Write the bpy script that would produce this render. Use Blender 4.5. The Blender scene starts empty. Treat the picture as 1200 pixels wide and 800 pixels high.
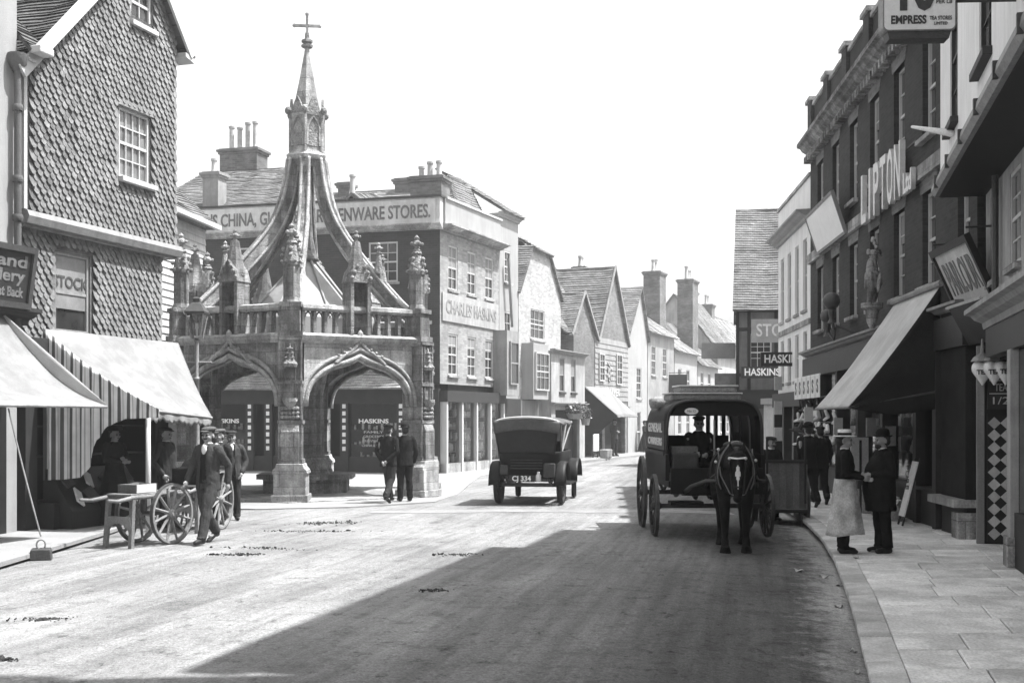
import bpy, math, random
from mathutils import Vector, Matrix, Euler
random.seed(11)
R = math.radians
PI = math.pi
sc = bpy.context.scene
COL = sc.collection

# ---------------------------------------------------------------- camera
CAM_H = 1.85
cam_d = bpy.data.cameras.new('camera')
cam = bpy.data.objects.new('camera', cam_d)
COL.objects.link(cam)
cam.location = (0, 0, CAM_H)
cam.rotation_euler = (R(90), 0, 0)
cam_d.sensor_width = 36.0
cam_d.lens = 42.0
cam_d.shift_y = 0.075
cam_d.clip_start = 0.1
cam_d.clip_end = 2000
sc.camera = cam

# ---------------------------------------------------------------- sky and sun
SUN_EL, SUN_AZ = 63.5, 86.0          # azimuth measured from +Y (view direction) towards +X (right)
world = bpy.data.worlds.new('World')
sc.world = world
world.use_nodes = True
wn = world.node_tree.nodes
wl = world.node_tree.links
bg = wn['Background']
sky_t = wn.new('ShaderNodeTexSky')
sky_t.sky_type = 'NISHITA'
sky_t.sun_disc = False
sky_t.sun_elevation = R(SUN_EL)
sky_t.sun_rotation = R(SUN_AZ)
sky_t.dust_density = 4.0
sky_t.air_density = 1.0
sep = wn.new('ShaderNodeSeparateColor')          # the plate records the sky by its strongest channel, as a neutral grey
wl.new(sky_t.outputs[0], sep.inputs[0])
mx1 = wn.new('ShaderNodeMath'); mx1.operation = 'MAXIMUM'
wl.new(sep.outputs[2], mx1.inputs[0]); wl.new(sep.outputs[0], mx1.inputs[1])
wl.new(mx1.outputs[0], bg.inputs[0])
bg.inputs[1].default_value = 0.13
sun_d = bpy.data.lights.new('sun', 'SUN')
sun_d.energy = 4.2
sun_d.angle = R(0.5)
sun_d.color = (1.0, 1.0, 1.0)
sun = bpy.data.objects.new('sun', sun_d)
COL.objects.link(sun)
_s = Vector((math.cos(R(SUN_EL)) * math.sin(R(SUN_AZ)), math.cos(R(SUN_EL)) * math.cos(R(SUN_AZ)), math.sin(R(SUN_EL))))
sun.rotation_euler = (-_s).to_track_quat('-Z', 'Y').to_euler()
sun.location = _s * 80
sc.view_settings.view_transform = 'Standard'
sc.view_settings.look = 'None'
sc.view_settings.exposure = 1.35
sc.view_settings.gamma = 1.0
sc.view_settings.use_curve_mapping = False
sc.render.engine = 'CYCLES'
sc.cycles.use_denoising = True
sc.cycles.max_bounces = 6
sc.cycles.diffuse_bounces = 3
sc.cycles.transparent_max_bounces = 12

# ---------------------------------------------------------------- materials (a monochrome plate: greys only)
M = {}
def nodes_of(name):
    m = bpy.data.materials.new(name)
    m.use_nodes = True
    nt = m.node_tree
    return m, nt, nt.nodes, nt.links, nt.nodes['Principled BSDF']

def N(nt, kind, **kw):
    n = nt.nodes.new(kind)
    for k, v in kw.items():
        if k.startswith('i_'):
            n.inputs[k[2:].replace('_', ' ')].default_value = v
        else:
            setattr(n, k, v)
    return n

def math_node(nt, op, a, b):
    n = nt.nodes.new('ShaderNodeMath'); n.operation = op
    for i, v in enumerate((a, b)):
        if isinstance(v, (int, float)): n.inputs[i].default_value = v
        else: nt.links.new(v, n.inputs[i])
    return n.outputs[0]

def noise(nt, vec, scale, detail=4, rough=0.55, stretch=None):
    if stretch:
        mp = N(nt, 'ShaderNodeMapping'); mp.inputs['Scale'].default_value = stretch
        nt.links.new(vec, mp.inputs[0]); vec = mp.outputs[0]
    n = nt.nodes.new('ShaderNodeTexNoise')
    n.inputs['Scale'].default_value = scale
    n.inputs['Detail'].default_value = detail
    n.inputs['Roughness'].default_value = rough
    nt.links.new(vec, n.inputs['Vector'])
    return n.outputs[0]

def spread_node(nt, fac, lo, hi, f0=0.3, f1=0.7):
    n = nt.nodes.new('ShaderNodeMapRange')
    n.inputs[1].default_value = f0; n.inputs[2].default_value = f1
    n.inputs[3].default_value = lo; n.inputs[4].default_value = hi
    nt.links.new(fac, n.inputs[0])
    return n.outputs[0]

def mat(name, base, rough=0.8, var=0.18, scale=3.0, fine=0.12, fscale=45.0, bump=0.25, bscale=60.0,
        stain=0.0, streak=0.0, spec=0.3, metallic=0.0, pattern=None, pscale=1.0, dist=0.02, pw=(0.23, 0.075, 0.008), mortar=1.5, use_uv=False, bstr=0.5, aniso=None, ovar=0.0):
    """Grey procedural surface: broad and fine mottling, stains, rain streaks, optional brick / tile pattern, bump."""
    m, nt, nd, ln, p = nodes_of(name)
    tc = nd.new('ShaderNodeTexCoord')
    oi = nd.new('ShaderNodeObjectInfo')
    co = tc.outputs['UV'] if use_uv else tc.outputs['Object']
    obj = tc.outputs['Object']
    # every object gets its own slice of the noise
    off = N(nt, 'ShaderNodeVectorMath', operation='ADD')
    rnd = math_node(nt, 'MULTIPLY', oi.outputs['Random'], 37.0)
    ln.new(obj, off.inputs[0]); ln.new(rnd, off.inputs[1])
    vec = off.outputs[0]
    val = spread_node(nt, noise(nt, vec, scale, 5, 0.6, aniso), 1 - var, 1 + var)
    val = math_node(nt, 'MULTIPLY', val, spread_node(nt, noise(nt, vec, fscale, 3), 1 - fine, 1 + fine))
    if ovar: val = math_node(nt, 'MULTIPLY', val, spread_node(nt, oi.outputs['Random'], 1 - ovar, 1 + ovar, 0.0, 1.0))
    if stain:
        s = spread_node(nt, noise(nt, vec, 1.3, 6, 0.7), 1 - stain, 1.0, 0.42, 0.6)
        val = math_node(nt, 'MULTIPLY', val, s)
    if streak:
        s = spread_node(nt, noise(nt, vec, 6.0, 4, 0.6, (1.0, 1.0, 0.12)), 1 - streak, 1.0, 0.4, 0.62)
        val = math_node(nt, 'MULTIPLY', val, s)
    height = noise(nt, vec, bscale, 4)
    if pattern:
        b = nd.new('ShaderNodeTexBrick')
        b.inputs['Color1'].default_value = (0.78, 0.78, 0.78, 1)
        b.inputs['Color2'].default_value = (1.22, 1.22, 1.22, 1)
        b.inputs['Mortar'].default_value = (mortar, mortar, mortar, 1)
        b.inputs['Scale'].default_value = 1.0
        b.inputs['Brick Width'].default_value = pw[0] * pscale
        b.inputs['Row Height'].default_value = pw[1] * pscale
        b.inputs['Mortar Size'].default_value = pw[2] * pscale
        b.inputs['Mortar Smooth'].default_value = 0.3
        b.inputs['Bias'].default_value = 0.0
        if use_uv:
            ln.new(co, b.inputs['Vector'])
        else:
            sx = nd.new('ShaderNodeSeparateXYZ'); ln.new(obj, sx.inputs[0])
            cx = nd.new('ShaderNodeCombineXYZ')
            ln.new(math_node(nt, 'ADD', sx.outputs[0], sx.outputs[1]), cx.inputs[0])
            ln.new(sx.outputs[2], cx.inputs[1])
            ln.new(cx.outputs[0], b.inputs['Vector'])
        bwn = nd.new('ShaderNodeRGBToBW'); ln.new(b.outputs['Color'], bwn.inputs[0])
        val = math_node(nt, 'MULTIPLY', val, bwn.outputs[0])
        height = math_node(nt, 'SUBTRACT', height, math_node(nt, 'MULTIPLY', b.outputs['Fac'], 2.0))
    val = math_node(nt, 'MULTIPLY', val, base)
    cc = nd.new('ShaderNodeCombineColor')
    for i in range(3): ln.new(val, cc.inputs[i])
    ln.new(cc.outputs[0], p.inputs['Base Color'])
    p.inputs['Roughness'].default_value = rough
    p.inputs['Metallic'].default_value = metallic
    p.inputs['Specular IOR Level'].default_value = spec
    if bump:
        bn = nd.new('ShaderNodeBump')
        bn.inputs['Strength'].default_value = bstr
        bn.inputs['Distance'].default_value = dist * bump * 4
        ln.new(height, bn.inputs['Height'])
        ln.new(bn.outputs[0], p.inputs['Normal'])
    M[name] = m
    return m

def mat_glass(name, base=0.03, rough=0.06):
    m, nt, nd, ln, p = nodes_of(name)
    tc = nd.new('ShaderNodeTexCoord')
    n = noise(nt, tc.outputs['Object'], 1.7, 2)
    cc = nd.new('ShaderNodeCombineColor')
    v = spread_node(nt, n, base * 0.5, base * 1.8)
    for i in range(3): ln.new(v, cc.inputs[i])
    ln.new(cc.outputs[0], p.inputs['Base Color'])
    p.inputs['Roughness'].default_value = rough
    p.inputs['Specular IOR Level'].default_value = 0.5
    bn = nd.new('ShaderNodeBump'); bn.inputs['Strength'].default_value = 0.15; bn.inputs['Distance'].default_value = 0.02
    ln.new(noise(nt, tc.outputs['Object'], 2.5, 2), bn.inputs['Height']); ln.new(bn.outputs[0], p.inputs['Normal'])
    M[name] = m

def mat_clear(name):
    m, nt, nd, ln, p = nodes_of(name)
    tr = nd.new('ShaderNodeBsdfTransparent'); tr.inputs[0].default_value = (0.86, 0.86, 0.86, 1)
    gl = nd.new('ShaderNodeBsdfGlossy'); gl.inputs['Roughness'].default_value = 0.04
    fr = nd.new('ShaderNodeFresnel'); fr.inputs[0].default_value = 1.5
    mx = nd.new('ShaderNodeMixShader')
    ln.new(fr.outputs[0], mx.inputs[0]); ln.new(tr.outputs[0], mx.inputs[1]); ln.new(gl.outputs[0], mx.inputs[2])
    ln.new(mx.outputs[0], nd['Material Output'].inputs[0])
    M[name] = m

def mat_stripe(name, a, b, period, duty=0.5):
    """Woven striped canvas, stripes run down the cloth (UV.x in metres)."""
    m, nt, nd, ln, p = nodes_of(name)
    tc = nd.new('ShaderNodeTexCoord')
    sx = nd.new('ShaderNodeSeparateXYZ'); ln.new(tc.outputs['UV'], sx.inputs[0])
    f = math_node(nt, 'FRACT', math_node(nt, 'DIVIDE', sx.outputs[0], period), 0)
    w = math_node(nt, 'LESS_THAN', f, duty)
    f2 = math_node(nt, 'FRACT', math_node(nt, 'DIVIDE', sx.outputs[0], period / 2), 0)
    w2 = math_node(nt, 'MULTIPLY', math_node(nt, 'LESS_THAN', f2, 0.22), 0.5)
    t = math_node(nt, 'MAXIMUM', w, w2)
    v = math_node(nt, 'ADD', math_node(nt, 'MULTIPLY', t, b - a), a)
    v = math_node(nt, 'MULTIPLY', v, spread_node(nt, noise(nt, tc.outputs['Object'], 4.0, 4), 0.85, 1.1))
    cc = nd.new('ShaderNodeCombineColor')
    for i in range(3): ln.new(v, cc.inputs[i])
    ln.new(cc.outputs[0], p.inputs['Base Color'])
    p.inputs['Roughness'].default_value = 0.9
    p.inputs['Specular IOR Level'].default_value = 0.1
    M[name] = m

BR = dict(pattern='brick', pw=(0.225, 0.075, 0.006))
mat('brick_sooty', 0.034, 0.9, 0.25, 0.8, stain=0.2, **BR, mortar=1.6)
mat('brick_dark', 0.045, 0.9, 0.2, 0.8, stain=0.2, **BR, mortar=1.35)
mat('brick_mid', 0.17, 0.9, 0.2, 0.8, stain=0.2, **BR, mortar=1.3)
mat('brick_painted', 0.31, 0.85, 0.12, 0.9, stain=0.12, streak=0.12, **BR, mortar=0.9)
mat('brick_pale', 0.40, 0.85, 0.14, 0.9, stain=0.15, **BR, mortar=0.85)
mat('brick_chimney', 0.16, 0.9, 0.25, 2.0, stain=0.3, **BR, mortar=1.2)
mat('plaster_white_shade', 0.82, 0.85, 0.05, 1.2, fine=0.04, stain=0.05, streak=0.12, bump=0.15)  # lighter copy of the white plaster, brightened for fronts standing in shade
mat('plaster_white', 0.33, 0.85, 0.05, 1.2, fine=0.04, stain=0.07, streak=0.1, bump=0.15)  # the same white, toned down for the sunlit walls
mat('plaster_old', 0.42, 0.9, 0.12, 1.2, fine=0.06, stain=0.2, streak=0.2, bump=0.3)
mat('render_grey', 0.3, 0.9, 0.12, 1.2, fine=0.06, stain=0.2, streak=0.2, bump=0.3)
mat('render_dark', 0.16, 0.9, 0.15, 1.2, fine=0.06, stain=0.2, streak=0.2, bump=0.3)
mat('stone', 0.40, 0.9, 0.28, 2.2, fine=0.25, fscale=30, stain=0.5, streak=0.4, bump=0.8, bscale=35, bstr=0.8, pattern='ashlar', pw=(0.55, 0.3, 0.007), mortar=0.55)
mat('stone_pale', 0.54, 0.9, 0.22, 2.2, fine=0.2, fscale=30, stain=0.4, streak=0.3, bump=0.8, bscale=35, bstr=0.8, pattern='ashlar', pw=(0.62, 0.34, 0.006), mortar=0.6)
mat('stone_carved', 0.36, 0.9, 0.35, 6, fine=0.3, fscale=40, stain=0.4, bump=1.2, bscale=22, bstr=1.0)
mat('lead', 0.30, 0.6, 0.15, 2.0, fine=0.08, stain=0.2, bump=0.2, spec=0.4)
TL = dict(pattern='tile', use_uv=True)
mat('roof_tile', 0.2, 0.9, 0.3, 1.1, fine=0.2, stain=0.3, **TL, pw=(0.17, 0.1, 0.006), mortar=0.45)
mat('roof_tile_dark', 0.11, 0.9, 0.3, 1.1, fine=0.2, stain=0.3, **TL, pw=(0.17, 0.1, 0.006), mortar=0.4)
mat('roof_tile_pale', 0.3, 0.9, 0.25, 1.1, fine=0.2, stain=0.3, **TL, pw=(0.17, 0.1, 0.006), mortar=0.5)
mat('hung_tile', 0.175, 0.85, 0.32, 6.0, fine=0.25, fscale=14, stain=0.25, bump=0.4, ovar=0.28)
mat('timber_white', 0.5, 0.55, 0.05, 3, fine=0.05, streak=0.08, bump=0.1)
mat('timber_grey', 0.26, 0.7, 0.15, 3, fine=0.1, streak=0.2, bump=0.2, aniso=(1, 1, 0.2))
mat('timber_dark', 0.03, 0.6, 0.2, 3, fine=0.15, bump=0.15)
mat('timber_black', 0.018, 0.5, 0.2, 3, fine=0.15, bump=0.1)
mat('weatherboard', 0.6, 0.8, 0.1, 1.5, fine=0.08, streak=0.2, stain=0.1, bump=0.2)
mat('planks_worn', 0.2, 0.8, 0.25, 4, ovar=0.25, fine=0.2, stain=0.3, bump=0.4, aniso=(1, 1, 0.15))
mat('canvas_white', 0.25, 0.95, 0.10, 1.3, fine=0.06, stain=0.16, streak=0.1, bump=0.3, spec=0.1)
mat('canvas_grey', 0.42, 0.95, 0.1, 2, fine=0.05, stain=0.12, bump=0.2, spec=0.1)
mat('canvas_dark', 0.026, 0.95, 0.25, 2, fine=0.1, stain=0.2, bump=0.3, spec=0.1)
mat('canvas_tan', 0.55, 0.95, 0.1, 2, fine=0.06, stain=0.15, bump=0.2, spec=0.1)
mat('iron', 0.05, 0.5, 0.3, 8, fine=0.2, bump=0.2, spec=0.5)
mat('iron_grey', 0.22, 0.55, 0.2, 8, fine=0.2, bump=0.2, spec=0.5)
mat('white_paint', 0.8, 0.5, 0.05, 4, fine=0.04, bump=0.08)
mat('gilt', 0.55, 0.4, 0.15, 6, fine=0.1, bump=0.1, spec=0.6)
mat('sign_dark', 0.03, 0.5, 0.2, 3, fine=0.1, bump=0.1)
mat('sign_grey', 0.3, 0.6, 0.1, 3, fine=0.1, stain=0.15, bump=0.1)
mat('sign_pale', 0.62, 0.6, 0.08, 2.5, fine=0.08, stain=0.2, streak=0.15, bump=0.1)
mat('letter_dark', 0.06, 0.6, 0.2, 5, bump=0.05)
mat('letter_mid', 0.15, 0.7, 0.35, 7, fine=0.3, stain=0.3, bump=0.05)
mat('letter_grey', 0.16, 0.6, 0.3, 5, bump=0.05)
mat('letter_pale', 0.55, 0.6, 0.15, 5, bump=0.05)
mat('cloth_black', 0.012, 0.9, 0.3, 12, fine=0.2, fscale=90, bump=0.3, spec=0.12)
mat('cloth_dark', 0.03, 0.9, 0.3, 12, fine=0.2, fscale=90, bump=0.3, spec=0.12)
mat('cloth_grey', 0.05, 0.9, 0.25, 12, fine=0.2, fscale=90, bump=0.3, spec=0.12)
mat('cloth_mid', 0.085, 0.9, 0.25, 12, fine=0.2, fscale=90, bump=0.3, spec=0.12)
mat('cloth_white', 0.7, 0.9, 0.12, 9, fine=0.1, fscale=60, bump=0.3, spec=0.1)
mat('apron_cloth', 0.62, 0.95, 0.3, 5, fine=0.15, fscale=40, stain=0.35, bump=0.6, spec=0.1)
mat('straw', 0.72, 0.8, 0.1, 20, fine=0.15, fscale=150, bump=0.3)
mat('skin', 0.28, 0.6, 0.12, 9, fine=0.06, bump=0.05)
mat('skin_dark', 0.06, 0.7, 0.2, 9, bump=0.05)
mat('hair_dark', 0.03, 0.7, 0.3, 30, bump=0.4)
mat('leather', 0.014, 0.5, 0.3, 8, fine=0.2, bump=0.25, spec=0.3)
mat('leather_brown', 0.06, 0.5, 0.25, 8, fine=0.2, bump=0.25, spec=0.4)
mat('coach_paint', 0.013, 0.5, 0.4, 3, fine=0.2, stain=0.3, bump=0.1, spec=0.2)
mat('coach_paint_mid', 0.06, 0.55, 0.3, 3, fine=0.2, stain=0.3, bump=0.1, spec=0.2)
mat('wheel_paint', 0.24, 0.6, 0.2, 6, fine=0.15, stain=0.2, bump=0.2)
mat('wheel_dark', 0.035, 0.6, 0.3, 6, fine=0.2, bump=0.2)
mat('horse_coat', 0.008, 0.6, 0.5, 7, fine=0.4, fscale=90, bump=0.5, spec=0.14)
mat('horse_white', 0.6, 0.7, 0.1, 9, bump=0.1)
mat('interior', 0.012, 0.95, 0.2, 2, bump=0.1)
mat('pot_clay', 0.4, 0.85, 0.2, 4, fine=0.15, stain=0.3, bump=0.2)
mat('paper', 0.75, 0.8, 0.06, 6, bump=0.05)
mat('china', 0.8, 0.25, 0.05, 5, bump=0.02, spec=0.5)
mat('china_dark', 0.12, 0.3, 0.2, 5, bump=0.02, spec=0.5)
mat('wicker', 0.28, 0.85, 0.3, 30, fine=0.3, fscale=120, bump=0.8)
mat('leaf', 0.09, 0.7, 0.4, 9, fine=0.2, bump=0.1)
mat('flower', 0.5, 0.7, 0.3, 9, bump=0.1)
mat('dung', 0.035, 0.95, 0.3, 20, fine=0.3, bump=0.6)
mat('kerb_stone', 0.62, 0.85, 0.18, 3, ovar=0.1, fine=0.18, fscale=50, stain=0.3, bump=0.4)
mat('flagstone', 0.8, 0.85, 0.16, 1.6, fine=0.2, fscale=40, stain=0.3, bump=0.7, bscale=22, ovar=0.13)
mat('pavement_pale', 0.27, 0.9, 0.1, 0.6, fine=0.08, fscale=30, stain=0.14, bump=0.3)
mat('sett', 0.25, 0.85, 0.15, 4, fine=0.15, stain=0.2, bump=0.4)
mat('earth', 0.3, 0.95, 0.15, 0.3, fine=0.1, bump=0.3)
mat('gutter_silt', 0.42, 0.95, 0.3, 4, fine=0.35, fscale=22, stain=0.6, bump=0.7)
mat_glass('glass_dark', 0.03)
mat_glass('glass_grey', 0.14, 0.1)
mat_clear('glass_clear')
mat_stripe('canvas_stripe', 0.72, 0.1, 0.16, 0.3)

def mat_road():
    """Rolled, dusty macadam: wheel ruts along the street, damp and manure smears, trodden patches, grit relief."""
    m, nt, nd, ln, p = nodes_of('road_macadam')
    tc = nd.new('ShaderNodeTexCoord'); o = tc.outputs['Object']
    mp = N(nt, 'ShaderNodeMapping'); mp.inputs['Rotation'].default_value = (0, 0, R(12)); ln.new(o, mp.inputs[0]); ro = mp.outputs[0]
    a = spread_node(nt, noise(nt, o, 0.35, 5, 0.6), 0.8, 1.18)
    b = spread_node(nt, noise(nt, ro, 1.6, 6, 0.65, (1.0, 0.10, 1.0)), 0.66, 1.22)
    b2 = spread_node(nt, noise(nt, ro, 7.0, 4, 0.6, (1.0, 0.05, 1.0)), 0.78, 1.12)
    c = spread_node(nt, noise(nt, o, 20.0, 5, 0.8), 0.68, 1.28)
    d = spread_node(nt, noise(nt, o, 2.6, 7, 0.75), 0.55, 1.0, 0.30, 0.48)
    e = spread_node(nt, noise(nt, o, 60.0, 3, 0.6), 0.70, 1.26)
    dk = spread_node(nt, noise(nt, o, 7.0, 6, 0.75, (1.0, 0.6, 1.0)), 0.3, 1.0, 0.30, 0.43)
    v = a
    for q in (b, b2, c, d, e, dk): v = math_node(nt, 'MULTIPLY', v, q)
    # uneven darker band along the right-hand side of the way
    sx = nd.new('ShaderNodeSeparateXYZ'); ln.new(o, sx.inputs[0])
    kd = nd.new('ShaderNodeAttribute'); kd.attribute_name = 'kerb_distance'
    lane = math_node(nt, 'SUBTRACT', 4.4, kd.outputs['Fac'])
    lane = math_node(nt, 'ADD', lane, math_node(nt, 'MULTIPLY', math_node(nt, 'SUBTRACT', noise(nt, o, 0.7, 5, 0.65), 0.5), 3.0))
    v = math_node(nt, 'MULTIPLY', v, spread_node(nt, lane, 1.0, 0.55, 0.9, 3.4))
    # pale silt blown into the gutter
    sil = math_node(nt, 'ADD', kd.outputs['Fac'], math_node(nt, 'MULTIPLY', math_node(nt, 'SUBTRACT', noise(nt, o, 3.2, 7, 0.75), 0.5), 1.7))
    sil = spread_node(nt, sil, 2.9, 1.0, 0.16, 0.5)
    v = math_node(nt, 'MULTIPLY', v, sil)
    v = math_node(nt, 'MULTIPLY', v, 0.275)
    cc = nd.new('ShaderNodeCombineColor')
    for i in range(3): ln.new(v, cc.inputs[i])
    ln.new(cc.outputs[0], p.inputs['Base Color'])
    p.inputs['Roughness'].default_value = 0.95
    p.inputs['Specular IOR Level'].default_value = 0.13
    bn = nd.new('ShaderNodeBump'); bn.inputs['Strength'].default_value = 0.75; bn.inputs['Distance'].default_value = 0.04
    h = math_node(nt, 'ADD', noise(nt, o, 38.0, 4, 0.7), noise(nt, ro, 5.0, 4, 0.6, (1.0, 0.15, 1.0)))
    h = math_node(nt, 'ADD', h, noise(nt, o, 11.0, 5, 0.7))
    ln.new(h, bn.inputs['Height']); ln.new(bn.outputs[0], p.inputs['Normal'])
    M['road_macadam'] = m
mat_road()

# ---------------------------------------------------------------- mesh helpers
class MB:
    """Collects shapes, then builds ONE mesh object."""
    def __init__(s): s.v = []; s.f = []; s.uv = {}; s.mi = {}
    def add(s, vs, fs, uvs=None, mi=0):
        n = len(s.v); s.v += [tuple(a) for a in vs]
        for i, f in enumerate(fs):
            if uvs: s.uv[len(s.f)] = uvs[i]
            if mi: s.mi[len(s.f)] = mi
            s.f.append([a + n for a in f])
        return s
    def box(s, x0, x1, y0, y1, z0, z1, mi=0):
        vs = [(x0,y0,z0),(x1,y0,z0),(x1,y1,z0),(x0,y1,z0),(x0,y0,z1),(x1,y0,z1),(x1,y1,z1),(x0,y1,z1)]
        return s.add(vs, [(3,2,1,0),(4,5,6,7),(0,1,5,4),(1,2,6,5),(2,3,7,6),(3,0,4,7)], mi=mi)
    def obox(s, c, half, rot):
        """oriented box: rot = Euler tuple"""
        e = Euler(rot).to_matrix(); c = Vector(c); vs = []
        for dz in (-1, 1):
            for dx, dy in ((-1,-1),(1,-1),(1,1),(-1,1)):
                vs.append(c + e @ Vector((dx*half[0], dy*half[1], dz*half[2])))
        return s.add(vs, [(3,2,1,0),(4,5,6,7),(0,1,5,4),(1,2,6,5),(2,3,7,6),(3,0,4,7)])
    def bar(s, p0, p1, w, h=None):
        """rectangular bar between two points"""
        h = h or w; p0 = Vector(p0); p1 = Vector(p1); d = (p1 - p0).normalized()
        up = Vector((0,0,1)) if abs(d.z) < 0.95 else Vector((0,1,0))
        a = d.cross(up).normalized(); b = a.cross(d).normalized(); vs = []
        for p in (p0, p1):
            for i, j in ((-1,-1),(1,-1),(1,1),(-1,1)): vs.append(p + a*i*w/2 + b*j*h/2)
        return s.add(vs, [(3,2,1,0),(4,5,6,7),(0,1,5,4),(1,2,6,5),(2,3,7,6),(3,0,4,7)])
    def prism(s, pts, y0, y1, axis='y'):
        """polygon in (x,z) extruded along y (or (y,z) along x, or (x,y) along z)"""
        n = len(pts)
        if axis == 'y': mk = lambda p, t: (p[0], t, p[1])
        elif axis == 'x': mk = lambda p, t: (t, p[0], p[1])
        else: mk = lambda p, t: (p[0], p[1], t)
        vs = [mk(p, y0) for p in pts] + [mk(p, y1) for p in pts]
        fs = [list(range(n)), list(range(2*n-1, n-1, -1))]
        for i in range(n): fs.append([i, i+n, (i+1) % n + n, (i+1) % n])
        return s.add(vs, fs)
    def lathe(s, prof, seg=12, c=(0,0,0), a0=0.0, a1=2*PI, cap=True, phase=0.0):
        full = abs(a1 - a0 - 2*PI) < 1e-6
        m = seg if full else seg + 1; vs = []
        for r, z in prof:
            for i in range(m):
                a = a0 + (a1 - a0) * i / seg + phase
                vs.append((c[0] + r*math.cos(a), c[1] + r*math.sin(a), c[2] + z))
        fs = []
        for j in range(len(prof) - 1):
            for i in range(seg):
                k = (i+1) % m if full else i+1
                fs.append((j*m+i, j*m+k, (j+1)*m+k, (j+1)*m+i))
        if cap and full:
            fs.append(list(range(m-1, -1, -1))); fs.append([ (len(prof)-1)*m + i for i in range(m)])
        return s.add(vs, fs)
    def cyl(s, p0, p1, r0, r1=None, seg=8, cap=True):
        r1 = r0 if r1 is None else r1
        return s.tube([p0, p1], [r0, r1], seg, cap)
    def tube(s, path, r, seg=8, cap=True, closed=False):
        P = [Vector(p) for p in path]; n = len(P)
        rr = r if isinstance(r, (list, tuple)) else [r]*n
        vs = []; prev = None
        for i, p in enumerate(P):
            if closed: d = (P[(i+1) % n] - P[i-1]).normalized()
            else: d = (P[min(i+1, n-1)] - P[max(i-1, 0)]).normalized()
            if prev is None:
                up = Vector((0,0,1)) if abs(d.z) < 0.9 else Vector((1,0,0))
                a = d.cross(up).normalized()
            else:
                a = (prev - d * prev.dot(d)).normalized()
            prev = a; b = d.cross(a)
            for k in range(seg):
                t = 2*PI*k/seg
                vs.append(p + (a*math.cos(t) + b*math.sin(t)) * rr[i])
        fs = []
        for i in range(n if closed else n-1):
            j = (i+1) % n
            for k in range(seg):
                l = (k+1) % seg
                fs.append((i*seg+k, i*seg+l, j*seg+l, j*seg+k))
        if cap and not closed:
            fs.append(list(range(seg-1, -1, -1))); fs.append([(n-1)*seg+k for k in range(seg)])
        return s.add(vs, fs)
    def ell(s, c, r, rot=(0,0,0), seg=12, rings=8):
        e = Euler(rot).to_matrix(); c = Vector(c); r = (r, r, r) if isinstance(r, (int, float)) else r
        vs = [c + e @ Vector((0,0,-r[2]))]
        for j in range(1, rings):
            t = -PI/2 + PI*j/rings
            for k in range(seg):
                a = 2*PI*k/seg
                vs.append(c + e @ Vector((r[0]*math.cos(t)*math.cos(a), r[1]*math.cos(t)*math.sin(a), r[2]*math.sin(t))))
        vs.append(c + e @ Vector((0,0,r[2])))
        fs = [(0, 1+(k+1) % seg, 1+k) for k in range(seg)]
        for j in range(rings-2):
            for k in range(seg):
                l = (k+1) % seg
                fs.append((1+j*seg+k, 1+j*seg+l, 1+(j+1)*seg+l, 1+(j+1)*seg+k))
        b = 1 + (rings-2)*seg; t = len(vs)-1
        fs += [(b+k, b+(k+1) % seg, t) for k in range(seg)]
        return s.add(vs, fs)
    def cap(s, p0, p1, r0, r1, seg=10):
        """tapered capsule"""
        p0 = Vector(p0); p1 = Vector(p1); d = (p1-p0)
        if d.length < 1e-5: return s.ell(p0, max(r0, r1))
        d.normalize()
        pts = [p0 - d*r0*0.97, p0 - d*r0*0.7, p0, p1, p1 + d*r1*0.7, p1 + d*r1*0.97]
        return s.tube(pts, [r0*0.24, r0*0.72, r0, r1, r1*0.72, r1*0.24], seg)
    def chain(s, pts, rs, seg=10):
        for i in range(len(pts)-1): s.cap(pts[i], pts[i+1], rs[i], rs[i+1], seg)
        return s
    def grid(s, fn, nu, nv, uvfn=None):
        vs = [fn(i/nu, j/nv) for j in range(nv+1) for i in range(nu+1)]
        fs = []; uv = []
        for j in range(nv):
            for i in range(nu):
                a = j*(nu+1)+i
                fs.append((a, a+1, a+nu+2, a+nu+1))
                if uvfn: uv.append([uvfn(i/nu, j/nv), uvfn((i+1)/nu, j/nv), uvfn((i+1)/nu, (j+1)/nv), uvfn(i/nu, (j+1)/nv)])
        return s.add(vs, fs, uv if uvfn else None)
    def mesh(s, name, mats, smooth=False):
        me = bpy.data.meshes.new(name)
        me.from_pydata(s.v, [], s.f)
        if s.uv:
            L = me.uv_layers.new(name='UVMap')
            for p in me.polygons:
                if p.index in s.uv:
                    for k, li in enumerate(p.loop_indices): L.data[li].uv = s.uv[p.index][k]
        for m in (mats if isinstance(mats, (list, tuple)) else [mats]): me.materials.append(M[m])
        if s.mi:
            for i, m in s.mi.items(): me.polygons[i].material_index = m
        if smooth is True: me.polygons.foreach_set('use_smooth', [True]*len(me.polygons))
        me.update()
        return me
    def build(s, name, mats, parent=None, smooth=False, bevel=0.0, loc=None, rot=None, solid=0.0, autosmooth=False):
        me = s.mesh(name, mats, smooth or autosmooth)
        if autosmooth:
            try: me.set_sharp_from_angle(angle=R(40))
            except Exception: pass
        return link(name, me, parent, bevel, loc, rot, solid)

def link(name, me, parent=None, bevel=0.0, loc=None, rot=None, solid=0.0):
    o = bpy.data.objects.new(name, me)
    COL.objects.link(o)
    if parent is not None: o.parent = parent
    if loc is not None: o.location = loc
    if rot is not None: o.rotation_euler = rot
    if solid:
        md = o.modifiers.new('thickness', 'SOLIDIFY'); md.thickness = solid; md.offset = 0
    if bevel:
        md = o.modifiers.new('edge', 'BEVEL'); md.width = bevel; md.segments = 2; md.limit_method = 'ANGLE'
        md.harden_normals = False
    return o

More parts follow.
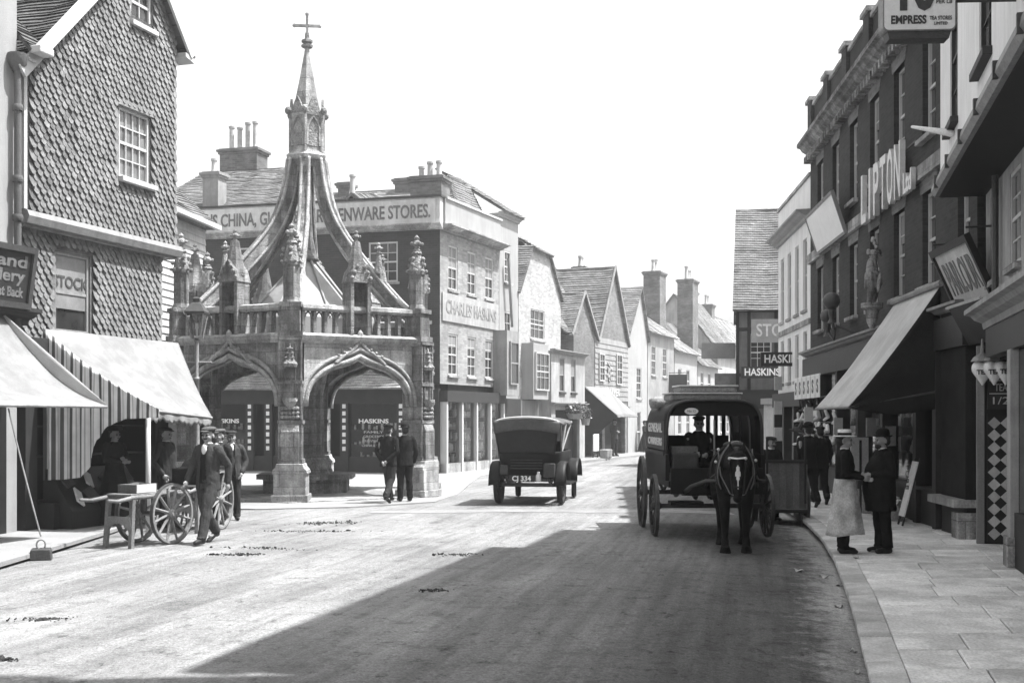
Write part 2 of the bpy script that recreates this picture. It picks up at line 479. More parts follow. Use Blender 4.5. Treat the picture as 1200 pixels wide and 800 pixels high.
def tag(o, label=None, cat=None, group=None, kind=None):
    if label: o['label'] = label
    if cat: o['category'] = cat
    if group: o['group'] = group
    if kind: o['kind'] = kind
    return o

def thing(name, label, cat, loc=(0,0,0), rz=0.0, group=None, rot=None):
    o = bpy.data.objects.new(name, None)
    COL.objects.link(o)
    o.empty_display_size = 0.2
    o.location = loc
    o.rotation_euler = rot if rot else (0, 0, rz)
    return tag(o, label, cat, group)

def copy_tree(o, parent=None):
    c = o.copy(); COL.objects.link(c); c.parent = parent
    for ch in list(o.children): copy_tree(ch, c)
    return c

class Frame:
    """Facade frame: x along the front (left to right seen from outside), y into the building, z up."""
    def __init__(s, ox, oy, ang=None, to=None, oz=0.0):
        if to is not None: ang = math.atan2(to[1]-oy, to[0]-ox); s.len = math.hypot(to[0]-ox, to[1]-oy)
        s.o = Vector((ox, oy, oz)); s.a = ang
    def pt(s, x, y, z=0.0):
        c, n = math.cos(s.a), math.sin(s.a)
        return (s.o.x + x*c - y*n, s.o.y + x*n + y*c, s.o.z + z)
    def sub(s, x, y, z=0.0): 
        p = s.pt(x, y, z); return Frame(p[0], p[1], s.a, oz=p[2])

TMP = bpy.data.scenes.new('tmp')
def evaluated(o):
    """evaluate an object (modifiers, text) in a side scene, return its mesh"""
    TMP.collection.objects.link(o)
    vl = TMP.view_layers[0]; vl.update()
    dg = vl.depsgraph
    me = bpy.data.meshes.new_from_object(o.evaluated_get(dg))
    TMP.collection.objects.unlink(o)
    return me

_tc = {}
def text(parent, s, size, m, loc=(0,0,0), rot=(R(90),0,0), extrude=0.004, fit=None, bold=0.0, align='CENTER', name='lettering', space=1.0, shear=0.0):
    cu = bpy.data.curves.new(name, 'FONT')
    cu.body = s; cu.size = size; cu.extrude = extrude; cu.align_x = align; cu.align_y = 'CENTER'
    cu.offset = bold; cu.resolution_u = 3; cu.space_character = space; cu.shear = shear
    t = bpy.data.objects.new(name, cu)
    me = evaluated(t)
    bpy.data.objects.remove(t); bpy.data.curves.remove(cu)
    me.name = name; me.materials.clear(); me.materials.append(M[m])
    if fit and len(me.vertices):
        xs = [v.co.x for v in me.vertices]; k = fit / max(1e-4, max(xs)-min(xs))
        mid = (max(xs)+min(xs))/2
        for v in me.vertices: v.co.x = (v.co.x - mid) * k
    return link(name, me, parent, loc=loc, rot=rot)

from mathutils import noise as mnoise
def remesh(name, mb, voxel, m, parent, smooth=2, keep=None, solid=0.0, mats=None, paint=None, fold=0.0):
    me0 = bpy.data.meshes.new(name); me0.from_pydata(mb.v, [], mb.f); me0.update()
    o = bpy.data.objects.new(name, me0)
    md = o.modifiers.new('r', 'REMESH'); md.mode = 'VOXEL'; md.voxel_size = voxel
    if smooth:
        sm = o.modifiers.new('s', 'SMOOTH'); sm.iterations = smooth; sm.factor = 0.5
    me = evaluated(o)
    bpy.data.objects.remove(o); bpy.data.meshes.remove(me0)
    me.name = name
    if fold:
        sd = random.uniform(0, 50); nn = [v.normal.copy() for v in me.vertices]
        for v, n in zip(me.vertices, nn):
            c = v.co
            w = mnoise.noise(Vector((c.x*11+sd, c.y*11, c.z*6+0.8*math.sin(c.x*9)))) + 0.6*mnoise.noise(Vector((c.x*26, c.y*26+sd, c.z*15)))
            v.co = c + n*(w*fold)
        me.update()
    if keep:
        vs = [v.co.copy() for v in me.vertices]; fs = []
        for p in me.polygons:
            if keep(p.center): fs.append(list(p.vertices))
        used = sorted({i for f in fs for i in f}); mp = {a: b for b, a in enumerate(used)}
        me2 = bpy.data.meshes.new(name); me2.from_pydata([vs[i] for i in used], [], [[mp[i] for i in f] for f in fs]); me2.update()
        bpy.data.meshes.remove(me); me = me2
    me.materials.clear()
    for q in (mats or [m]): me.materials.append(M[q])
    if paint:
        for p in me.polygons: p.material_index = paint(p.center)
    me.polygons.foreach_set('use_smooth', [True]*len(me.polygons))
    return link(name, me, parent, solid=solid)

# ---------------------------------------------------------------- building helpers
def holes_wall(mb, w, h, holes, reveal=0.14, x0=0.0, z0=0.0, y=0.0):
    """front sheet at y with rectangular openings and their reveals"""
    xs = sorted({x0, x0+w} | {a for q in holes for a in q[:2]}); zs = sorted({z0, z0+h} | {a for q in holes for a in q[2:4]})
    xs = [a for a in xs if x0-1e-6 <= a <= x0+w+1e-6]; zs = [a for a in zs if z0-1e-6 <= a <= z0+h+1e-6]
    for i in range(len(xs)-1):
        for j in range(len(zs)-1):
            cx, cz = (xs[i]+xs[i+1])/2, (zs[j]+zs[j+1])/2
            if any(q[0] < cx < q[1] and q[2] < cz < q[3] for q in holes): continue
            mb.add([(xs[i],y,zs[j]),(xs[i+1],y,zs[j]),(xs[i+1],y,zs[j+1]),(xs[i],y,zs[j+1])], [(0,1,2,3)])
    for a, b, c, d in [q[:4] for q in holes]:
        r = reveal
        mb.add([(a,y,c),(a,y+r,c),(a,y+r,d),(a,y,d)], [(0,1,2,3)])
        mb.add([(b,y,c),(b,y,d),(b,y+r,d),(b,y+r,c)], [(0,1,2,3)])
        mb.add([(a,y,d),(a,y+r,d),(b,y+r,d),(b,y,d)], [(0,1,2,3)])
        mb.add([(a,y,c),(b,y,c),(b,y+r,c),(a,y+r,c)], [(0,1,2,3)])
    return mb

def shell(mb, w, h, depth, x0=0.0, z0=0.0, y=0.0):
    """sides, back and top behind a front sheet"""
    x1, z1, y1 = x0+w, z0+h, y+depth
    mb.add([(x0,y,z0),(x0,y,z1),(x0,y1,z1),(x0,y1,z0)], [(0,1,2,3)])
    mb.add([(x1,y,z0),(x1,y1,z0),(x1,y1,z1),(x1,y,z1)], [(0,1,2,3)])
    mb.add([(x0,y1,z0),(x0,y1,z1),(x1,y1,z1),(x1,y1,z0)], [(0,1,2,3)])
    mb.add([(x0,y,z1),(x1,y,z1),(x1,y1,z1),(x0,y1,z1)], [(0,1,2,3)])
    return mb

def window(parent, x0, x1, z0, z1, y=0.07, cols=2, rows=4, frame='timber_white', glass='glass_dark', fw=0.055, bar=0.022,
           sill='stone_pale', split=False, blind=0.0, mid=True, blind_mat='canvas_white', name='window', sill_out=0.07, open_low=0.0):
    """sash window: moulded frame with meeting rail and glazing bars, panes, sill, optional roller blind"""
    mb = MB()
    mb.box(x0, x0+fw, y-0.03, y+0.05, z0, z1).box(x1-fw, x1, y-0.03, y+0.05, z0, z1)
    mb.box(x0+fw, x1-fw, y-0.03, y+0.05, z1-fw, z1).box(x0+fw, x1-fw, y-0.03, y+0.05, z0, z0+fw)
    zm = (z0+z1)/2
    if mid: mb.box(x0+fw, x1-fw, y-0.02, y+0.03, zm-0.025, zm+0.025)
    ix0, ix1, iz0, iz1 = x0+fw, x1-fw, z0+fw, z1-fw
    for i in range(1, cols):
        xx = ix0 + (ix1-ix0)*i/cols; mb.box(xx-bar/2, xx+bar/2, y-0.012, y+0.026, iz0, iz1)
    for j in range(1, rows):
        zz = iz0 + (iz1-iz0)*j/rows
        if mid and abs(zz-zm) < 0.05: continue
        mb.box(ix0, ix1, y-0.011, y+0.025, zz-bar/2, zz+bar/2)
    wd = mb.build(name, frame, parent)
    if split:
        for i in range(cols):
            for j in range(rows):
                a = ix0 + (ix1-ix0)*i/cols; b = ix0 + (ix1-ix0)*(i+1)/cols
                c = iz0 + (iz1-iz0)*j/rows; d = iz0 + (iz1-iz0)*(j+1)/rows
                t = random.uniform(-0.006, 0.006)
                MB().add([(a,y+0.02+t,c),(b,y+0.02-t,c),(b,y+0.02-t,d),(a,y+0.02+t,d)], [(0,1,2,3)]).build('pane', glass, wd)
    else:
        MB().add([(ix0,y+0.015,iz0),(ix1,y+0.015,iz0),(ix1,y+0.015,iz1),(ix0,y+0.015,iz1)], [(0,1,2,3)]).build('pane', glass, wd)
    if sill:
        MB().box(x0-0.07, x1+0.07, -sill_out, y+0.06, z0-0.09, z0-0.003).build('sill', sill, wd, bevel=0.008)
    if blind:
        zb = z1 - fw - (z1-z0-2*fw)*blind
        MB().box(ix0+0.005, ix1-0.005, y-0.006, y+0.005, zb, iz1-0.002).build('blind', blind_mat, wd)
    return wd

def slope(parent, e0, e1, r1, r0, m='roof_tile', course=0.11, name='roof_slope', lift=0.028, seg=0.6, jit=0.016, under=0.06):
    """tiled roof slope of overlapping courses: eave e0->e1, ridge r0->r1"""
    e0, e1, r0, r1 = map(Vector, (e0, e1, r0, r1))
    n = (e1-e0).cross(r0-e0).normalized()
    L = max(((r0-e0).length + (r1-e1).length)/2, 0.1); k = max(2, int(L/course)); W = max((e1-e0).length, (r1-r0).length); ns = max(1, int(W/seg))
    mb = MB()
    jt = [[random.uniform(-jit, jit) for _ in range(ns+1)] for _ in range(k+1)]
    sag = lambda i: (-0.05*math.sin(PI*i/ns) + 0.025*math.sin(i*1.9+W)) if ns > 1 else 0
    P = lambda i, t: (e0 + (e1-e0)*i/ns) * (1-t) + (r0 + (r1-r0)*i/ns) * t
    for j in range(k):
        t0, t1 = j/k, (j+1)/k
        for i in range(ns):
            a = P(i,t0)+n*(lift+jt[j][i]+sag(i)); b = P(i+1,t0)+n*(lift+jt[j][i+1]+sag(i+1)); c = P(i+1,t1)+n*(0.004+sag(i+1)+jt[j+1][i+1]*.5); d = P(i,t1)+n*(0.004+sag(i)+jt[j+1][i]*.5)
            a2 = a - n*(lift*0.95); b2 = b - n*(lift*0.95)
            u0, u1, v0, v1 = W*i/ns, W*(i+1)/ns, L*t0, L*t1
            mb.add([a,b,c,d,a2,b2], [(0,1,2,3),(4,5,1,0)], [[(u0,v0),(u1,v0),(u1,v1),(u0,v1)], [(u0,v0),(u1,v0),(u1,v0+.01),(u0,v0+.01)]])
    q = [p - n*under for p in (e0,e1,r1,r0)]; tp = [e0,e1,r1,r0]
    mb.add(q + tp, [(3,2,1,0),(0,1,5,4),(1,2,6,5),(2,3,7,6),(3,0,4,7)])
    return mb.build(name, m, parent)

def ridge_roof(t, w, depth, eave, ridge, m, wall, over=0.15, out=0.3, course=0.15):
    """two slopes along the front with plain gable ends"""
    mb = MB()
    for x in (0.004, w-0.004): mb.add([(x,0,eave),(x,depth,eave),(x,depth/2,ridge-0.02)], [(0,1,2)])
    mb.build('gable_end', wall, t)
    k = (ridge-eave)/(depth/2)
    slope(t, (-over,-out,eave-out*k+0.06), (w+over,-out,eave-out*k+0.06), (w+over,depth/2,ridge+0.05), (-over,depth/2,ridge+0.05), m, course)
    slope(t, (w+over,depth+out,eave-out*k+0.06), (-over,depth+out,eave-out*k+0.06), (-over,depth/2,ridge+0.05), (w+over,depth/2,ridge+0.05), m, course)

def chimney(parent, x, y, z0, z1, w=0.9, d=0.6, pots=2, m='brick_chimney', pot_h=0.55, name='chimney'):
    mb = MB()
    mb.box(x-w/2, x+w/2, y-d/2, y+d/2, z0, z1-0.22)
    mb.box(x-w/2-0.05, x+w/2+0.05, y-d/2-0.05, y+d/2+0.05, z1-0.22, z1-0.13)
    mb.box(x-w/2-0.1, x+w/2+0.1, y-d/2-0.1, y+d/2+0.1, z1-0.13, z1-0.04)
    mb.box(x-w/2-0.03, x+w/2+0.03, y-d/2-0.03, y+d/2+0.03, z1-0.04, z1)
    c = mb.build(name, m, parent)
    for i in range(pots):
        px = x + (i-(pots-1)/2) * (w*0.86/max(1, pots))
        h = pot_h * random.uniform(0.8, 1.15)
        MB().lathe([(0.13,0),(0.13,0.06),(0.1,0.1),(0.095,h-0.1),(0.125,h-0.07),(0.125,h),(0.085,h),(0.085,h-0.2)], 10, (px, y+random.uniform(-.03,.03), z1)).build('chimney_pot', 'pot_clay', c, autosmooth=True)
    return c

def cornice(parent, x0, x1, z, h=0.25, out=0.25, m='stone_pale', name='cornice', y=0.0):
    pr = [(y+0.02, z), (y-out*0.25, z), (y-out*0.3, z+h*0.3), (y-out*0.6, z+h*0.45), (y-out*0.75, z+h*0.65), (y-out, z+h*0.72), (y-out, z+h*0.95), (y+0.02, z+h)]
    return MB().prism(pr, x0, x1, 'x').build(name, m, parent)
# ================================================================ THE GROUND
KERB = [(-6,-1.2),(0,0.4),(4,1.42),(8.44,2.53),(12,3.40),(15.7,4.23),(18.5,4.78),(21.2,5.2),(25,5.66),(32.7,6.45),(40,7.0),(46,7.6),(52,9.3),(60,13.5),(75,22.0)]
def interp(tab, d):
    if d <= tab[0][0]: return tab[0][1]
    for (a, x), (b, y) in zip(tab, tab[1:]):
        if d <= b: return x + (y-x)*(d-a)/(b-a)
    return tab[-1][1]
kerb_x = lambda d: interp(KERB, d)
BLINE = [(-6,0.95),(8.44,4.6),(14.8,6.19),(17.6,6.89),(18.0,7.01),(32.7,8.17),(38.8,8.65),(46,9.2)]
bline_x = lambda d: interp(BLINE, d)
LKERB = [(-6,-6.9),(10,-6.42),(14.5,-6.25),(19.2,-6.35),(22,-6.5),(24,-7.0),(26,-8.4)]
lkerb_x = lambda d: interp(LKERB, d)
LPAVE_Z = 0.09
RPAVE_Z = 0.03
def road_z(x, d):
    k = kerb_x(d) - x
    z = 0.0
    if k < 2.6: z = -0.11 * ((2.6-k)/2.6)**1.5 if k > 0 else -0.11
    return z + 0.006*math.sin(x*1.7+d*0.6) + 0.005*math.sin(d*1.1-x*0.8)

tag(MB().add([(-150,-60,-0.25),(150,-60,-0.25),(150,220,-0.25),(-150,220,-0.25)], [(0,1,2,3)]).build('ground', 'earth'), kind='structure')
mb = MB()
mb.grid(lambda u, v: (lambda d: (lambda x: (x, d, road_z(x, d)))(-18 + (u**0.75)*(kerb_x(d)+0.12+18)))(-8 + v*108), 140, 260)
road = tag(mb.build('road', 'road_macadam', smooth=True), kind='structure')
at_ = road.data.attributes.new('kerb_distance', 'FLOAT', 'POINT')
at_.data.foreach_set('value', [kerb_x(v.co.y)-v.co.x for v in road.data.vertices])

# right-hand pavement: kerb stones and flagstones, each a piece of its own
pav = bpy.data.objects.new('pavement_right', None); COL.objects.link(pav); tag(pav, kind='structure')
mb = MB()
ds = [-6 + i for i in range(62)]
for a, b in zip(ds, ds[1:]):
    mb.add([(kerb_x(a)+0.02,a,RPAVE_Z-0.02),(kerb_x(b)+0.02,b,RPAVE_Z-0.02),(bline_x(b)+1.2,b,RPAVE_Z-0.02),(bline_x(a)+1.2,a,RPAVE_Z-0.02)], [(0,3,2,1)])
mb.build('bedding', 'render_grey', pav)
KW = 0.27
def slab(p, z, name, m, g=0.009, h=0.022, bev=0.012, parent=None):
    """four-cornered stone with worn edge; p = corners counter-clockwise (x,y)"""
    c = Vector((sum(q[0] for q in p)/4, sum(q[1] for q in p)/4))
    def ins(q, t):
        d = (c - Vector(q)); return Vector(q) + d.normalized()*t
    tz = [random.uniform(-0.006, 0.006) for _ in p]
    lo = [ins(q, g) for q in p]; hi = [ins(q, g+bev) for q in p]
    vs = [(q.x, q.y, z-0.06) for q in lo] + [(q.x, q.y, z+t-0.008) for q, t in zip(lo, tz)] + [(q.x, q.y, z+t) for q, t in zip(hi, tz)]
    fs = [(8,9,10,11)]
    for i in range(4):
        j = (i+1) % 4
        fs += [(i,j,j+4,i+4),(i+4,j+4,j+8,i+8)]
    return MB().add([(x-c.x, y-c.y, q) for x, y, q in vs], fs).build(name, m, parent, loc=(c.x, c.y, 0))
d = 4.5; 
while d < 48:
    L = random.uniform(0.95, 1.5)
    e = d + L
    slab([(kerb_x(d),d),(kerb_x(d)+KW,d),(kerb_x(e)+KW,e),(kerb_x(e),e)], RPAVE_Z+0.005, 'kerb_stone', 'kerb_stone', g=0.004, bev=0.022, parent=pav)
    d = e
for a, b in zip(ds, ds[1:]):
    if b < 4.6 or a > 47:
        MB().add([(kerb_x(a),a,-0.12),(kerb_x(b),b,-0.12),(kerb_x(b),b,RPAVE_Z),(kerb_x(a),a,RPAVE_Z),(bline_x(b)+1,b,RPAVE_Z),(bline_x(a)+1,a,RPAVE_Z)], [(0,1,2,3),(3,2,4,5)]).build('paving', 'flagstone', pav)
d = 6.0; nflag = 0
while d < 36:
    L = random.uniform(0.58, 0.78); e = d + L
    # rows lie square to the kerb, so their far ends sit a little further along
    x0a, x0b = kerb_x(d)+KW, kerb_x(e)+KW; x1a, x1b = bline_x(d)+0.75, bline_x(e)+0.75
    cuts = [0.0]; t = random.uniform(0.18, 0.42)
    W = x1a - x0a
    while t < 0.92:
        cuts.append(t); t += random.uniform(0.62, 1.15)/W
    cuts.append(1.0)
    for u, v in zip(cuts, cuts[1:]):
        slab([(x0a+(x1a-x0a)*u, d), (x0a+(x1a-x0a)*v, d), (x0b+(x1b-x0b)*v, e), (x0b+(x1b-x0b)*u, e)], RPAVE_Z, 'flagstone', 'flagstone', parent=pav)
        nflag += 1
    d = e
print('flagstones', nflag)

# left-hand pavement
pl = bpy.data.objects.new('pavement_left', None); COL.objects.link(pl); tag(pl, kind='structure')
mb = MB(); ds = [-6 + 0.5*i for i in range(65)]
for a, b in zip(ds, ds[1:]):
    mb.add([(-13,a,LPAVE_Z),(lkerb_x(a)-0.2,a,LPAVE_Z),(lkerb_x(b)-0.2,b,LPAVE_Z),(-13,b,LPAVE_Z)], [(0,1,2,3)])
mb.build('paving', 'pavement_pale', pl)
d = 6.0
while d < 25:
    e = d + random.uniform(0.9, 1.4)
    slab([(lkerb_x(d)-0.2,d),(lkerb_x(d),d),(lkerb_x(e),e),(lkerb_x(e)-0.2,e)], LPAVE_Z+0.004, 'kerb_stone', 'pavement_pale', g=0.003, bev=0.02, parent=pl)
    d = e
# pale flagged apron round the market cross and along the far shops
mb = MB()
ap = [(-9.4,26.0),(-7.2,24.6),(-5.2,24.2),(-3.4,24.7),(-1.7,26.3),(-1.3,29),(-1.2,33),(-1.0,38),(-0.2,41.2),(1.5,44.5),(-0.6,44.9),(-2.5,39.9),(-12.6,42.6),(-12.5,28)]
mb.add([(x, y, 0.022) for x, y in ap] + [(x, y, -0.1) for x, y in ap], [list(range(len(ap)))] + [[i, (i+1) % len(ap), (i+1) % len(ap)+len(ap), i+len(ap)] for i in range(len(ap))])
tag(mb.build('paving_apron', 'pavement_pale'), kind='structure')
# crossing of pale setts over the roadway
mb = MB()
mb.grid(lambda u, v: (lambda x, d: (x, d, road_z(x, d)+0.006))(-2.8 + u*7.2, 23.25 + v*0.75 + 0.25*math.sin(u*2.2)), 40, 4)
tag(mb.build('crossing_strip', 'sett', smooth=True), kind='structure')
# far footway on the left of the street
FL0, FLs = (-0.48, 44.7), 0.4           # frontage line of the left-hand row: x = -0.48 + 0.4 (d - 44.7)
fl_x = lambda d: FL0[0] + FLs*(d-FL0[1])
mb = MB(); ds = [43.5 + 2*i for i in range(24)]
for a, b in zip(ds, ds[1:]):
    mb.add([(fl_x(a)-0.6,a,0.1),(fl_x(a)+1.5,a,0.1),(fl_x(b)+1.5,b,0.1),(fl_x(b)-0.6,b,0.1),(fl_x(a)+1.5,a,-0.1),(fl_x(b)+1.5,b,-0.1)], [(0,1,2,3),(1,4,5,2)])
tag(mb.build('pavement_far', 'pavement_pale'), kind='structure')
# ================================================================ LEFT-HAND BUILDINGS
ALEFT = math.atan2(1, 0.314)
DPU = 1/1.048                                   # metres of depth per metre of frontage
# ---- tile-hung gabled house
F = Frame(-7.67, 18.8, ALEFT)
W2 = 4.2
house = thing('gabled_house', 'tall gabled house hung with fish-scale tiles above striped awning', 'house', tuple(F.o), ALEFT)
JZ = 5.08; RC = 0.12                            # jetty height, recess of the storeys below
apex = (3.0, 10.5); eL, eR = 7.45, 9.1
outline = [(0,JZ),(W2,JZ),(W2,eR),apex,(0.0,eL)]
up_h = [(2.42,3.34,6.12,7.38),(2.75,3.40,8.98,9.75)]
# gable wall sheet with openings: rectangle part + upper polygon strips
mb = MB()
holes_wall(mb, W2, eL-JZ, [up_h[0]], 0.16, 0, JZ)
def gx(z):  # gable limits at height z
    lx = 0 if z <= eL else apex[0]*(z-eL)/(apex[1]-eL)
    rx = W2 if z <= eR else W2 - (W2-apex[0])*(z-eR)/(apex[1]-eR)
    return lx, rx
zs = [eL, eR, up_h[1][2], up_h[1][3], apex[1]]
for a, b in zip(zs, zs[1:]):
    la, ra = gx(a); lb, rb = gx(b)
    if abs(a-up_h[1][2]) < 1e-6:
        for (p0, p1, q0, q1) in ((la, up_h[1][0], lb, up_h[1][0]), (up_h[1][1], ra, up_h[1][1], rb)):
            if p1 > p0: mb.add([(p0,0,a),(p1,0,a),(max(q1,q0),0,b),(q0,0,b)], [(0,1,2,3)])
    else: mb.add([(la,0,a),(ra,0,a),(rb,0,b),(lb,0,b)], [(0,1,2,3)])
shell(mb, W2, eL-JZ, 6.0, 0, JZ)
mb.add([(W2,0,eL),(W2,6,eL),(W2,6,eR),(W2,0,eR)], [(0,1,2,3)])
mb.build('gable_wall', 'hung_tile', house)
# lower storeys, set back under the jetty
mb = MB()
fw_h = [(0.88,1.78,3.28,4.62)]
holes_wall(mb, 3.9, JZ-0.05-3.1, fw_h, 0.14, 0, 3.1, RC)
shell(mb, 3.9, JZ-0.05-3.1, 5.5, 0, 3.1, RC)
mb.build('wall', 'hung_tile', house)
# hung tiles
def club_tile():
    mb = MB(); w, h = 0.145, 0.175
    pts = [(-w/2,0),(-w/2,-h*0.45),(-w*0.40,-h*0.75),(-w*0.2,-h*0.95),(0,-h),(w*0.2,-h*0.95),(w*0.40,-h*0.75),(w/2,-h*0.45),(w/2,0)]
    fr = [(x, -0.012-0.046*(-z/h), z) for x, z in pts]; bk = [(x, y+0.014, z) for x, y, z in fr]
    n = len(pts)
    return mb.add(fr+bk, [list(range(n))] + [[i, i+n, (i+1) % n+n, (i+1) % n] for i in range(n)])
tiles = []
def hang(x_lo, x_hi, z_lo, z_hi, y, lim, holes):
    z = z_hi; k = 0
    while z > z_lo + 0.1:
        x = x_lo + (0.076 if k % 2 else 0.152)
        while x < x_hi - 0.04:
            ok = True
            if lim:
                a, b = lim(z-0.02); ok = a+0.08 < x < b-0.05
            for h in holes:
                if h[0]-0.07 < x < h[1]+0.07 and h[2]-0.02 < z-0.09 < h[3]+0.12: ok = False
            if ok: tiles.append((x, y, z))
            x += 0.152
        z -= 0.100; k += 1
hang(0.0, W2, JZ+0.05, apex[1], -0.002, gx, up_h)
hang(0.0, 3.9, 3.1, JZ-0.12, RC-0.002, None, fw_h)
tiles.sort(key=lambda t: t[0] + 0.15*abs(t[2]-6))
tm = club_tile().mesh('tile', 'hung_tile')
far = MB(); base = club_tile()
for i, (x, y, z) in enumerate(tiles):
    dz, dy = random.uniform(-0.012, 0.010) - (0.03 if random.random() < 0.012 else 0), random.uniform(-0.012, 0.002)
    if i < 300:
        o = link('tile', tm, house, loc=(x, y+dy, z+dz)); o.rotation_euler = (random.uniform(-.04,.04), random.uniform(-.03,.03), 0)
    else:
        far.add([(a+x, b+y+dy, c+z+dz) for a, b, c in base.v], base.f)
tag(far.build('tile_hanging', 'hung_tile', house), kind='stuff')
print('tiles', len(tiles))
# jetty board, barge boards, corner board, eaves
mb = MB()
mb.prism([(-0.10,JZ-0.16),(-0.14,JZ-0.05),(-0.10,JZ+0.04),(0.0,JZ+0.06),(0.34,JZ+0.0),(0.34,JZ-0.16)], -0.06, W2+0.04, 'x')
mb.build('jetty_board', 'timber_grey', house)
MB().box(-0.05, W2, -0.02, 0.34, JZ-0.2, JZ-0.165).build('soffit', 'timber_grey', house)
MB().box(-0.07, 0.0, -0.05, 0.12, JZ+0.06, eL+0.02).build('corner_board', 'timber_white', house)
def barge(a, b, nm='barge_board'):
    d = Vector((b[0]-a[0], 0, b[1]-a[1])).normalized(); n = Vector((-d.z, 0, d.x))
    if n.z < 0: n = -n
    A = Vector((a[0],0,a[1])); B = Vector((b[0],0,b[1])); v = []
    for y in (-0.22, -0.17):
        for p in (A - n*0.08, B - n*0.08, B + n*0.14, A + n*0.14): v.append((p.x, y, p.z))
    MB().add(v, [(0,1,2,3),(7,6,5,4),(0,4,5,1),(1,5,6,2),(2,6,7,3),(3,7,4,0)]).build(nm, 'timber_white', house)
ev = lambda: None
lo_l = (-0.28, eL-0.26); lo_r = (W2+0.26, eR-0.3)
barge(lo_l, apex); barge(apex, lo_r)
MB().add([(W2+0.32,-0.2,eR-0.33),(W2+0.32,6,eR-0.33),(W2+0.02,6,eR-0.28),(W2+0.02,-0.2,eR-0.28),(W2+0.32,-0.2,eR-0.42),(W2+0.32,6,eR-0.42),(W2+0.02,6,eR-0.36),(W2+0.02,-0.2,eR-0.36)],
     [(0,1,2,3),(4,5,6,7),(0,3,7,4),(0,4,5,1),(2,6,7,3)]).build('eave_board', 'timber_white', house)
slope(house, (W2+0.34,-0.2,eR-0.3), (W2+0.34,6,eR-0.3), (apex[0],6,apex[1]+0.06), (apex[0],-0.2,apex[1]+0.06), 'roof_tile_dark')
slope(house, (-0.3,6,eL-0.22), (-0.3,-0.2,eL-0.22), (apex[0],-0.2,apex[1]+0.06), (apex[0],6,apex[1]+0.06), 'roof_tile_dark')
window(house, *up_h[0], y=0.05, cols=4, rows=4, sill='timber_white', split=True, sill_out=0.14, glass='glass_grey')
window(house, *up_h[1], y=0.05, cols=2, rows=2, sill='timber_white', sill_out=0.12)
MB().box(2.34, 3.42, -0.05, 0.02, 7.385, 7.5).build('window_head', 'timber_grey', house)
# first-floor window with white lower blind lettered STOCK
wd = window(house, *[fw_h[0][0], fw_h[0][1], fw_h[0][2], fw_h[0][3]], y=RC+0.06, cols=1, rows=2, sill=None, blind=0.72, frame='timber_grey')
MB().box(0.8, 1.86, RC-0.1, RC+0.1, 3.2, 3.277).build('sill', 'timber_grey', wd)
text(wd, 'STOCK', 0.27, 'letter_dark', (1.33, RC+0.046, 4.12), extrude=0.003, bold=0.006)
# rain-water pipe and gutter box at the near corner
pm = MB(); pm.cyl((-0.3,-0.12,3.0),(-0.3,-0.12,7.25),0.055,seg=10)
for z in (3.8,4.9,5.5,6.6): pm.lathe([(0.075,0),(0.085,0.03),(0.085,0.07),(0.075,0.1)], 10, (-0.3,-0.12,z))
pm.lathe([(0.05,0),(0.14,0.12),(0.15,0.28),(0.12,0.28)], 10, (-0.3,-0.12,7.2))
pm.build('downpipe', 'render_dark', house, autosmooth=True)
# lower range on the near side with its roof slope to the street
near = thing('tiled_range', 'low tiled roof range between white shop and gabled house', 'house', F.pt(-1.6,0.15), ALEFT)
MB().box(0.0, 1.52, 0.0, 5, 3.1, 7.5).build('wall', 'render_dark', near)
slope(near, (1.41,-0.45,7.58), (1.85,-0.45,7.58), (1.85,3.2,11.2), (1.41,3.2,11.2), 'roof_tile_dark')
gm = MB(); gm.box(1.41, 1.74, -0.60, -0.40, 7.52, 7.64); gm.box(1.41,1.6,-0.4,0.0,7.40,7.46)
gm.build('gutter', 'timber_white', near, bevel=0.02)
# shop on the ground floor: dark opening, stall boards, window with small wares
SHOPZ = LPAVE_Z
mb = MB()
mb.box(-0.05, 0.22, RC-0.18, RC+0.1, SHOPZ, 3.1); mb.box(3.85, 4.12, RC-0.18, RC+0.1, SHOPZ, 3.1)
mb.box(-0.05, 4.12, RC-0.32, RC+0.2, 2.82, 3.12)
mb.build('shopfront', 'timber_dark', house)
mb = MB(); mb.box(0.22, 3.85, RC+2.2, RC+2.3, SHOPZ, 2.85); mb.box(0.2,3.87,RC+0.1,RC+2.25,2.75,2.82)
mb.box(0.12,0.22,RC+0.1,RC+2.25,SHOPZ,2.8); mb.box(3.85,3.95,RC+0.1,RC+2.25,SHOPZ,2.8)
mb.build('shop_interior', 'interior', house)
MB().box(0.22, 2.3, RC-0.5, RC+0.4, SHOPZ, 0.5).build('stall_board', 'timber_black', house)
for k in range(3):
    zz = 1.2 + 0.5*k; MB().box(0.24, 3.83, RC+0.35, RC+0.75, zz, zz+0.03).build('shelf', 'timber_dark', house)
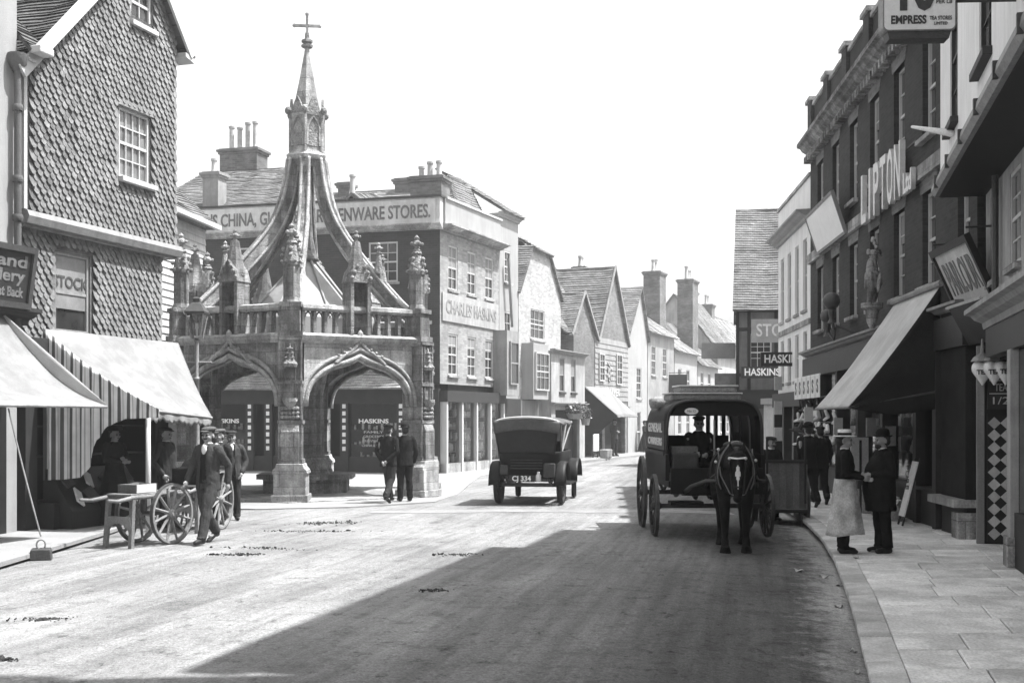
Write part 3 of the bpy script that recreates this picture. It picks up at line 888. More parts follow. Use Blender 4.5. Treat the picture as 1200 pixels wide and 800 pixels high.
# white books and price cards leaning on the sloping stall
st = thing('display_stall', 'sloping dark display stall under striped awning', 'stall', F.pt(0.35,-0.62,SHOPZ), ALEFT)
MB().prism([(0.0,0.0),(0.55,0.0),(0.55,0.95),(0.45,0.95),(0.0,0.28)], 0.0, 2.0, 'x').build('rack', 'timber_black', st)
for i, (u, t, tilt) in enumerate([(0.28,0.28,0.5),(0.62,0.30,-0.4),(1.06,0.32,0.6),(1.22,0.62,-0.5),(0.75,0.68,0.45),(0.2,0.7,-0.35),(1.62,0.35,0.5),(1.75,0.7,-0.4)]):
    yy, zz = 0.45*t - 0.02, 0.28 + 0.67*t
    p = F.pt(0.35+u, -0.62+yy-0.02, SHOPZ+zz+0.03)
    b = thing('book', ['white book lowest at the near end of the dark stall','grey book second along the foot of the dark stall','white book third along the foot of the dark stall','grey book high up in the middle of the dark stall','white book high up left of the middle on the stall','grey book at the top near end of the stall','white book lowest at the far end of the stall','grey book at the top far end of the stall'][i], 'book', p, ALEFT, 'books on the sloping stall')
    q = MB(); q.box(-0.1,0.1,-0.015,0.015,-0.14,0.14)
    o = q.build('cover', 'paper' if i % 2 == 0 else 'cloth_mid', b); o.rotation_euler = (R(-34), tilt, 0)
# ---- white plastered shop at the very left
F1 = Frame(*F.pt(-9.0,-0.02)[:2], ALEFT)
shop = thing('white_shop', 'white plastered building at the far left edge', 'building', tuple(F1.o), ALEFT)
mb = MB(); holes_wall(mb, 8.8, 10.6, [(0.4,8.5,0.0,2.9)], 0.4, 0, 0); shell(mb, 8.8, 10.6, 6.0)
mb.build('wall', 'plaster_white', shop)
MB().box(0.3,8.6,1.8,1.9,0,3.0).build('shop_interior', 'interior', shop)
mb = MB(); mb.box(8.3,8.5,-0.06,0.2,LPAVE_Z,2.9); mb.box(0.4,8.5,-0.1,0.25,2.85,3.3); mb.box(5.5,8.3,0.05,0.2,LPAVE_Z,0.75)
mb.build('shopfront', 'timber_black', shop)
cornice(shop, -0.1, 8.95, 3.3, 0.26, 0.36, 'timber_dark')
slope(shop, (-0.2,-0.25,10.6), (9.0,-0.25,10.6), (9.0,3,13.5), (-0.2,3,13.5), 'roof_tile_dark')
# fascia board leaning out over the cornice
sg = thing('shop_sign_board', 'dark framed signboard leaning out over the leftmost shop', 'sign', F1.pt(5.3,-0.34,3.58), ALEFT)
sg.rotation_euler = (R(9), 0, ALEFT)
MB().box(0,3.3,-0.02,0.02,0,0.82).build('panel', 'sign_dark', sg)
fm = MB(); fm.box(-0.05,3.35,-0.06,-0.021,-0.06,0.03).box(-0.05,3.35,-0.06,-0.021,0.79,0.88).box(-0.05,0.03,-0.06,-0.021,0.03,0.79).box(3.27,3.35,-0.06,-0.021,0.03,0.79)
fm.build('frame', 'leather_brown', sg)
text(sg, 'll and', 0.25, 'letter_grey', (2.7,-0.024,0.63), fit=0.95, bold=0.006)
text(sg, 'bindery', 0.25, 'letter_grey', (2.62,-0.024,0.41), fit=1.1, bold=0.006)
text(sg, 'ORKS at Back', 0.2, 'letter_grey', (2.65,-0.024,0.17), fit=1.05, bold=0.006)
# near awning: cream canvas with its grey cheek
def canvas(name, A, B, C, D, m, parent, nu=48, nv=24, sag=0.08, val=0.16, ripple=0.01, uvs=True):
    """A,B on the wall; C,D the outer edge; slack canvas with seams and creases, scalloped valance"""
    A, B, C, D = map(Vector, (A, B, C, D))
    W = (B-A).length; L = (D-A).length; sd = random.uniform(0, 40)
    def fn(u, v):
        p = (A*(1-u)+B*u)*(1-v) + (D*(1-u)+C*u)*v
        ns = max(2, round(W/0.85)); seam = abs(math.sin(PI*u*ns))
        cr_ = mnoise.noise(Vector((u*W*2.2+sd, v*L*0.9, 0)))*0.022 + mnoise.noise(Vector((u*W*5+v*3, v*L*3.1, sd)))*0.010
        return p + Vector((0,0,-sag*math.sin(PI*v)*(0.75+0.25*math.sin(PI*u)) + ripple*math.sin(u*23+v*3)*v - 0.018*(1-(1-seam)**4)*math.sin(PI*v) + cr_*math.sin(PI*min(v,0.5))))
    mb = MB(); mb.grid(fn, nu, nv, lambda u, v: (u*W, v*L))
    if val:
        out = ((D-A)+(C-B)).normalized(); nsc = max(3, round(W/0.3))
        def fv(u, v):
            p = fn(u, 1.0); h = val*(0.72+0.28*abs(math.sin(PI*u*nsc)))
            return p + Vector((0,0,-h*v)) + Vector((out.x,out.y,0))*(0.025*math.sin(u*31+sd)*v)
        mb.grid(fv, nu*2, 3, lambda u, v: (u*W, L+v*val))
    return mb.build(name, m, parent, smooth=True, solid=0.006)
aw = thing('shop_awning', 'big cream canvas awning at the left edge held by a rope', 'awning', F1.pt(8.6,0,3.4), 0)
iv = Vector(F1.pt(8.6,0,3.4))
rel = lambda p: tuple(Vector(p)-iv)
nA, nB = F1.pt(1.5,-0.1,3.42), F1.pt(8.3,-0.1,3.46); nC, nD = F1.pt(8.45,-1.9,2.02), F1.pt(1.5,-1.9,2.02)
canvas('canopy', rel(nA), rel(nB), rel(nC), rel(nD), 'canvas_white', aw, nu=40, sag=0.30, val=0.0)
# far cheek: grey triangular flap between the roller and the slack canvas
mb = MB()
def ck(u, v):
    p = Vector(nB)*(1-u)+Vector(nC)*u
    return Vector(rel(p)) + Vector((0,0,0.03 - 0.33*math.sin(PI*u)*v))
mb.grid(ck, 14, 4); mb.build('cheek', 'canvas_grey', aw, smooth=True, solid=0.006)
mb = MB(); mb.cyl(rel(nD), rel(nC), 0.022); mb.cyl(rel(F1.pt(8.5,-0.1,2.7)), rel(nC), 0.018)
mb.build('awning_frame', 'timber_grey', aw)
# rope and weight
rp0 = Vector((-6.66,15.8,1.98)); rp1 = Vector((-6.19,15.7,0.30))
tag(MB().tube([tuple(rp0*(1-t)+rp1*t+Vector((0,0,-0.03*math.sin(PI*t)))) for t in [i/10 for i in range(11)]], 0.011, 6).build('rope', 'timber_grey'), 'taut rope from the cream awning down to an iron weight', 'rope')
wt = thing('awning_weight', 'square iron weight with ring at the end of the awning rope', 'weight', (-6.19,15.7,road_z(-6.19,15.7)+0.0), 0.3)
MB().prism([(-0.14,0.0),(0.14,0.0),(0.12,0.15),(-0.12,0.15)], -0.13, 0.13).build('block', 'iron', wt, bevel=0.015)
MB().tube([(0.055*math.cos(a),0,0.2+0.065*math.sin(a)) for a in [2*PI*i/14 for i in range(14)]], 0.013, 6, closed=True).build('ring', 'iron_grey', wt, smooth=True)
# striped awning over the tile-hung house
aw2 = thing('striped_awning', 'white awning with striped side curtain on a pole before the gabled house', 'awning', F.pt(0.35,0,0), 0)
iv2 = Vector(F.pt(0.35,0,0)); rel2 = lambda p: tuple(Vector(p)-iv2)
sA, sB = F.pt(0.35,RC-0.2,3.28), F.pt(4.15,RC-0.2,3.28); sD, sC = F.pt(0.40,-1.96,1.98), F.pt(3.1,-1.45,1.86)
canvas('canopy', rel2(sA), rel2(sB), rel2(sC), rel2(sD), 'canvas_white', aw2, sag=0.10, val=0.17, ripple=0.018)
# striped cheek and curtain hanging at its near end
bot = [(0.0,0.86),(0.35,0.88),(0.68,0.92),(0.82,1.12),(0.92,1.5),(1.1,1.72),(1.4,1.84),(1.97,1.86)]
def cu(u, v):
    t = 1.97*u; top = 3.3 - (3.3-1.99)*u - 0.1*math.sin(PI*u)
    b = interp(bot, t); z = top*(1-v)+b*v
    y = RC-0.2 - t*1.09
    w = 0.035*math.sin(t*34)*min(1, v*1.6)*(1 if t < 1.0 else 0.4)
    return Vector(rel2(F.pt(0.33+w, y, z)))
mb = MB(); mb.grid(cu, 64, 14, lambda u, v: (u*1.97, v)); mb.build('side_curtain', 'canvas_stripe', aw2, smooth=True, solid=0.005)
mb = MB(); mb.cyl(rel2(F.pt(0.46,-1.94,0.09-LPAVE_Z)), rel2(F.pt(0.46,-1.94,2.02)), 0.042, 0.036, 10)
mb.build('pole', 'timber_white', aw2, smooth=True)
mb = MB(); mb.cyl(rel2(sD), rel2(sC), 0.022); mb.cyl(rel2(F.pt(0.42,RC-0.1,2.1)), rel2(sD), 0.016)
mb.build('awning_frame', 'timber_grey', aw2)
# ---- weatherboarded house further on
F3 = Frame(-8.72, 24.6, to=(-7.95, 31.0))
wb = thing('weatherboard_house', 'pale weatherboarded house behind the left pinnacle of the market cross', 'house', tuple(F3.o), F3.a)
L3 = F3.len; EV = 6.78
MB().box(0,L3,0.05,6,0,EV).build('wall', 'weatherboard', wb)
hb = [(0.9,1.7,4.2,5.5),(2.6,3.4,4.2,5.5)]
z = 3.0; bm_ = MB().box(0,0.001,0,0.001,0,0.001).mesh('board', 'weatherboard')
while z < EV-0.05:
    MB().prism([(0.045,z),(-0.005,z),(0.02,z+0.19),(0.045,z+0.19)], -0.02, L3+0.02, 'x').build('board', 'weatherboard', wb)
    z += 0.175
for h in hb: window(wb, *h, y=-0.06, cols=2, rows=4, sill='timber_white')
MB().box(-0.02,L3+0.02,-0.05,0.05,0,3.0).build('shopfront', 'timber_dark', wb)
MB().box(-0.2,L3+0.25,-0.34,-0.22,EV-0.03,EV+0.09).build('gutter', 'timber_white', wb)
slope(wb, (-0.2,-0.3,EV+0.02), (L3+0.3,-0.3,EV+0.02), (L3-1.6,2.8,EV+3.1), (-0.2,2.8,EV+3.1), 'roof_tile')
slope(wb, (L3+0.3,-0.3,EV+0.02), (L3+0.3,6,EV+0.02), (L3-1.6,2.9,EV+3.1), (L3-1.6,2.8,EV+3.1), 'roof_tile')
MB().box(-0.1,L3+0.05,0.0,6,EV-0.1,EV).build('ceiling', 'timber_grey', wb)
# ================================================================ CORNER CHINA SHOP
K = (-2.4, 39.8)
LB = 12.0                                            # length of the face towards the viewer
dv = Vector((-3.6, 1.0)).normalized()
P0 = (K[0] + dv.x*LB, K[1] + dv.y*LB)
FC = Frame(P0[0], P0[1], to=K)                       # x runs to the right, ends at the corner
FS = Frame(K[0], K[1], to=(-0.48, 44.7))             # street face, from the corner away from the viewer
SL = FS.len
corner = thing('corner_shop', 'three-storey brick corner shop with lettered parapet behind the market cross', 'building', tuple(FC.o), FC.a)
PZ = 8.30; TOP = 9.22
wins = [(LB-2.55,LB-1.5,6.45,7.8),(LB-5.55,LB-4.6,6.45,7.8),(LB-8.0,LB-7.05,6.45,7.8),(LB-10.3,LB-9.35,6.45,7.8),
        (LB-2.55,LB-1.5,4.0,5.3),(LB-5.55,LB-4.6,4.0,5.3),(LB-8.0,LB-7.05,4.0,5.3)]
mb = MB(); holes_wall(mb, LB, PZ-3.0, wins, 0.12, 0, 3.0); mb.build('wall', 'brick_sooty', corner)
# street face is built in the same thing but turned: a local frame on the corner
side = bpy.data.objects.new('street_front', None); COL.objects.link(side); side.parent = corner
side.location = (LB, 0, 0); side.rotation_euler = (0, 0, FS.a-FC.a)
sw = []
for i in range(3):
    c = 1.05 + i*1.62
    sw += [(c-0.38,c+0.38,6.22,7.72),(c-0.38,c+0.38,3.32,4.72)]
mb = MB(); holes_wall(mb, SL, PZ-3.0, sw, 0.12, 0, 3.0)
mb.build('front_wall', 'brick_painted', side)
# back sides so the block is closed
cB = FC.pt(0.0,6.0); 
mb = MB()
def wl_(p): q = Vector((p[0],p[1],0)) - FC.o; c, n = math.cos(-FC.a), math.sin(-FC.a); return (q.x*c-q.y*n, q.x*n+q.y*c)
e1 = wl_((-0.48,44.7)); 
mb.add([(e1[0],e1[1],0),(e1[0]-5,e1[1]+1.5,0),(e1[0]-5,e1[1]+1.5,PZ),(e1[0],e1[1],PZ),(0,6.5,0),(0,6.5,PZ),(0,0,0),(0,0,PZ),(LB,0,PZ)], [(0,1,2,3),(1,4,5,2),(4,6,7,5),(7,8,3,2,5)])
mb.build('rear_wall', 'brick_sooty', corner)
# parapets
MB().box(-0.05, LB+0.02, -0.06, 0.28, PZ, TOP).build('parapet', 'sign_pale', corner)
MB().box(0.30, SL+0.02, -0.06, 0.26, PZ, TOP-0.004).build('parapet', 'plaster_white', side)
cornice(corner, -0.1, LB+0.12, PZ-0.16, 0.2, 0.3, 'stone_pale', y=-0.03)
cornice(side, 0.0, SL+0.1, PZ-0.17, 0.2, 0.42, 'stone_pale', y=-0.03)
MB().box(-0.1, LB+0.09, -0.13, 0.34, TOP, TOP+0.07).build('coping', 'timber_dark', corner)
MB().box(0.36, SL+0.05, -0.12, 0.32, TOP-0.002, TOP+0.066).build('coping', 'timber_white', side)
sgn = thing('parapet_lettering_sign', 'long lettered fascia reading china glass and earthenware stores along the corner shop parapet', 'sign', FC.pt(0,-0.075,PZ+0.02), FC.a)
MB().box(0.15, LB-0.12, -0.02, 0.0, 0.02, 0.84).build('panel', 'sign_pale', sgn)
text(sgn, "'S CHINA, GLASS & EARTHENWARE STORES.", 0.62, 'letter_mid', (LB-0.3-4.08,-0.026,0.42), extrude=0.012, fit=8.15, bold=0.012)
text(sgn, "HASKIN", 0.62, 'letter_mid', (LB-0.45-8.15-0.8,-0.026,0.42), extrude=0.012, fit=1.5, bold=0.012)
for h in wins[:4]: window(corner, *h, y=0.05, cols=3, rows=4, sill='stone_pale', split=False)
for h in wins[4:]: window(corner, *h, y=0.05, cols=3, rows=4, sill='stone_pale')
for i, h in enumerate(sw): window(side, *h, y=0.05, cols=2, rows=4, sill='stone_pale', blind=0.5 if i % 2 == 0 else 0.3, frame='timber_white', bar=0.03)
bs = thing('band_sign', 'white band sign between the upper windows of the corner shop street front', 'sign', FS.pt(0.12,-0.02,5.12), FS.a)
MB().box(0,SL-0.3,-0.03,0.0,0,0.95).build('panel', 'plaster_old', bs)
text(bs, 'CHARLES HASKINS', 0.62, 'render_grey', ((SL-0.3)/2,-0.035,0.48), fit=SL-0.8, extrude=0.01, bold=0.01)
# pent of tiles over the shop window, fascia, shopfront
slope(corner, (0.1,-0.75,2.86), (LB-0.2,-0.75,2.86), (LB-0.2,-0.02,3.5), (0.1,-0.02,3.5), 'roof_tile_pale', course=0.13, name='pent_roof')
mb = MB(); mb.box(0.0,LB-0.02,-0.1,0.1,2.35,2.84); mb.box(0,LB-0.02,-0.06,0.06,0.02,0.55)
xs = [0.0,2.1,2.9,4.9,5.6,7.6,8.45,LB-1.5,LB-0.3]
for x in xs: mb.box(x, x+0.3, -0.12, 0.1, 0.02, 2.4)
mb.build('shopfront', 'timber_dark', corner)
mb = MB(); mb.box(0.02,LB-0.05,0.9,1.0,0.0,3.0); mb.box(0.02,LB-0.05,0.06,0.9,0.4,0.46)
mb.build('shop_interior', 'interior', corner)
for a, b in zip(xs, xs[1:]):
    if b-a > 1.0:
        pn = MB().add([(a+0.3,0.02,0.55),(b,0.02,0.55),(b,0.02,2.35),(a+0.3,0.02,2.35)], [(0,1,2,3)]).build('shop_window', 'glass_clear', corner)
        w = b-a-0.3; c = (a+0.3+b)/2
        text(corner, 'HASKINS', 0.2, 'white_paint', (c,0.012,1.75), fit=w*0.62, bold=0.006)
        for j, s_ in enumerate(('FAMILY', 'GROCERIES', 'PROVISIONS', 'CHINA & GLASS')):
            text(corner, s_, 0.12, 'letter_pale', (c,0.012,1.38-0.15*j), fit=w*(0.4+0.03*j))
        # rows of wares on the window shelves
        for r_, zz in enumerate((0.47, 0.95, 1.45)):
            sh = MB().box(a+0.32, b-0.02, 0.2, 0.5, zz-0.02, zz).build('shelf', 'timber_dark', corner)
        mb = MB(); x = a+0.4
        while x < b-0.1:
            for zz in (0.47, 0.95, 1.45):
                if random.random() < 0.75:
                    r_ = random.uniform(0.035,0.075); h = random.uniform(0.08,0.26)
                    mb.lathe([(r_*0.6,0),(r_,h*0.3),(r_*0.8,h*0.8),(r_*0.95,h)], 7, (x, random.uniform(0.26,0.42), zz+0.001))
            x += random.uniform(0.12, 0.2)
        tag(mb.build('wares', random.choice(['china','pot_clay']), corner, smooth=True), kind='stuff')
# white enamel panels up the pilasters
for x in (2.35, 2.55, 5.15, 5.3, 8.72, LB-1.33):
    pass
def checker_strip(x, z0, n):
    for k in range(n): MB().box(x-0.06, x+0.06, -0.135, -0.121, z0+k*0.24, z0+k*0.24+0.14).build('enamel_panel', 'white_paint', corner)
for x in xs[1:8]: checker_strip(x+0.15, 0.75, 7)
# shopfront on the street face
mb = MB(); mb.box(0.0,SL,-0.28,0.1,2.4,2.78); mb.build('fascia', 'timber_dark', side)
MB().box(0.02,SL-0.02,-0.2,0.06,0.02,0.34).build('stall_riser', 'stone_pale', side)
mb = MB()
for i in range(5): x = 0.02+i*(SL-0.16)/4; MB().box(x, x+0.12, -0.24, 0.0, 0.02, 2.4).build('pilaster', 'timber_white', side)

MB().add([(0.1,-0.12,0.34),(SL-0.1,-0.12,0.34),(SL-0.1,-0.12,2.4),(0.1,-0.12,2.4)], [(0,1,2,3)]).build('shop_window', 'glass_clear', side)
mb = MB(); mb.box(0.05,SL-0.05,0.42,0.5,0.1,3.0); mb.box(0.05,SL-0.05,-0.1,0.42,0.28,0.33); mb.build('shop_interior', 'timber_grey', side)
mb = MB(); x = 0.2
while x < SL-0.2:
    for zz in (0.34,0.72,1.1,1.5,1.9,2.15):
        r_ = random.uniform(0.05,0.12); h = random.uniform(0.12,0.3)
        if zz > 0.5: mb.box(x-0.1,x+0.1,0.05,0.3,zz-0.02,zz)
        mb.lathe([(r_*0.6,0),(r_,h*0.3),(r_*0.8,h*0.8),(r_*0.95,h)], 7, (x, random.uniform(0.0,0.3), zz+0.002))
    x += random.uniform(0.17,0.26)
tag(mb.build('wares', 'china', side, smooth=True), kind='stuff')
# hanging string of white crocks at the corner door
for k in range(8):
    o = MB().lathe([(0.03,0),(0.1,0.05),(0.09,0.17),(0.06,0.2)], 9).build('hanging_jug', 'china', None, smooth=True)
    o.location = FC.pt(LB-0.75+0.12*(k % 2), -0.25, 2.3-0.16*k); tag(o, 'white jug ' + ['topmost','second from the top','third from the top','fourth from the top','fifth from the top','sixth from the top','second from the bottom','lowest'][k] + ' in the hanging string beside the corner shop door', 'jug', 'string of hanging white jugs')
# roofs
RZ = 11.35
roofm = 'roof_tile'
slope(corner, (-0.5,0.3,8.9), (6.2,0.3,8.9), (5.0,3.6,RZ), (1.2,3.6,RZ), roofm, 0.13)
slope(corner, (-0.5,6.9,8.9), (-0.5,0.3,8.9), (1.2,3.6,RZ), (1.2,3.61,RZ), roofm, 0.13)
slope(corner, (6.2,0.3,8.9), (6.2,6.9,8.9), (5.0,3.61,RZ), (5.0,3.6,RZ), roofm, 0.13)
slope(corner, (5.0,1.4,9.0), (LB-0.3,1.4,9.0), (LB-0.8,3.4,10.25), (5.0,3.4,10.25), 'roof_tile_pale', 0.13)
for x in (6.4, 8.6):
    slope(corner, (x-0.9,0.5,8.9), (x,0.5,9.6), (x,2.6,9.95), (x-0.9,2.6,9.4), 'roof_tile_pale', 0.13, name='dormer_slope')
    slope(corner, (x,0.5,9.6), (x+0.9,0.5,8.9), (x+0.9,2.6,9.4), (x,2.6,9.95), 'roof_tile_pale', 0.13, name='dormer_slope')
slope(side, (2.2,0.35,9.0), (SL,0.35,9.0), (SL,1.25,10.7), (3.4,1.25,10.7), 'roof_tile', 0.13)
slope(side, (2.2,3.2,9.0), (2.2,0.35,9.0), (3.4,1.25,10.7), (3.4,1.26,10.7), 'roof_tile', 0.13)
slope(side, (SL,3.2,9.0), (2.2,3.2,9.0), (3.4,1.26,10.7), (SL,1.26,10.7), 'roof_tile', 0.13)
chimney(corner, 2.3, 4.6, 9.0, 12.35, 1.6, 0.9, 4, pot_h=0.95)
chimney(corner, 2.95, 1.2, 9.0, 10.75, 0.62, 0.6, 1, 'render_grey', pot_h=0.5)
chimney(corner, 7.2, 3.3, 9.2, 10.55, 0.45, 0.5, 0)
chimney(corner, 7.75, 2.6, 9.2, 9.9, 0.3, 0.3, 1, pot_h=0.8)
chimney(corner, 9.6, 3.4, 9.3, 10.6, 0.85, 0.5, 0)
chimney(corner, 10.95, 2.0, 8.8, 10.3, 1.15, 0.9, 3, pot_h=0.5)

# ================================================================ THE ROW BEYOND, LEFT OF THE STREET
def row(d0, d1, off=0.0):
    return Frame(fl_x(d0)+off*0.93, d0-off*0.37, to=(fl_x(d1)+off*0.93, d1-off*0.37))
def gable_house(name, label, fr, w, eave, apexz, m, roof, depth=6.0, holes=(), apex_u=0.5, barge=None, win=None, rd=None, cat='house'):
    t = thing(name, label, cat, tuple(fr.o), fr.a)
    mb = MB(); holes_wall(mb, w, eave, [h[:4] for h in holes], 0.12); shell(mb, w, eave, depth)
    ax = w*apex_u
    mb.add([(0,0,eave),(w,0,eave),(ax,0,apexz),(0,depth,eave),(w,depth,eave),(ax,depth,apexz)], [(0,1,2),(5,4,3)])
    mb.build('wall', m, t)
    sl = (apexz-eave)
    slope(t, (-0.15,depth+0.1,eave-0.15*sl/ax), (-0.15,-0.15,eave-0.15*sl/ax), (ax,-0.15,apexz+0.05), (ax,depth+0.1,apexz+0.05), roof, 0.14)
    slope(t, (w+0.15,-0.15,eave-0.15*sl/(w-ax)), (w+0.15,depth+0.1,eave-0.15*sl/(w-ax)), (ax,depth+0.1,apexz+0.05), (ax,-0.15,apexz+0.05), roof, 0.14)
    if barge:
        for a, b in (((-0.16,eave-0.16*sl/ax),(ax,apexz+0.06)), ((ax,apexz+0.06),(w+0.16,eave-0.16*sl/(w-ax)))):
            MB().bar((a[0],-0.17,a[1]), (b[0],-0.17,b[1]), 0.05, 0.2).build('barge_board', barge, t)
    for h in holes: window(t, *h[:4], y=0.05, cols=h[4], rows=h[5], sill='stone_pale', blind=h[6] if len(h) > 6 else 0)
    return t
# tall white house with its end hip
fr = row(44.72, 46.5); w = fr.len
t = thing('tall_white_house', 'narrow tall white house next to the corner shop', 'house', tuple(fr.o), fr.a)
hs = [(0.5,1.15,7.0,8.2),(0.5,1.15,4.3,5.9)]
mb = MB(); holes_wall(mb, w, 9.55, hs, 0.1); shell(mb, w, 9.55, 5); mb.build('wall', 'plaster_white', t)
for h in hs: window(t, *h, y=0.04, cols=2, rows=4)
cornice(t, -0.05, w+0.05, 9.4, 0.2, 0.2, 'plaster_white')
slope(t, (-0.1,-0.25,9.6), (w+0.1,-0.25,9.6), (w+0.1,2.6,11.4), (-0.1,2.6,11.4), 'roof_tile', 0.14)
bay = MB().box(-0.6,0.62,-0.55,0.0,2.7,5.1).build('oriel', 'render_grey', t)
window(t, -0.4, 0.42, 3.1, 4.7, y=-0.6, cols=1, rows=2, sill=None, frame='timber_grey')
MB().box(-0.3,w,-0.1,0.02,0,2.6).build('shopfront', 'timber_dark', t)
MB().obox((0.62,-0.2,6.6),(0.05,0.05,1.3),(0,R(-9),0)).build('shutter_pole', 'timber_grey', t)
# white gabled house with brickwork front, its gable cut short under the chimney
fr = row(46.55, 51.1); w = fr.len
t = thing('white_gabled_house', 'whitewashed brick house with clipped gable and chimney pots left of the street', 'house', tuple(fr.o), fr.a)
hs = [(1.3,2.9,5.05,6.25),(0.5,1.7,2.85,4.4)]
gp = [(0,6.9),(w,6.9),(w-0.05,7.0),(3.45,8.6),(1.4,8.7)]
mb = MB(); holes_wall(mb, w, 6.9, hs, 0.12); shell(mb, w, 6.9, 6)
mb.add([(x,0,z) for x, z in gp]+[(x,6,z) for x, z in gp], [(0,1,2,3,4),(9,8,7,6,5)]); mb.build('wall', 'brick_pale', t)
for h, c_, r_ in zip(hs, (3,3), (3,3)): window(t, *h, y=0.05, cols=c_, rows=r_)
slope(t, (-0.12,6.1,6.75), (-0.12,-0.12,6.75), (1.42,-0.12,8.78), (1.9,6.1,9.4), 'roof_tile', 0.14)
slope(t, (w+0.12,-0.12,6.85), (w+0.12,6.1,6.85), (3.0,6.1,9.4), (3.43,-0.12,8.68), 'roof_tile', 0.14)
slope(t, (1.3,-0.2,8.66), (3.55,-0.2,8.58), (2.6,1.3,9.45), (2.3,1.3,9.45), 'roof_tile', 0.14, name='hip_slope')
chimney(t, 2.5, 1.2, 8.6, 9.35, 1.0, 0.6, 2, 'brick_pale', 0.85)
slope(t, (-0.5,2.6,8.6),(-0.5,0.6,7.2),(0.9,0.6,9.0),(0.9,2.6,10.2),'roof_tile',0.14)
MB().box(0.3,2.0,-0.5,0.0,2.6,4.8).build('oriel', 'plaster_white', t)
window(t, 0.42, 1.9, 2.95, 4.45, y=-0.56, cols=3, rows=3, sill=None)
MB().box(0.05,w-0.05,-0.08,0.0,0,2.55).build('shopfront', 'timber_grey', t)
# low projecting shop with flat cornice and flowers over the door
fr = row(48.6, 52.6, 0.55); w = fr.len
t = thing('low_flat_shop', 'low flat-topped shop with two sash windows beyond the motor car', 'shop', tuple(fr.o), fr.a)
hs = [(1.0,1.62,2.95,4.35),(2.45,3.07,2.95,4.35)]
mb = MB(); holes_wall(mb, w, 4.6, hs+[(0.5,3.6,0.1,2.2)], 0.12); shell(mb, w, 4.6, 2.0); mb.build('wall', 'plaster_old', t)
for h in hs: window(t, *h, y=0.05, cols=1, rows=2, blind=0.5, sill='timber_dark', frame='timber_grey')
cornice(t, -0.08, w+0.08, 4.5, 0.18, 0.22, 'timber_grey'); cornice(t, -0.05, w+0.05, 2.35, 0.16, 0.2, 'timber_grey')
MB().box(0.5,3.6,0.3,0.4,0.1,2.3).build('shop_interior', 'interior', t)
def leafy(name, label, cat, loc, rad, n, m='leaf', group=None, fl=0.2):
    o = thing(name, label, cat, loc, 0, group)
    for nm, mm, cnt in (('foliage', m, n), ('blossom', 'flower', int(n*fl))):
        mb = MB()
        for _ in range(cnt):
            v = Vector((random.gauss(0,1), random.gauss(0,1), random.gauss(0,1))); v.normalize(); v *= random.uniform(0.35,1)
            p = Vector((v.x*rad[0], v.y*rad[1], v.z*rad[2])); s_ = random.uniform(0.03,0.07)
            a = Vector((random.uniform(-1,1), random.uniform(-1,1), random.uniform(-1,1))).normalized()*s_; b = a.cross(Vector((random.uniform(-1,1),random.uniform(-1,1),1))).normalized()*s_*0.6
            mb.add([p-a, p+b, p+a, p-b], [(0,1,2,3)])
        if cnt: tag(mb.build(nm, mm, o), kind='stuff')
    MB().lathe([(rad[0]*0.5,-rad[2]*1.1),(rad[0]*0.7,-rad[2]*0.5),(rad[0]*0.72,-rad[2]*0.45)], 10).build('basket', 'wicker', o)
    return o
leafy('hanging_basket', 'bushy hanging flower basket over the low flat-topped shop door', 'basket', fr.pt(1.9,-0.35,2.2), (0.5,0.35,0.35), 500)
leafy('hanging_basket', 'smaller trailing flower basket at the far end of the low flat-topped shop', 'basket', fr.pt(3.5,-0.3,2.05), (0.3,0.25,0.45), 260)
# twin-gabled clap-tiled house with lettering and a white shop blind
fr = row(52.7, 60.5); w = fr.len
t = thing('twin_gabled_house', 'long twin-gabled grey house with painted wall lettering above white blind', 'house', tuple(fr.o), fr.a)
E4 = 5.6
mb = MB(); holes_wall(mb, w, E4, [(0.6,4.2,0.1,2.4),(4.6,w-0.4,0.1,2.3)], 0.2); shell(mb, w, E4, 7)
g1, g2 = (-0.4,3.2,1.25,7.5), (w-4.9,w,w-2.45,9.2)
for a, b, c, z in (g1, g2):
    mb.add([(a,0,E4),(b,0,E4),(c,0,z),(a,0.2,E4),(b,0.2,E4),(c,0.2,z)], [(0,1,2),(5,4,3)])
mb.build('wall', 'brick_mid', t)
for a, b, c, z in (g1, g2):
    k1 = (z-E4)/(c-a); k2 = (z-E4)/(b-c); dp = 3.2
    slope(t, (a-0.1,dp,E4-0.1*k1), (a-0.1,-0.12,E4-0.1*k1), (c,-0.12,z+0.05), (c,dp,z+0.05), 'roof_tile', 0.14, name='gable_slope')
    slope(t, (b+0.1,-0.12,E4-0.1*k2), (b+0.1,dp,E4-0.1*k2), (c,dp,z+0.05), (c,-0.12,z+0.05), 'roof_tile', 0.14, name='gable_slope')
    for p, q in (((a-0.12,E4-0.1),(c,z+0.06)), ((c,z+0.06),(b+0.12,E4-0.1))): MB().bar((p[0],-0.14,p[1]),(q[0],-0.14,q[1]),0.05,0.12).build('barge_board','timber_grey',t)
slope(t, (-1.2,0.0,E4), (w,0.0,E4), (w-1.0,3.6,9.6), (-2.2,3.6,9.6), 'roof_tile', 0.14)
MB().box(0.5,w-0.3,0.6,0.7,0,2.6).build('shop_interior', 'interior', t)
zz = 2.7
while zz < E4-0.15:
    MB().prism([(0.0,zz),(-0.045,zz),(-0.015,zz+0.26),(0.0,zz+0.26)], 3.0, w+0.01, 'x').build('board', 'timber_grey', t); zz += 0.245
for h in ((3.5,4.3,3.6,4.9),(w-2.1,w-1.2,3.5,5.0)): window(t, *h, y=-0.08, cols=2, rows=4, sill=None)
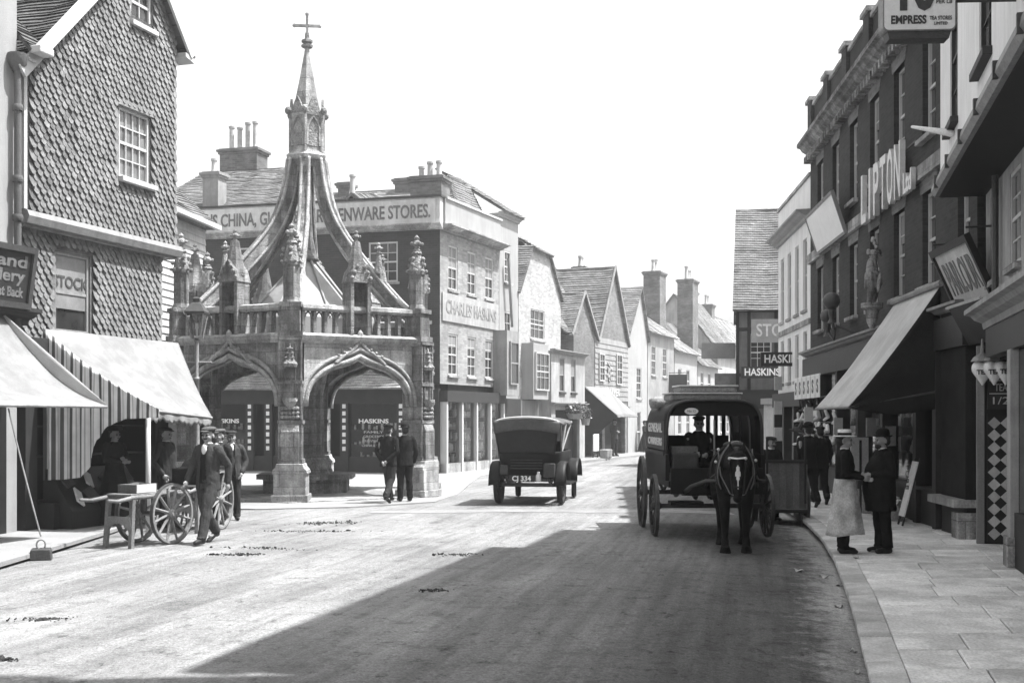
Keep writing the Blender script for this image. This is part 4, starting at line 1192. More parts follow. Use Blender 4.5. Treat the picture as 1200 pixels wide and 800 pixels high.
cornice(t, 0.3, 4.6, 2.45, 0.16, 0.2, 'timber_grey'); cornice(t, 4.6, w-0.1, 2.3, 0.16, 0.25, 'timber_grey')
text(t, 'J.CARVER', 0.5, 'sign_pale', (5.6,-0.06,3.1), fit=2.6, bold=0.015)
mb = MB()
for i in range(16):
    a = i*2.4; mb.ell((5.2+0.075*i**0.5*3*math.cos(a)*0.5, -0.06, 4.1+0.2*math.sin(a)*i**0.5*0.6), (0.11,0.04,0.12), (0,a,0), 7, 5)
remesh('wall_emblem', mb, 0.04, 'sign_grey', t, 1)
bl = thing('shop_blind', 'sunlit white shop blind below the twin gables', 'awning', fr.pt(1.2,-0.1,0), fr.a)
canvas('canopy', (0.0,0,3.3), (3.4,0,3.3), (4.2,-1.3,1.97), (0.8,-1.3,1.97), 'canvas_white', bl, 12, 8, 0.03, 0.08)
MB().add([(0.0,0,3.25),(0.8,-1.3,1.95),(0.05,0,0.6)], [(0,1,2)]).build('cheek', 'canvas_dark', bl, solid=0.01)
pst = thing('easel_board', 'small white notice board standing below the white shop blind', 'sign', fr.pt(0.5,-0.75,0.1), fr.a)
MB().box(0,0.75,-0.02,0.02,0.3,1.05).build('panel', 'paper', pst); mb = MB(); mb.bar((0.05,0.03,0),(0.15,0.03,1.0),0.04); mb.build('leg','timber_dark',pst); mb = MB(); mb.bar((0.7,0.03,0),(0.6,0.03,1.0),0.04); mb.build('leg','timber_dark',pst)
for k in range(2):
    o = MB().lathe([(0.16,0),(0.2,0.05),(0.22,0.36),(0.19,0.38)], 12, (0,0,0)).build('basket', 'wicker'); o.location = fr.pt(0.4+0.42*k,-1.3,0.1)
    tag(o, ('nearer' if k == 0 else 'further') + ' of two small wicker baskets set out on the far pavement', 'basket', 'baskets on the far pavement')
# narrow white house with gable end
fr = row(60.6, 64.0); w = fr.len
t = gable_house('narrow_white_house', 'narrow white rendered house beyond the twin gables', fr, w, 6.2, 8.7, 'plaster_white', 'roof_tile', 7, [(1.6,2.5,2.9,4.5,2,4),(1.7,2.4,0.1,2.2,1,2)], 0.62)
slope(t, (-1.0,0.4,6.3),(w*0.7,0.4,6.3),(w*0.7,2.8,9.0),(-1.0,2.8,9.0),'roof_tile',0.14)
chimney(t, -0.3, 2.4, 7.5, 9.6, 0.7, 0.6, 2)
# grey fronted houses falling away
fr = row(64.1, 69.5); w = fr.len
t = thing('grey_fronted_house', 'grey rendered house with a big brick chimney stack at the bend', 'house', tuple(fr.o), fr.a)
hs = [(0.8,1.7,4.2,5.8),(3.2,4.1,4.2,5.8),(0.8,1.7,1.2,2.9)]
mb = MB(); holes_wall(mb, w, 6.6, hs, 0.12); shell(mb, w, 6.6, 7); mb.build('wall', 'render_grey', t)
for h in hs: window(t, *h, y=0.05, cols=2, rows=4)
ridge_roof(t, w, 6.0, 6.6, 8.7, 'roof_tile_pale', 'render_grey')
hsg = thing('hanging_sign', 'dark hanging signboard over the far bend in the street', 'sign', fr.pt(4.6,-0.5,3.2), fr.a+R(90))
MB().box(-0.55,0.55,-0.03,0.03,0,1.15).build('panel', 'sign_dark', hsg); MB().bar((-0.65,0,1.25),(0.65,0,1.25),0.04).build('bracket','iron',hsg)
far_defs = [
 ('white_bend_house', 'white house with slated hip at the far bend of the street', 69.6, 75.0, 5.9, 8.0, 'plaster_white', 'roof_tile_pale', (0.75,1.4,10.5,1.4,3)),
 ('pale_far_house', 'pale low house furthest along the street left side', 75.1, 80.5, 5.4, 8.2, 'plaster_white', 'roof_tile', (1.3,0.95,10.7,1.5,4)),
 ('far_plastered_house', 'plastered house closing the view down the street', 80.6, 88.0, 6.4, 10.3, 'plaster_old', 'roof_tile', (5.4,3.2,11.0,1.0,2)),
 ('last_far_house', 'last hazy house before the street turns away', 88.1, 100.0, 6.6, 9.8, 'plaster_white', 'roof_tile_pale', (3.0,3.2,10.6,1.0,2))]
for nm, lb, d0, d1, ev_, rz_, wm, rm, ch in far_defs:
    fr = row(d0, d1); w = fr.len
    t = thing(nm, lb, 'house', tuple(fr.o), fr.a)
    hs = []; x = 0.8
    while x + 1.0 < w: hs += [(x,x+0.85,3.4,4.8),(x,x+0.85,0.9,2.3)]; x += 2.1
    mb = MB(); holes_wall(mb, w, ev_, hs, 0.12); shell(mb, w, ev_, 7); mb.build('wall', wm, t)
    for h in hs: window(t, *h, y=0.05, cols=2, rows=2)
    ridge_roof(t, w, 6.0, ev_, rz_, rm, wm)
    chimney(t, ch[0], ch[1], ev_+0.3, ch[2], ch[3], 1.0, ch[4], pot_h=0.75)
# ================================================================ RIGHT-HAND BUILDINGS
# frames: origin at the FAR end, x runs towards the viewer, y into the building
FL = Frame(8.17, 32.7, to=(7.01, 18.0)); LL = FL.len           # brick stores
du = lambda d: (32.7-d)*1.003
lip = thing('brick_store', 'long dark brick store with bold raised name letters on the right', 'building', tuple(FL.o), FL.a)
CZ, PTOP = 8.95, 10.25
hol = []
for d in (31.2,29.1,27.0,24.9,22.8,20.7):
    u = du(d); hol += [(u-0.42,u+0.42,6.75,8.55),(u-0.42,u+0.42,4.15,5.8)]
hol.append((LL-1.0,LL-0.35,6.75,8.55)); hol.append((LL-1.0,LL-0.35,4.15,5.8))
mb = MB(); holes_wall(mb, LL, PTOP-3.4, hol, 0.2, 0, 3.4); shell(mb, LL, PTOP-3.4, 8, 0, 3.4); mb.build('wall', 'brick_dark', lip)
for i, h in enumerate(hol):
    window(lip, *h, y=0.13, cols=2, rows=4, sill='stone_pale', blind=0 if i % 3 else 0.35, frame='timber_white', sill_out=0.12, split=(i >= 8))
    c = (h[0]+h[1])/2
    MB().prism([(h[0]-0.1,h[3]),(h[1]+0.1,h[3]),(h[1]+0.18,h[3]+0.26),(h[0]-0.18,h[3]+0.26)], -0.012, 0.05).build('lintel', 'brick_mid', lip)
cornice(lip, -0.1, LL+0.02, CZ, 0.42, 0.36, 'stone')
for k in range(int(LL/0.28)):
    MB().box(0.08+k*0.28, 0.08+k*0.28+0.13, -0.2, -0.001, CZ-0.17, CZ-0.004).build('dentil', 'stone', lip)
for k in range(7):
    x = 0.05+k*(LL-0.6)/6; MB().box(x, x+0.55, -0.09, 0.35, CZ+0.42, PTOP+0.14).build('parapet_pier', 'brick_dark', lip); MB().box(x-0.06, x+0.61, -0.15, 0.4, PTOP+0.14, PTOP+0.24).build('pier_cap', 'stone_pale', lip)
MB().box(-0.05, LL+0.02, -0.06, 0.36, PTOP, PTOP+0.09).build('coping', 'stone_pale', lip)
MB().box(-0.02, LL+0.01, -0.09, 0.05, 6.05, 6.3).build('string_course', 'stone_pale', lip)
# shopfront: fascia, pilasters, windows full of wares, dark shutter at the near end
mb = MB(); mb.box(0.0, LL, -0.22, 0.2, 2.95, 3.45); mb.build('fascia', 'sign_dark', lip)
cornice(lip, -0.05, LL+0.05, 3.45, 0.2, 0.34, 'timber_grey')
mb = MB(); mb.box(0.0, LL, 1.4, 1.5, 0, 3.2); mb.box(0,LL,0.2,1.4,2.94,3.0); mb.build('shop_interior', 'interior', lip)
U = lambda d: du(d)
bays = [0.0, 2.3, 4.6, 6.9, 9.2, U(21.0), U(19.75)]
for x in bays: MB().box(x, x+0.22, -0.2, 0.1, RPAVE_Z, 2.96).build('pilaster', 'timber_dark', lip)
for a, b in zip(bays, bays[1:]):
    MB().box(a+0.22, b, -0.12, 0.06, RPAVE_Z, 0.62).build('stall_riser', 'timber_black', lip)
    MB().box(a+0.2, b+0.02, -0.2, 0.05, 0.62, 0.68).build('sill', 'timber_dark', lip)
    MB().add([(a+0.22,-0.04,0.68),(b,-0.04,0.68),(b,-0.04,2.95),(a+0.22,-0.04,2.95)], [(0,1,2,3)]).build('shop_window', 'glass_clear', lip)
MB().box(LL, LL+1.3, 0.72, 3.0, 3.4, PTOP).build('party_wall', 'brick_dark', lip)  # unseen infill added to keep sun from leaking between the two buildings
for i_, (a, b) in enumerate(zip(bays, bays[1:])):
    for zz in (0.72, 1.2, 1.7, 2.2): MB().box(a+0.25, b-0.03, 0.1, 0.42, zz-0.02, zz).build('shelf', 'timber_dark', lip)
    for mm, pr in (('paper', 0.45), ('cloth_mid', 0.5), ('china', 0.35)):
        mb = MB(); x = a+0.32
        while x < b-0.12:
            for zz in (0.72, 1.2, 1.7, 2.2):
                if random.random() < pr:
                    h = random.uniform(0.1,0.34); q = random.uniform(0.03,0.07); y_ = random.uniform(0.14,0.36)
                    if mm == 'china': mb.lathe([(q*0.6,0),(q,h*0.3),(q*0.8,h*0.8),(q*0.6,h)], 7, (x, y_, zz+0.001))
                    else: mb.obox((x, y_, zz+h/2+0.002), (q, q*0.6, h/2), (0,0,random.uniform(-0.4,0.4)))
            x += random.uniform(0.13, 0.24)
        tag(mb.build('window_stock', mm, lip), kind='stuff')
# dark blind / shutter
MB().box(U(19.6)+0.24, LL-0.04, -0.16, 0.05, 0.62, 3.94).build('shutter', 'canvas_dark', lip, bevel=0.01)
MB().box(U(19.6)+0.1, LL-0.02, -0.34, 0.05, 0.5, 0.62).build('shutter_sill', 'stone_pale', lip)
MB().box(U(19.6)+0.2, LL-0.06, -0.14, 0.05, RPAVE_Z, 0.5).build('stall_riser', 'timber_black', lip)
MB().box(LL-0.35, LL+0.0, -0.28, 0.05, RPAVE_Z, 0.42).build('plinth', 'stone', lip)
# raised letters
lt = thing('raised_name_letters', 'tall pale block letters LIPTON Ltd standing on the brick store front', 'sign', FL.pt(U(23.5),-0.16,6.38), FL.a)
for i, ch in enumerate('LIPTON'):
    o = text(lt, ch, 1.42, 'gilt', (-1.5+i*0.58, 0, 0), extrude=0.05, fit=0.46 if ch != 'I' else 0.15, bold=0.03, name='letter')
text(lt, 'Ltd', 0.5, 'gilt', (2.1, 0, -0.3), extrude=0.04, fit=0.6, bold=0.02, name='letter')
for z in (-0.4, 0.4): MB().bar((-1.8,0.08,z),(2.3,0.08,z),0.03).build('rail', 'iron', lt)
# white board leaning forward near the far end
wbd = thing('blank_white_board', 'white painted board leaning out from the far end of the brick store', 'sign', FL.pt(U(30.7),-0.14,6.12), FL.a, rot=(R(18),0,FL.a))
MB().box(0,3.5,-0.03,0.0,0,0.9).build('panel', 'white_paint', wbd)
fm = MB(); fm.box(-0.06,3.56,-0.05,0.03,-0.07,0.0).box(-0.06,3.56,-0.05,0.03,0.9,0.97).box(-0.06,0.0,-0.05,0.03,0.0,0.9).box(3.5,3.56,-0.05,0.03,0,0.9); fm.build('frame','timber_grey',wbd)
# right awning
ra = thing('shop_awning_right', 'grey canvas awning with dark side cheek over the right pavement', 'awning', FL.pt(U(21),0,0), FL.a)
A_, B_ = (U(22.7)-U(21),-0.12,4.0), (U(19.6)-U(21),-0.12,4.0); C_, D_ = (U(19.6)-U(21)+0.02,-1.58,2.03), (U(22.7)-U(21),-1.58,2.03)
canvas('canopy', A_, B_, C_, D_, 'canvas_tan', ra, 40, 24, 0.10, 0.0, 0.02)
mb = MB()
mb.grid(lambda u, v: (B_[0]+0.02+0.03*math.sin(v*14+u*5)*v, B_[1]+(C_[1]-B_[1])*u*(1.0), (B_[2]+(C_[2]-B_[2])*u - 0.05*math.sin(PI*u))*(1-v) + v*(2.02-0.1*math.sin(PI*u))), 16, 10)
mb.build('cheek', 'canvas_dark', ra, smooth=True, solid=0.006)
MB().cyl(D_, C_, 0.025).build('front_bar', 'timber_grey', ra); MB().cyl((A_[0]-0.1,-0.12,4.06),(B_[0]+0.15,-0.12,4.06),0.06).build('roller', 'timber_grey', ra)
mb = MB(); mb.cyl((C_[0],-0.1,2.3), C_, 0.018); mb.build('arm', 'iron', ra)
# carved supporter on a bracket
cs = thing('carved_figure', 'carved pale figure standing on a bracket high on the brick store', 'statue', FL.pt(U(23.3),-0.4,4.05), FL.a+R(160)); cs.scale = (0.82,0.82,0.82)
mb = MB(); e_ = 1.12
mb.chain([(0.08,-0.02,0.06),(0.12,-0.07,0.36),(0.05,0,0.64)],[0.06,0.085,0.12]).chain([(-0.1,0.05,0.06),(-0.15,0.0,0.36),(-0.05,0,0.64)],[0.06,0.085,0.12])
mb.chain([(0,0,0.62),(0.03,0,0.85),(0.0,0,1.02)],[0.14,0.15,0.12]).ell((0.0,-0.03,1.2),(0.085,0.095,0.115)).cap((0,0,1.0),(0,-0.01,1.12),0.06,0.055)
mb.chain([(0.15,0,1.0),(0.33,-0.03,1.08),(0.30,-0.06,1.38)],[0.065,0.055,0.045]).chain([(-0.15,0,1.0),(-0.30,-0.05,0.82),(-0.16,-0.2,0.72)],[0.065,0.055,0.045])
for i in range(10): mb.cap((0.14*math.cos(i*0.63),0.12*math.sin(i*0.63),0.75),(0.2*math.cos(i*0.63+0.2),0.16*math.sin(i*0.63+0.2),0.42),0.05,0.03)      # kilt of drapery
for i in range(9): mb.ell((0.1*math.cos(i*2.1),0.06*math.sin(i*2.1)+0.02,1.24+0.02*(i%4)),0.05)                                                           # curled hair
remesh('figure', mb, 0.015, 'stone', cs, 1)
mb = MB(); mb.ell((-0.26,-0.2,0.5),(0.17,0.05,0.25),(0.1,0.2,0.3)); mb.ell((-0.26,-0.24,0.5),(0.07,0.05,0.1)); remesh('shield', mb, 0.014, 'stone_carved', cs, 1)
mb = MB()
for i in range(26):
    a = i*2.4; r_ = 0.045*i**0.5; mb.ell((0.30+r_*math.cos(a), -0.06+0.4*r_*math.sin(a), 1.46+r_*math.sin(a)), (0.05,0.03,0.075), (a,a*0.7,a),8,6)
remesh('wreath', mb, 0.014, 'stone_pale', cs, 1)
mb = MB(); mb.lathe([(0.05,-0.55),(0.12,-0.4),(0.16,-0.12),(0.26,-0.05),(0.26,0.06)], 10); mb.build('bracket', 'stone', cs)
# globe finials on a lamp bracket
gl = thing('globe_bracket', 'pair of dark globes on an iron bracket over the awning', 'lamp', FL.pt(U(26.4),-0.6,3.3), FL.a)
for x, z, r_ in ((0,1.15,0.19),(-0.5,0.85,0.16)):
    o = MB().ell((x,0,z), r_, seg=16, rings=12).build('globe', 'iron', gl, smooth=True); MB().lathe([(0.1,z-r_-0.3),(0.05,z-r_-0.22),(0.09,z-r_-0.02)], 8, (x,0,0)).build('cup','iron',gl)
MB().tube([(-0.5,0,0.5),(-0.25,0.1,0.3),(0,0.1,0.6),(0.1,0.55,0.4)], 0.03, 6).build('arm', 'iron', gl)
MB().cyl((0,0.05,0.5),(0,0,0.8),0.035).build('stem','iron',gl)
# ---- wares hung out before the far shop windows
cards = []
for i in range(6):
    c = thing('price_card', ['first','second','third','fourth','fifth','sixth'][i] + ' white price card from the far end of the row over the store entrance', 'card', FL.pt(U(30.6)+0.62*i,-0.75,2.33), FL.a, 'row of white price cards')
    MB().box(0,0.5,-0.01,0.01,0,0.5).build('panel', 'paper', c)
    text(c, 'S', 0.42, 'letter_dark', (0.25,-0.013,0.25), fit=0.22, bold=0.012)
    MB().box(-0.02,0.52,-0.015,0.015,0.5,0.54).build('rail', 'white_paint', c)
boot = MB(); boot.cap((0,0,0),(0,0,-0.16),0.045,0.05).cap((0,0,-0.2),(0.0,-0.13,-0.23),0.045,0.035)
bm0 = boot.mesh('boot', 'leather', True); bm1 = boot.mesh('boot', 'leather_brown', True); bm2 = boot.mesh('boot', 'paper', True)
nb = 0
for i in range(13):
    for j in range(4):
        u = U(31.4)+0.36*i+random.uniform(-.06,.06); z = 2.3-0.3*j+random.uniform(-.05,.05)
        if z < 1.2 and i > 9: continue
        k = random.random()
        o = link('hanging_boot', bm2 if k < 0.42 else (bm1 if k < 0.6 else bm0), None, loc=FL.pt(u,-0.5-0.12*j*0+random.uniform(-.1,.1),z)); o.rotation_euler = (random.uniform(-.5,.5), random.uniform(-.5,.5), FL.a+random.uniform(-1,1)); o.scale = (0.85,0.85,0.85)
        tag(o, '%s boot from the far end in the %s hanging row before the store' % (['first','second','third','fourth','fifth','sixth','seventh','eighth','ninth','tenth','eleventh','twelfth','thirteenth'][i], ['top','second','third','bottom'][j]), 'boot', 'boots hung before the store windows'); nb += 1
mb = MB(); 
for j in range(4): mb.cyl(FL.pt(U(31.5),-0.5,2.36-0.3*j), FL.pt(U(27.0),-0.5,2.36-0.3*j), 0.012)
for j in range(4):
    o = MB().cyl(FL.pt(U(31.5),-0.5,2.36-0.3*j), FL.pt(U(27.0),-0.5,2.36-0.3*j), 0.012).build('hanging_rail', 'iron')
    tag(o, ['top','second','third','bottom'][j] + ' iron rail carrying a row of hanging boots', 'rail', 'rails for the hung boots')
tick = [(U(31.8),-0.9,1.95),(U(31.8),-0.9,2.6),(U(31.8),-0.9,1.25),(U(26.2),-0.4,1.5),(U(24.2),-0.3,2.3),(U(22.5),-0.3,2.35),(U(23.4),-0.3,1.5),(U(21.8),-0.3,1.35),(U(27.6),-0.8,1.75)]
for i, p in enumerate(tick):
    c = thing('price_ticket', ['white ticket at the far shop corner below the top one','topmost white ticket at the far shop corner','lowest white ticket at the far shop corner','white ticket low beside the hanging boots','white ticket high in the store window under the awning','white ticket highest and nearest under the awning','white ticket low in the store window under the awning','white ticket lowest and nearest under the awning','white ticket in front of the hanging boots'][i], 'ticket', FL.pt(*p), FL.a+R(-50), 'price tickets among the wares')
    MB().box(0,0.3,-0.006,0.006,0,0.36).build('panel', 'paper', c); text(c, ('1/-','6d','2/6','S')[i % 4], 0.2, 'letter_dark', (0.15,-0.009,0.18), bold=0.006)
# things standing before the shop window beneath the awning
for i, (d, off, s_) in enumerate(((22.4,0.45,0.9),(21.7,0.4,0.75),(22.9,0.5,1.1),(21.2,0.42,0.65))):
    t = thing('goods_basket', ['round wicker basket of packets under the right awning', 'low wicker basket beside the placard under the right awning', 'tall wicker hamper furthest under the right awning', 'small wicker basket nearest the placard under the right awning'][i], 'basket', FL.pt(U(d),-off,RPAVE_Z), FL.a)
    MB().lathe([(0.16*s_,0),(0.2*s_,0.1),(0.24*s_,0.42*s_),(0.22*s_,0.42*s_),(0.15*s_,0.1)], 14).build('body', 'wicker', t)
    for k in range(7): MB().obox((random.uniform(-.11,.11)*s_, random.uniform(-.11,.11)*s_, 0.42*s_+0.03), (0.05,0.035,0.06), (random.random(),random.random(),random.random()*3)).build('packet', random.choice(['paper','cloth_mid','china']), t)
pl_ = thing('placard', 'narrow white placard leaning on the store front below the awning', 'sign', FL.pt(U(20.35),-0.55,RPAVE_Z), FL.a)
MB().obox((0,0.12,0.62),(0.17,0.012,0.48),(R(-14),0,0)).build('panel', 'paper', pl_)
text(pl_, 'PURE TEA', 0.14, 'letter_dark', (0,0.095,0.62), rot=(R(76),R(90),0), fit=0.8)
for x in (-0.15,0.15): MB().bar((x,-0.02,0),(x,0.28,1.15),0.03).build('leg','timber_dark',pl_)
nb_ = thing('newspaper_bill', 'newspaper contents bill hung behind the two talking men', 'poster', FL.pt(U(22.0),-0.75,0.75), FL.a+R(-60))
MB().box(0,0.42,-0.008,0.008,0,0.75).build('sheet','paper',nb_)
text(nb_, 'DAILY\nNEWS', 0.15, 'letter_dark', (0.21,-0.011,0.52), bold=0.005); text(nb_, 'TODAY', 0.11, 'letter_dark', (0.21,-0.011,0.22))
MB().bar((0.21,0.03,-0.72),(0.21,0.03,0.7),0.03).build('stand','timber_dark',nb_)

# ---- white jettied building nearest on the right
FW = Frame(6.275, 17.5, ang=math.atan2(-1,-0.25))               # upper wall; x towards viewer
LW = 8.6
dw = lambda d: (17.5-d)*1.031
wh = thing('white_jettied_building', 'white plastered building with overhanging upper floor at the right edge', 'building', tuple(FW.o), FW.a)
SO = 5.14; HT = 12.4
hw = [(1.24,2.12,5.75,7.6),(4.15,5.1,5.75,7.6),(7.0,7.9,5.75,7.6),(1.24,2.12,8.6,10.2),(4.15,5.1,8.6,10.2),(7.0,7.9,8.6,10.2)]
mb = MB(); holes_wall(mb, LW, HT-SO, hw, 0.12, 0, SO); shell(mb, LW, HT-SO, 7, 0, SO); mb.build('upper_wall', 'plaster_white_shade', wh)
for h in hw: window(wh, *h, y=0.05, cols=2, rows=4, sill='timber_dark', frame='timber_dark', sill_out=0.1, glass='glass_grey')
cornice(wh, -0.1, LW+0.1, HT-0.1, 0.3, 0.35, 'plaster_white')
MB().box(-0.03, LW+0.02, -0.02, 0.70, SO-0.06, SO-0.004).build('soffit', 'timber_black', wh)
mb = MB(); mb.prism([(-0.12,SO+0.1),(-0.13,SO+0.02),(-0.08,SO-0.05),(-0.02,SO-0.05),(-0.02,SO+0.1)], -0.02, LW+0.02, 'x'); mb.build('gutter', 'iron_grey', wh)
MB().box(-0.02, LW, -0.02, -0.003, SO+0.1, SO+0.3).build('fascia_board', 'timber_white', wh)
for k in range(6): MB().box(0.6+k*1.4, 0.66+k*1.4, -0.15, -0.02, SO-0.03, SO+0.14).build('gutter_bracket', 'iron', wh)
LY = 0.62
hl = [(0.5,1.25,3.75,4.95),(2.2,3.0,3.75,4.95),(4.2,5.0,3.75,4.95)]
mb = MB(); holes_wall(mb, LW-0.0, SO-0.06-3.35, hl, 0.12, 0.05, 3.35, LY); mb.add([(0.05,LY,3.35),(0.05,LY+6,3.35),(0.05,LY+6,SO-0.06),(0.05,LY,SO-0.06)], [(0,1,2,3)]); mb.build('lower_wall', 'plaster_old', wh)
for h in hl: 
    w_ = window(wh, *h, y=LY+0.04, cols=2, rows=4, sill=None, frame='timber_white', glass='glass_dark'); MB().box(h[0]-0.06,h[1]+0.06,LY-0.08,LY+0.1,h[2]-0.08,h[2]-0.003).build('sill','stone_pale',w_)
MB().cyl((1.5,LY-0.08,3.4),(1.5,LY-0.08,SO-0.06),0.045).build('downpipe','iron',wh)
MB().box(-3.0,0.1,1.0,2.1,9.5,14.4).build('chimney','brick_chimney',wh)  # unseen stack added to carry the building's shadow further along the road
MB().box(-3.08,0.18,0.92,2.18,14.1,14.3).build('shadow_stack_cap','stone',wh)
# shopfront of this building with a tiled lobby
cornice(wh, 0.55, LW, 3.1, 0.28, 0.34, 'plaster_old', y=LY-0.02)
MB().box(0.6, LW, LY-0.08, LY+0.1, 2.7, 3.1).build('fascia', 'sign_dark', wh)
MB().box(2.62, 2.86, LY-0.1, LY+0.15, RPAVE_Z, 2.7).build('pilaster', 'plaster_old', wh, bevel=0.01)
MB().box(2.58, 2.9, LY-0.14, LY+0.18, RPAVE_Z, 0.4).build('pilaster_base', 'stone', wh, bevel=0.01)
MB().box(2.86, LW, LY-0.05, LY+0.05, RPAVE_Z, 0.7).build('stall_riser', 'timber_black', wh)
MB().add([(2.86,LY,0.7),(LW,LY,0.7),(LW,LY,2.7),(2.86,LY,2.7)], [(0,1,2,3)]).build('shop_window', 'glass_dark', wh)
mb = MB(); mb.box(0.05, 2.7, LY+1.3, LY+1.4, 0, 2.8); mb.box(0.0,2.7,LY+0.1,LY+1.4,2.65,2.7); mb.box(2.86,2.95,LY,LY+1.4,0,2.7); mb.build('lobby', 'interior', wh)
MB().box(-0.08, 0.0, LY-0.02, LY+1.4, RPAVE_Z, 3.35).build('party_wall', 'timber_black', wh)
MB().box(-0.06, 0.04, LY-0.12, LY-0.02, RPAVE_Z, 2.9).build('post', 'timber_grey', wh)
# chequer tiles in the lobby return
tp = MB().box(0.0, 0.02, LY+0.02, LY+0.72, 0.06, 1.92).build('tile_panel', 'timber_black', wh)
s_ = 0.088; ti = MB().add([(0.0,0,-s_),(0.0,s_,0),(0,0,s_),(0,-s_,0),(-0.012,0,-s_),(-0.012,s_,0),(-0.012,0,s_),(-0.012,-s_,0)], [(0,1,2,3),(4,5,6,7),(0,1,5,4),(1,2,6,5),(2,3,7,6),(3,0,4,7)]).mesh('tile', 'sign_pale')
for j in range(10):
    for i in range(4): link('tile', ti, tp, loc=(0.034, LY+0.115+i*0.172, 0.18+j*0.178))
bd = thing('lobby_board', 'dark lettered board above the chequer tiles', 'sign', FW.pt(0.05, LY+0.02, 1.98), FW.a)
MB().box(0,0.03,0,0.36,0,0.62).build('panel','sign_dark',bd)
for i, s2 in enumerate(('N', 'TEA', '1/2')): text(bd, s2, 0.15, 'letter_pale', (0.034,0.18,0.5-0.19*i), rot=(R(90),0,R(90)), fit=0.12+0.05*i)
for z in (0.22,0.41): MB().box(0.03,0.036,0.02,0.34,z,z+0.012).build('rule','letter_pale',bd)
MB().box(0.06,0.10, LY+0.4, LY+0.74, 2.0, 2.9).build('door_blind','canvas_dark',wh)
for i, (y_, x_) in enumerate(((0.02,0.3),(0.16,0.42),(0.30,0.5))):
    lp = thing('heart_lamp', ['leftmost white heart-shaped hanging lamp over the tiled lobby', 'middle white heart-shaped hanging lamp over the tiled lobby', 'rightmost white heart-shaped hanging lamp over the tiled lobby'][i], 'lamp', FW.pt(x_, LY-0.12+y_, 2.28), FW.a, 'heart-shaped lamps')
    mb = MB(); mb.ell((0.06,-0.05,0.28),(0.1,0.09,0.11)).ell((0.06,0.07,0.28),(0.1,0.09,0.11)).cap((0.06,0.01,0.2),(0.06,0.01,0.05),0.12,0.02)
    remesh('globe', mb, 0.014, 'china', lp)
    text(lp, 'TEA', 0.09, 'letter_dark', (0.185,0.0,0.22), rot=(R(90),0,R(90)), bold=0.004)
    mb = MB(); mb.lathe([(0.16,0.38),(0.12,0.44),(0.03,0.5),(0.015,0.7)], 12, (0.06,0.01,0)); mb.build('hood','iron_grey',lp)
# tilted fascia board of the brick store's near shop, dark board beneath
hb_ = thing('tilted_name_board', 'pale lettered board in dark frame tilted over the right pavement', 'sign', (6.89,18.4,3.55), 0, rot=(R(24),0,math.atan2(-1.7,-0.14)))
MB().box(0,1.7,-0.02,0.02,0,0.86).build('panel','sign_pale',hb_)
fm = MB(); fm.box(-0.08,1.78,-0.06,0.03,-0.07,0.0).box(-0.08,1.78,-0.06,0.03,0.86,0.97).box(-0.08,0.0,-0.06,0.03,0,0.86).box(1.7,1.78,-0.06,0.03,0,0.86); fm.build('frame','timber_black',hb_)
text(hb_, 'PARLOUR', 0.72, 'letter_grey', (0.85,-0.026,0.42), fit=1.42, extrude=0.004, bold=0.012)
mb = MB(); mb.cyl((0.1,0.0,1.05),(0.1,0.75,0.75),0.016); mb.build('stay','iron',hb_); mb = MB(); mb.cyl((1.8,0,1.05),(1.8,0.75,0.75),0.016); mb.build('stay','iron',hb_)
db = thing('dark_under_board', 'plain dark board slung below the tilted pale board', 'sign', (6.86,17.9,2.95), 0, rot=(R(28),0,math.atan2(-1.7,-0.14)))
MB().box(0,1.55,-0.02,0.02,0,0.62).build('panel','sign_dark',db); MB().bar((-0.05,-0.03,0.64),(1.6,-0.03,0.64),0.035).build('rail','sign_pale',db)
# enamel tea sign hanging out high up
es = thing('projecting_enamel_sign', 'white enamel projecting sign with a bold 10 high at the top right', 'sign', (3.76, 11.1, 5.42), R(-3))
sh = MB(); 
def rr(w, h, r_, n=5):
    p = []
    for cx, cz, a0 in ((w/2-r_,h-r_,0),(-w/2+r_,h-r_,90),(-w/2+r_,r_,180),(w/2-r_,r_,270)):
        for i in range(n+1): a = R(a0+90*i/n); p.append((cx+r_*math.cos(a), cz+r_*math.sin(a)))
    return p
sh.prism(rr(0.66,0.85,0.05), -0.09, 0.09); sh.build('case', 'iron_grey', es)
MB().prism([(x, z+0.01) for x, z in rr(0.64,0.83,0.045)], -0.097, -0.091).build('face', 'white_paint', es)
text(es, '10', 0.52, 'letter_dark', (-0.02,-0.1,0.36), fit=0.32, bold=0.02)
text(es, 'D', 0.14, 'letter_dark', (0.22,-0.1,0.44), bold=0.004); text(es, 'PER LB', 0.05, 'letter_dark', (0.22,-0.1,0.26))
text(es, 'EMPRESS', 0.105, 'letter_dark', (-0.1,-0.1,0.095), fit=0.32, bold=0.003); text(es, 'TEA STORES', 0.05, 'letter_dark', (0.19,-0.1,0.11), fit=0.2); text(es, 'LIMITED', 0.04, 'letter_dark', (0.19,-0.1,0.06), fit=0.12)
MB().cyl((0.3,0,0.8),(1.0,0.0,0.8),0.02).build('bracket','iron',es); MB().cyl((0.3,0,0.3),(1.0,0.0,0.3),0.02).build('bracket','iron',es)
MB().prism([(-0.27,-0.07),(0.27,-0.07),(0.29,0.0),(-0.29,0.0)],-0.08,0.08).build('lamp_trough','iron',es)
# small white gas flare reflector on the white wall
gr_ = thing('wall_reflector', 'small white reflector arm jutting from the white jettied wall', 'lamp', FW.pt(1.75,-0.02,5.62), FW.a)
MB().cap((0.0,-0.02,0.0),(-0.12,-0.5,0.14),0.05,0.02).build('arm','china',gr_, smooth=True)
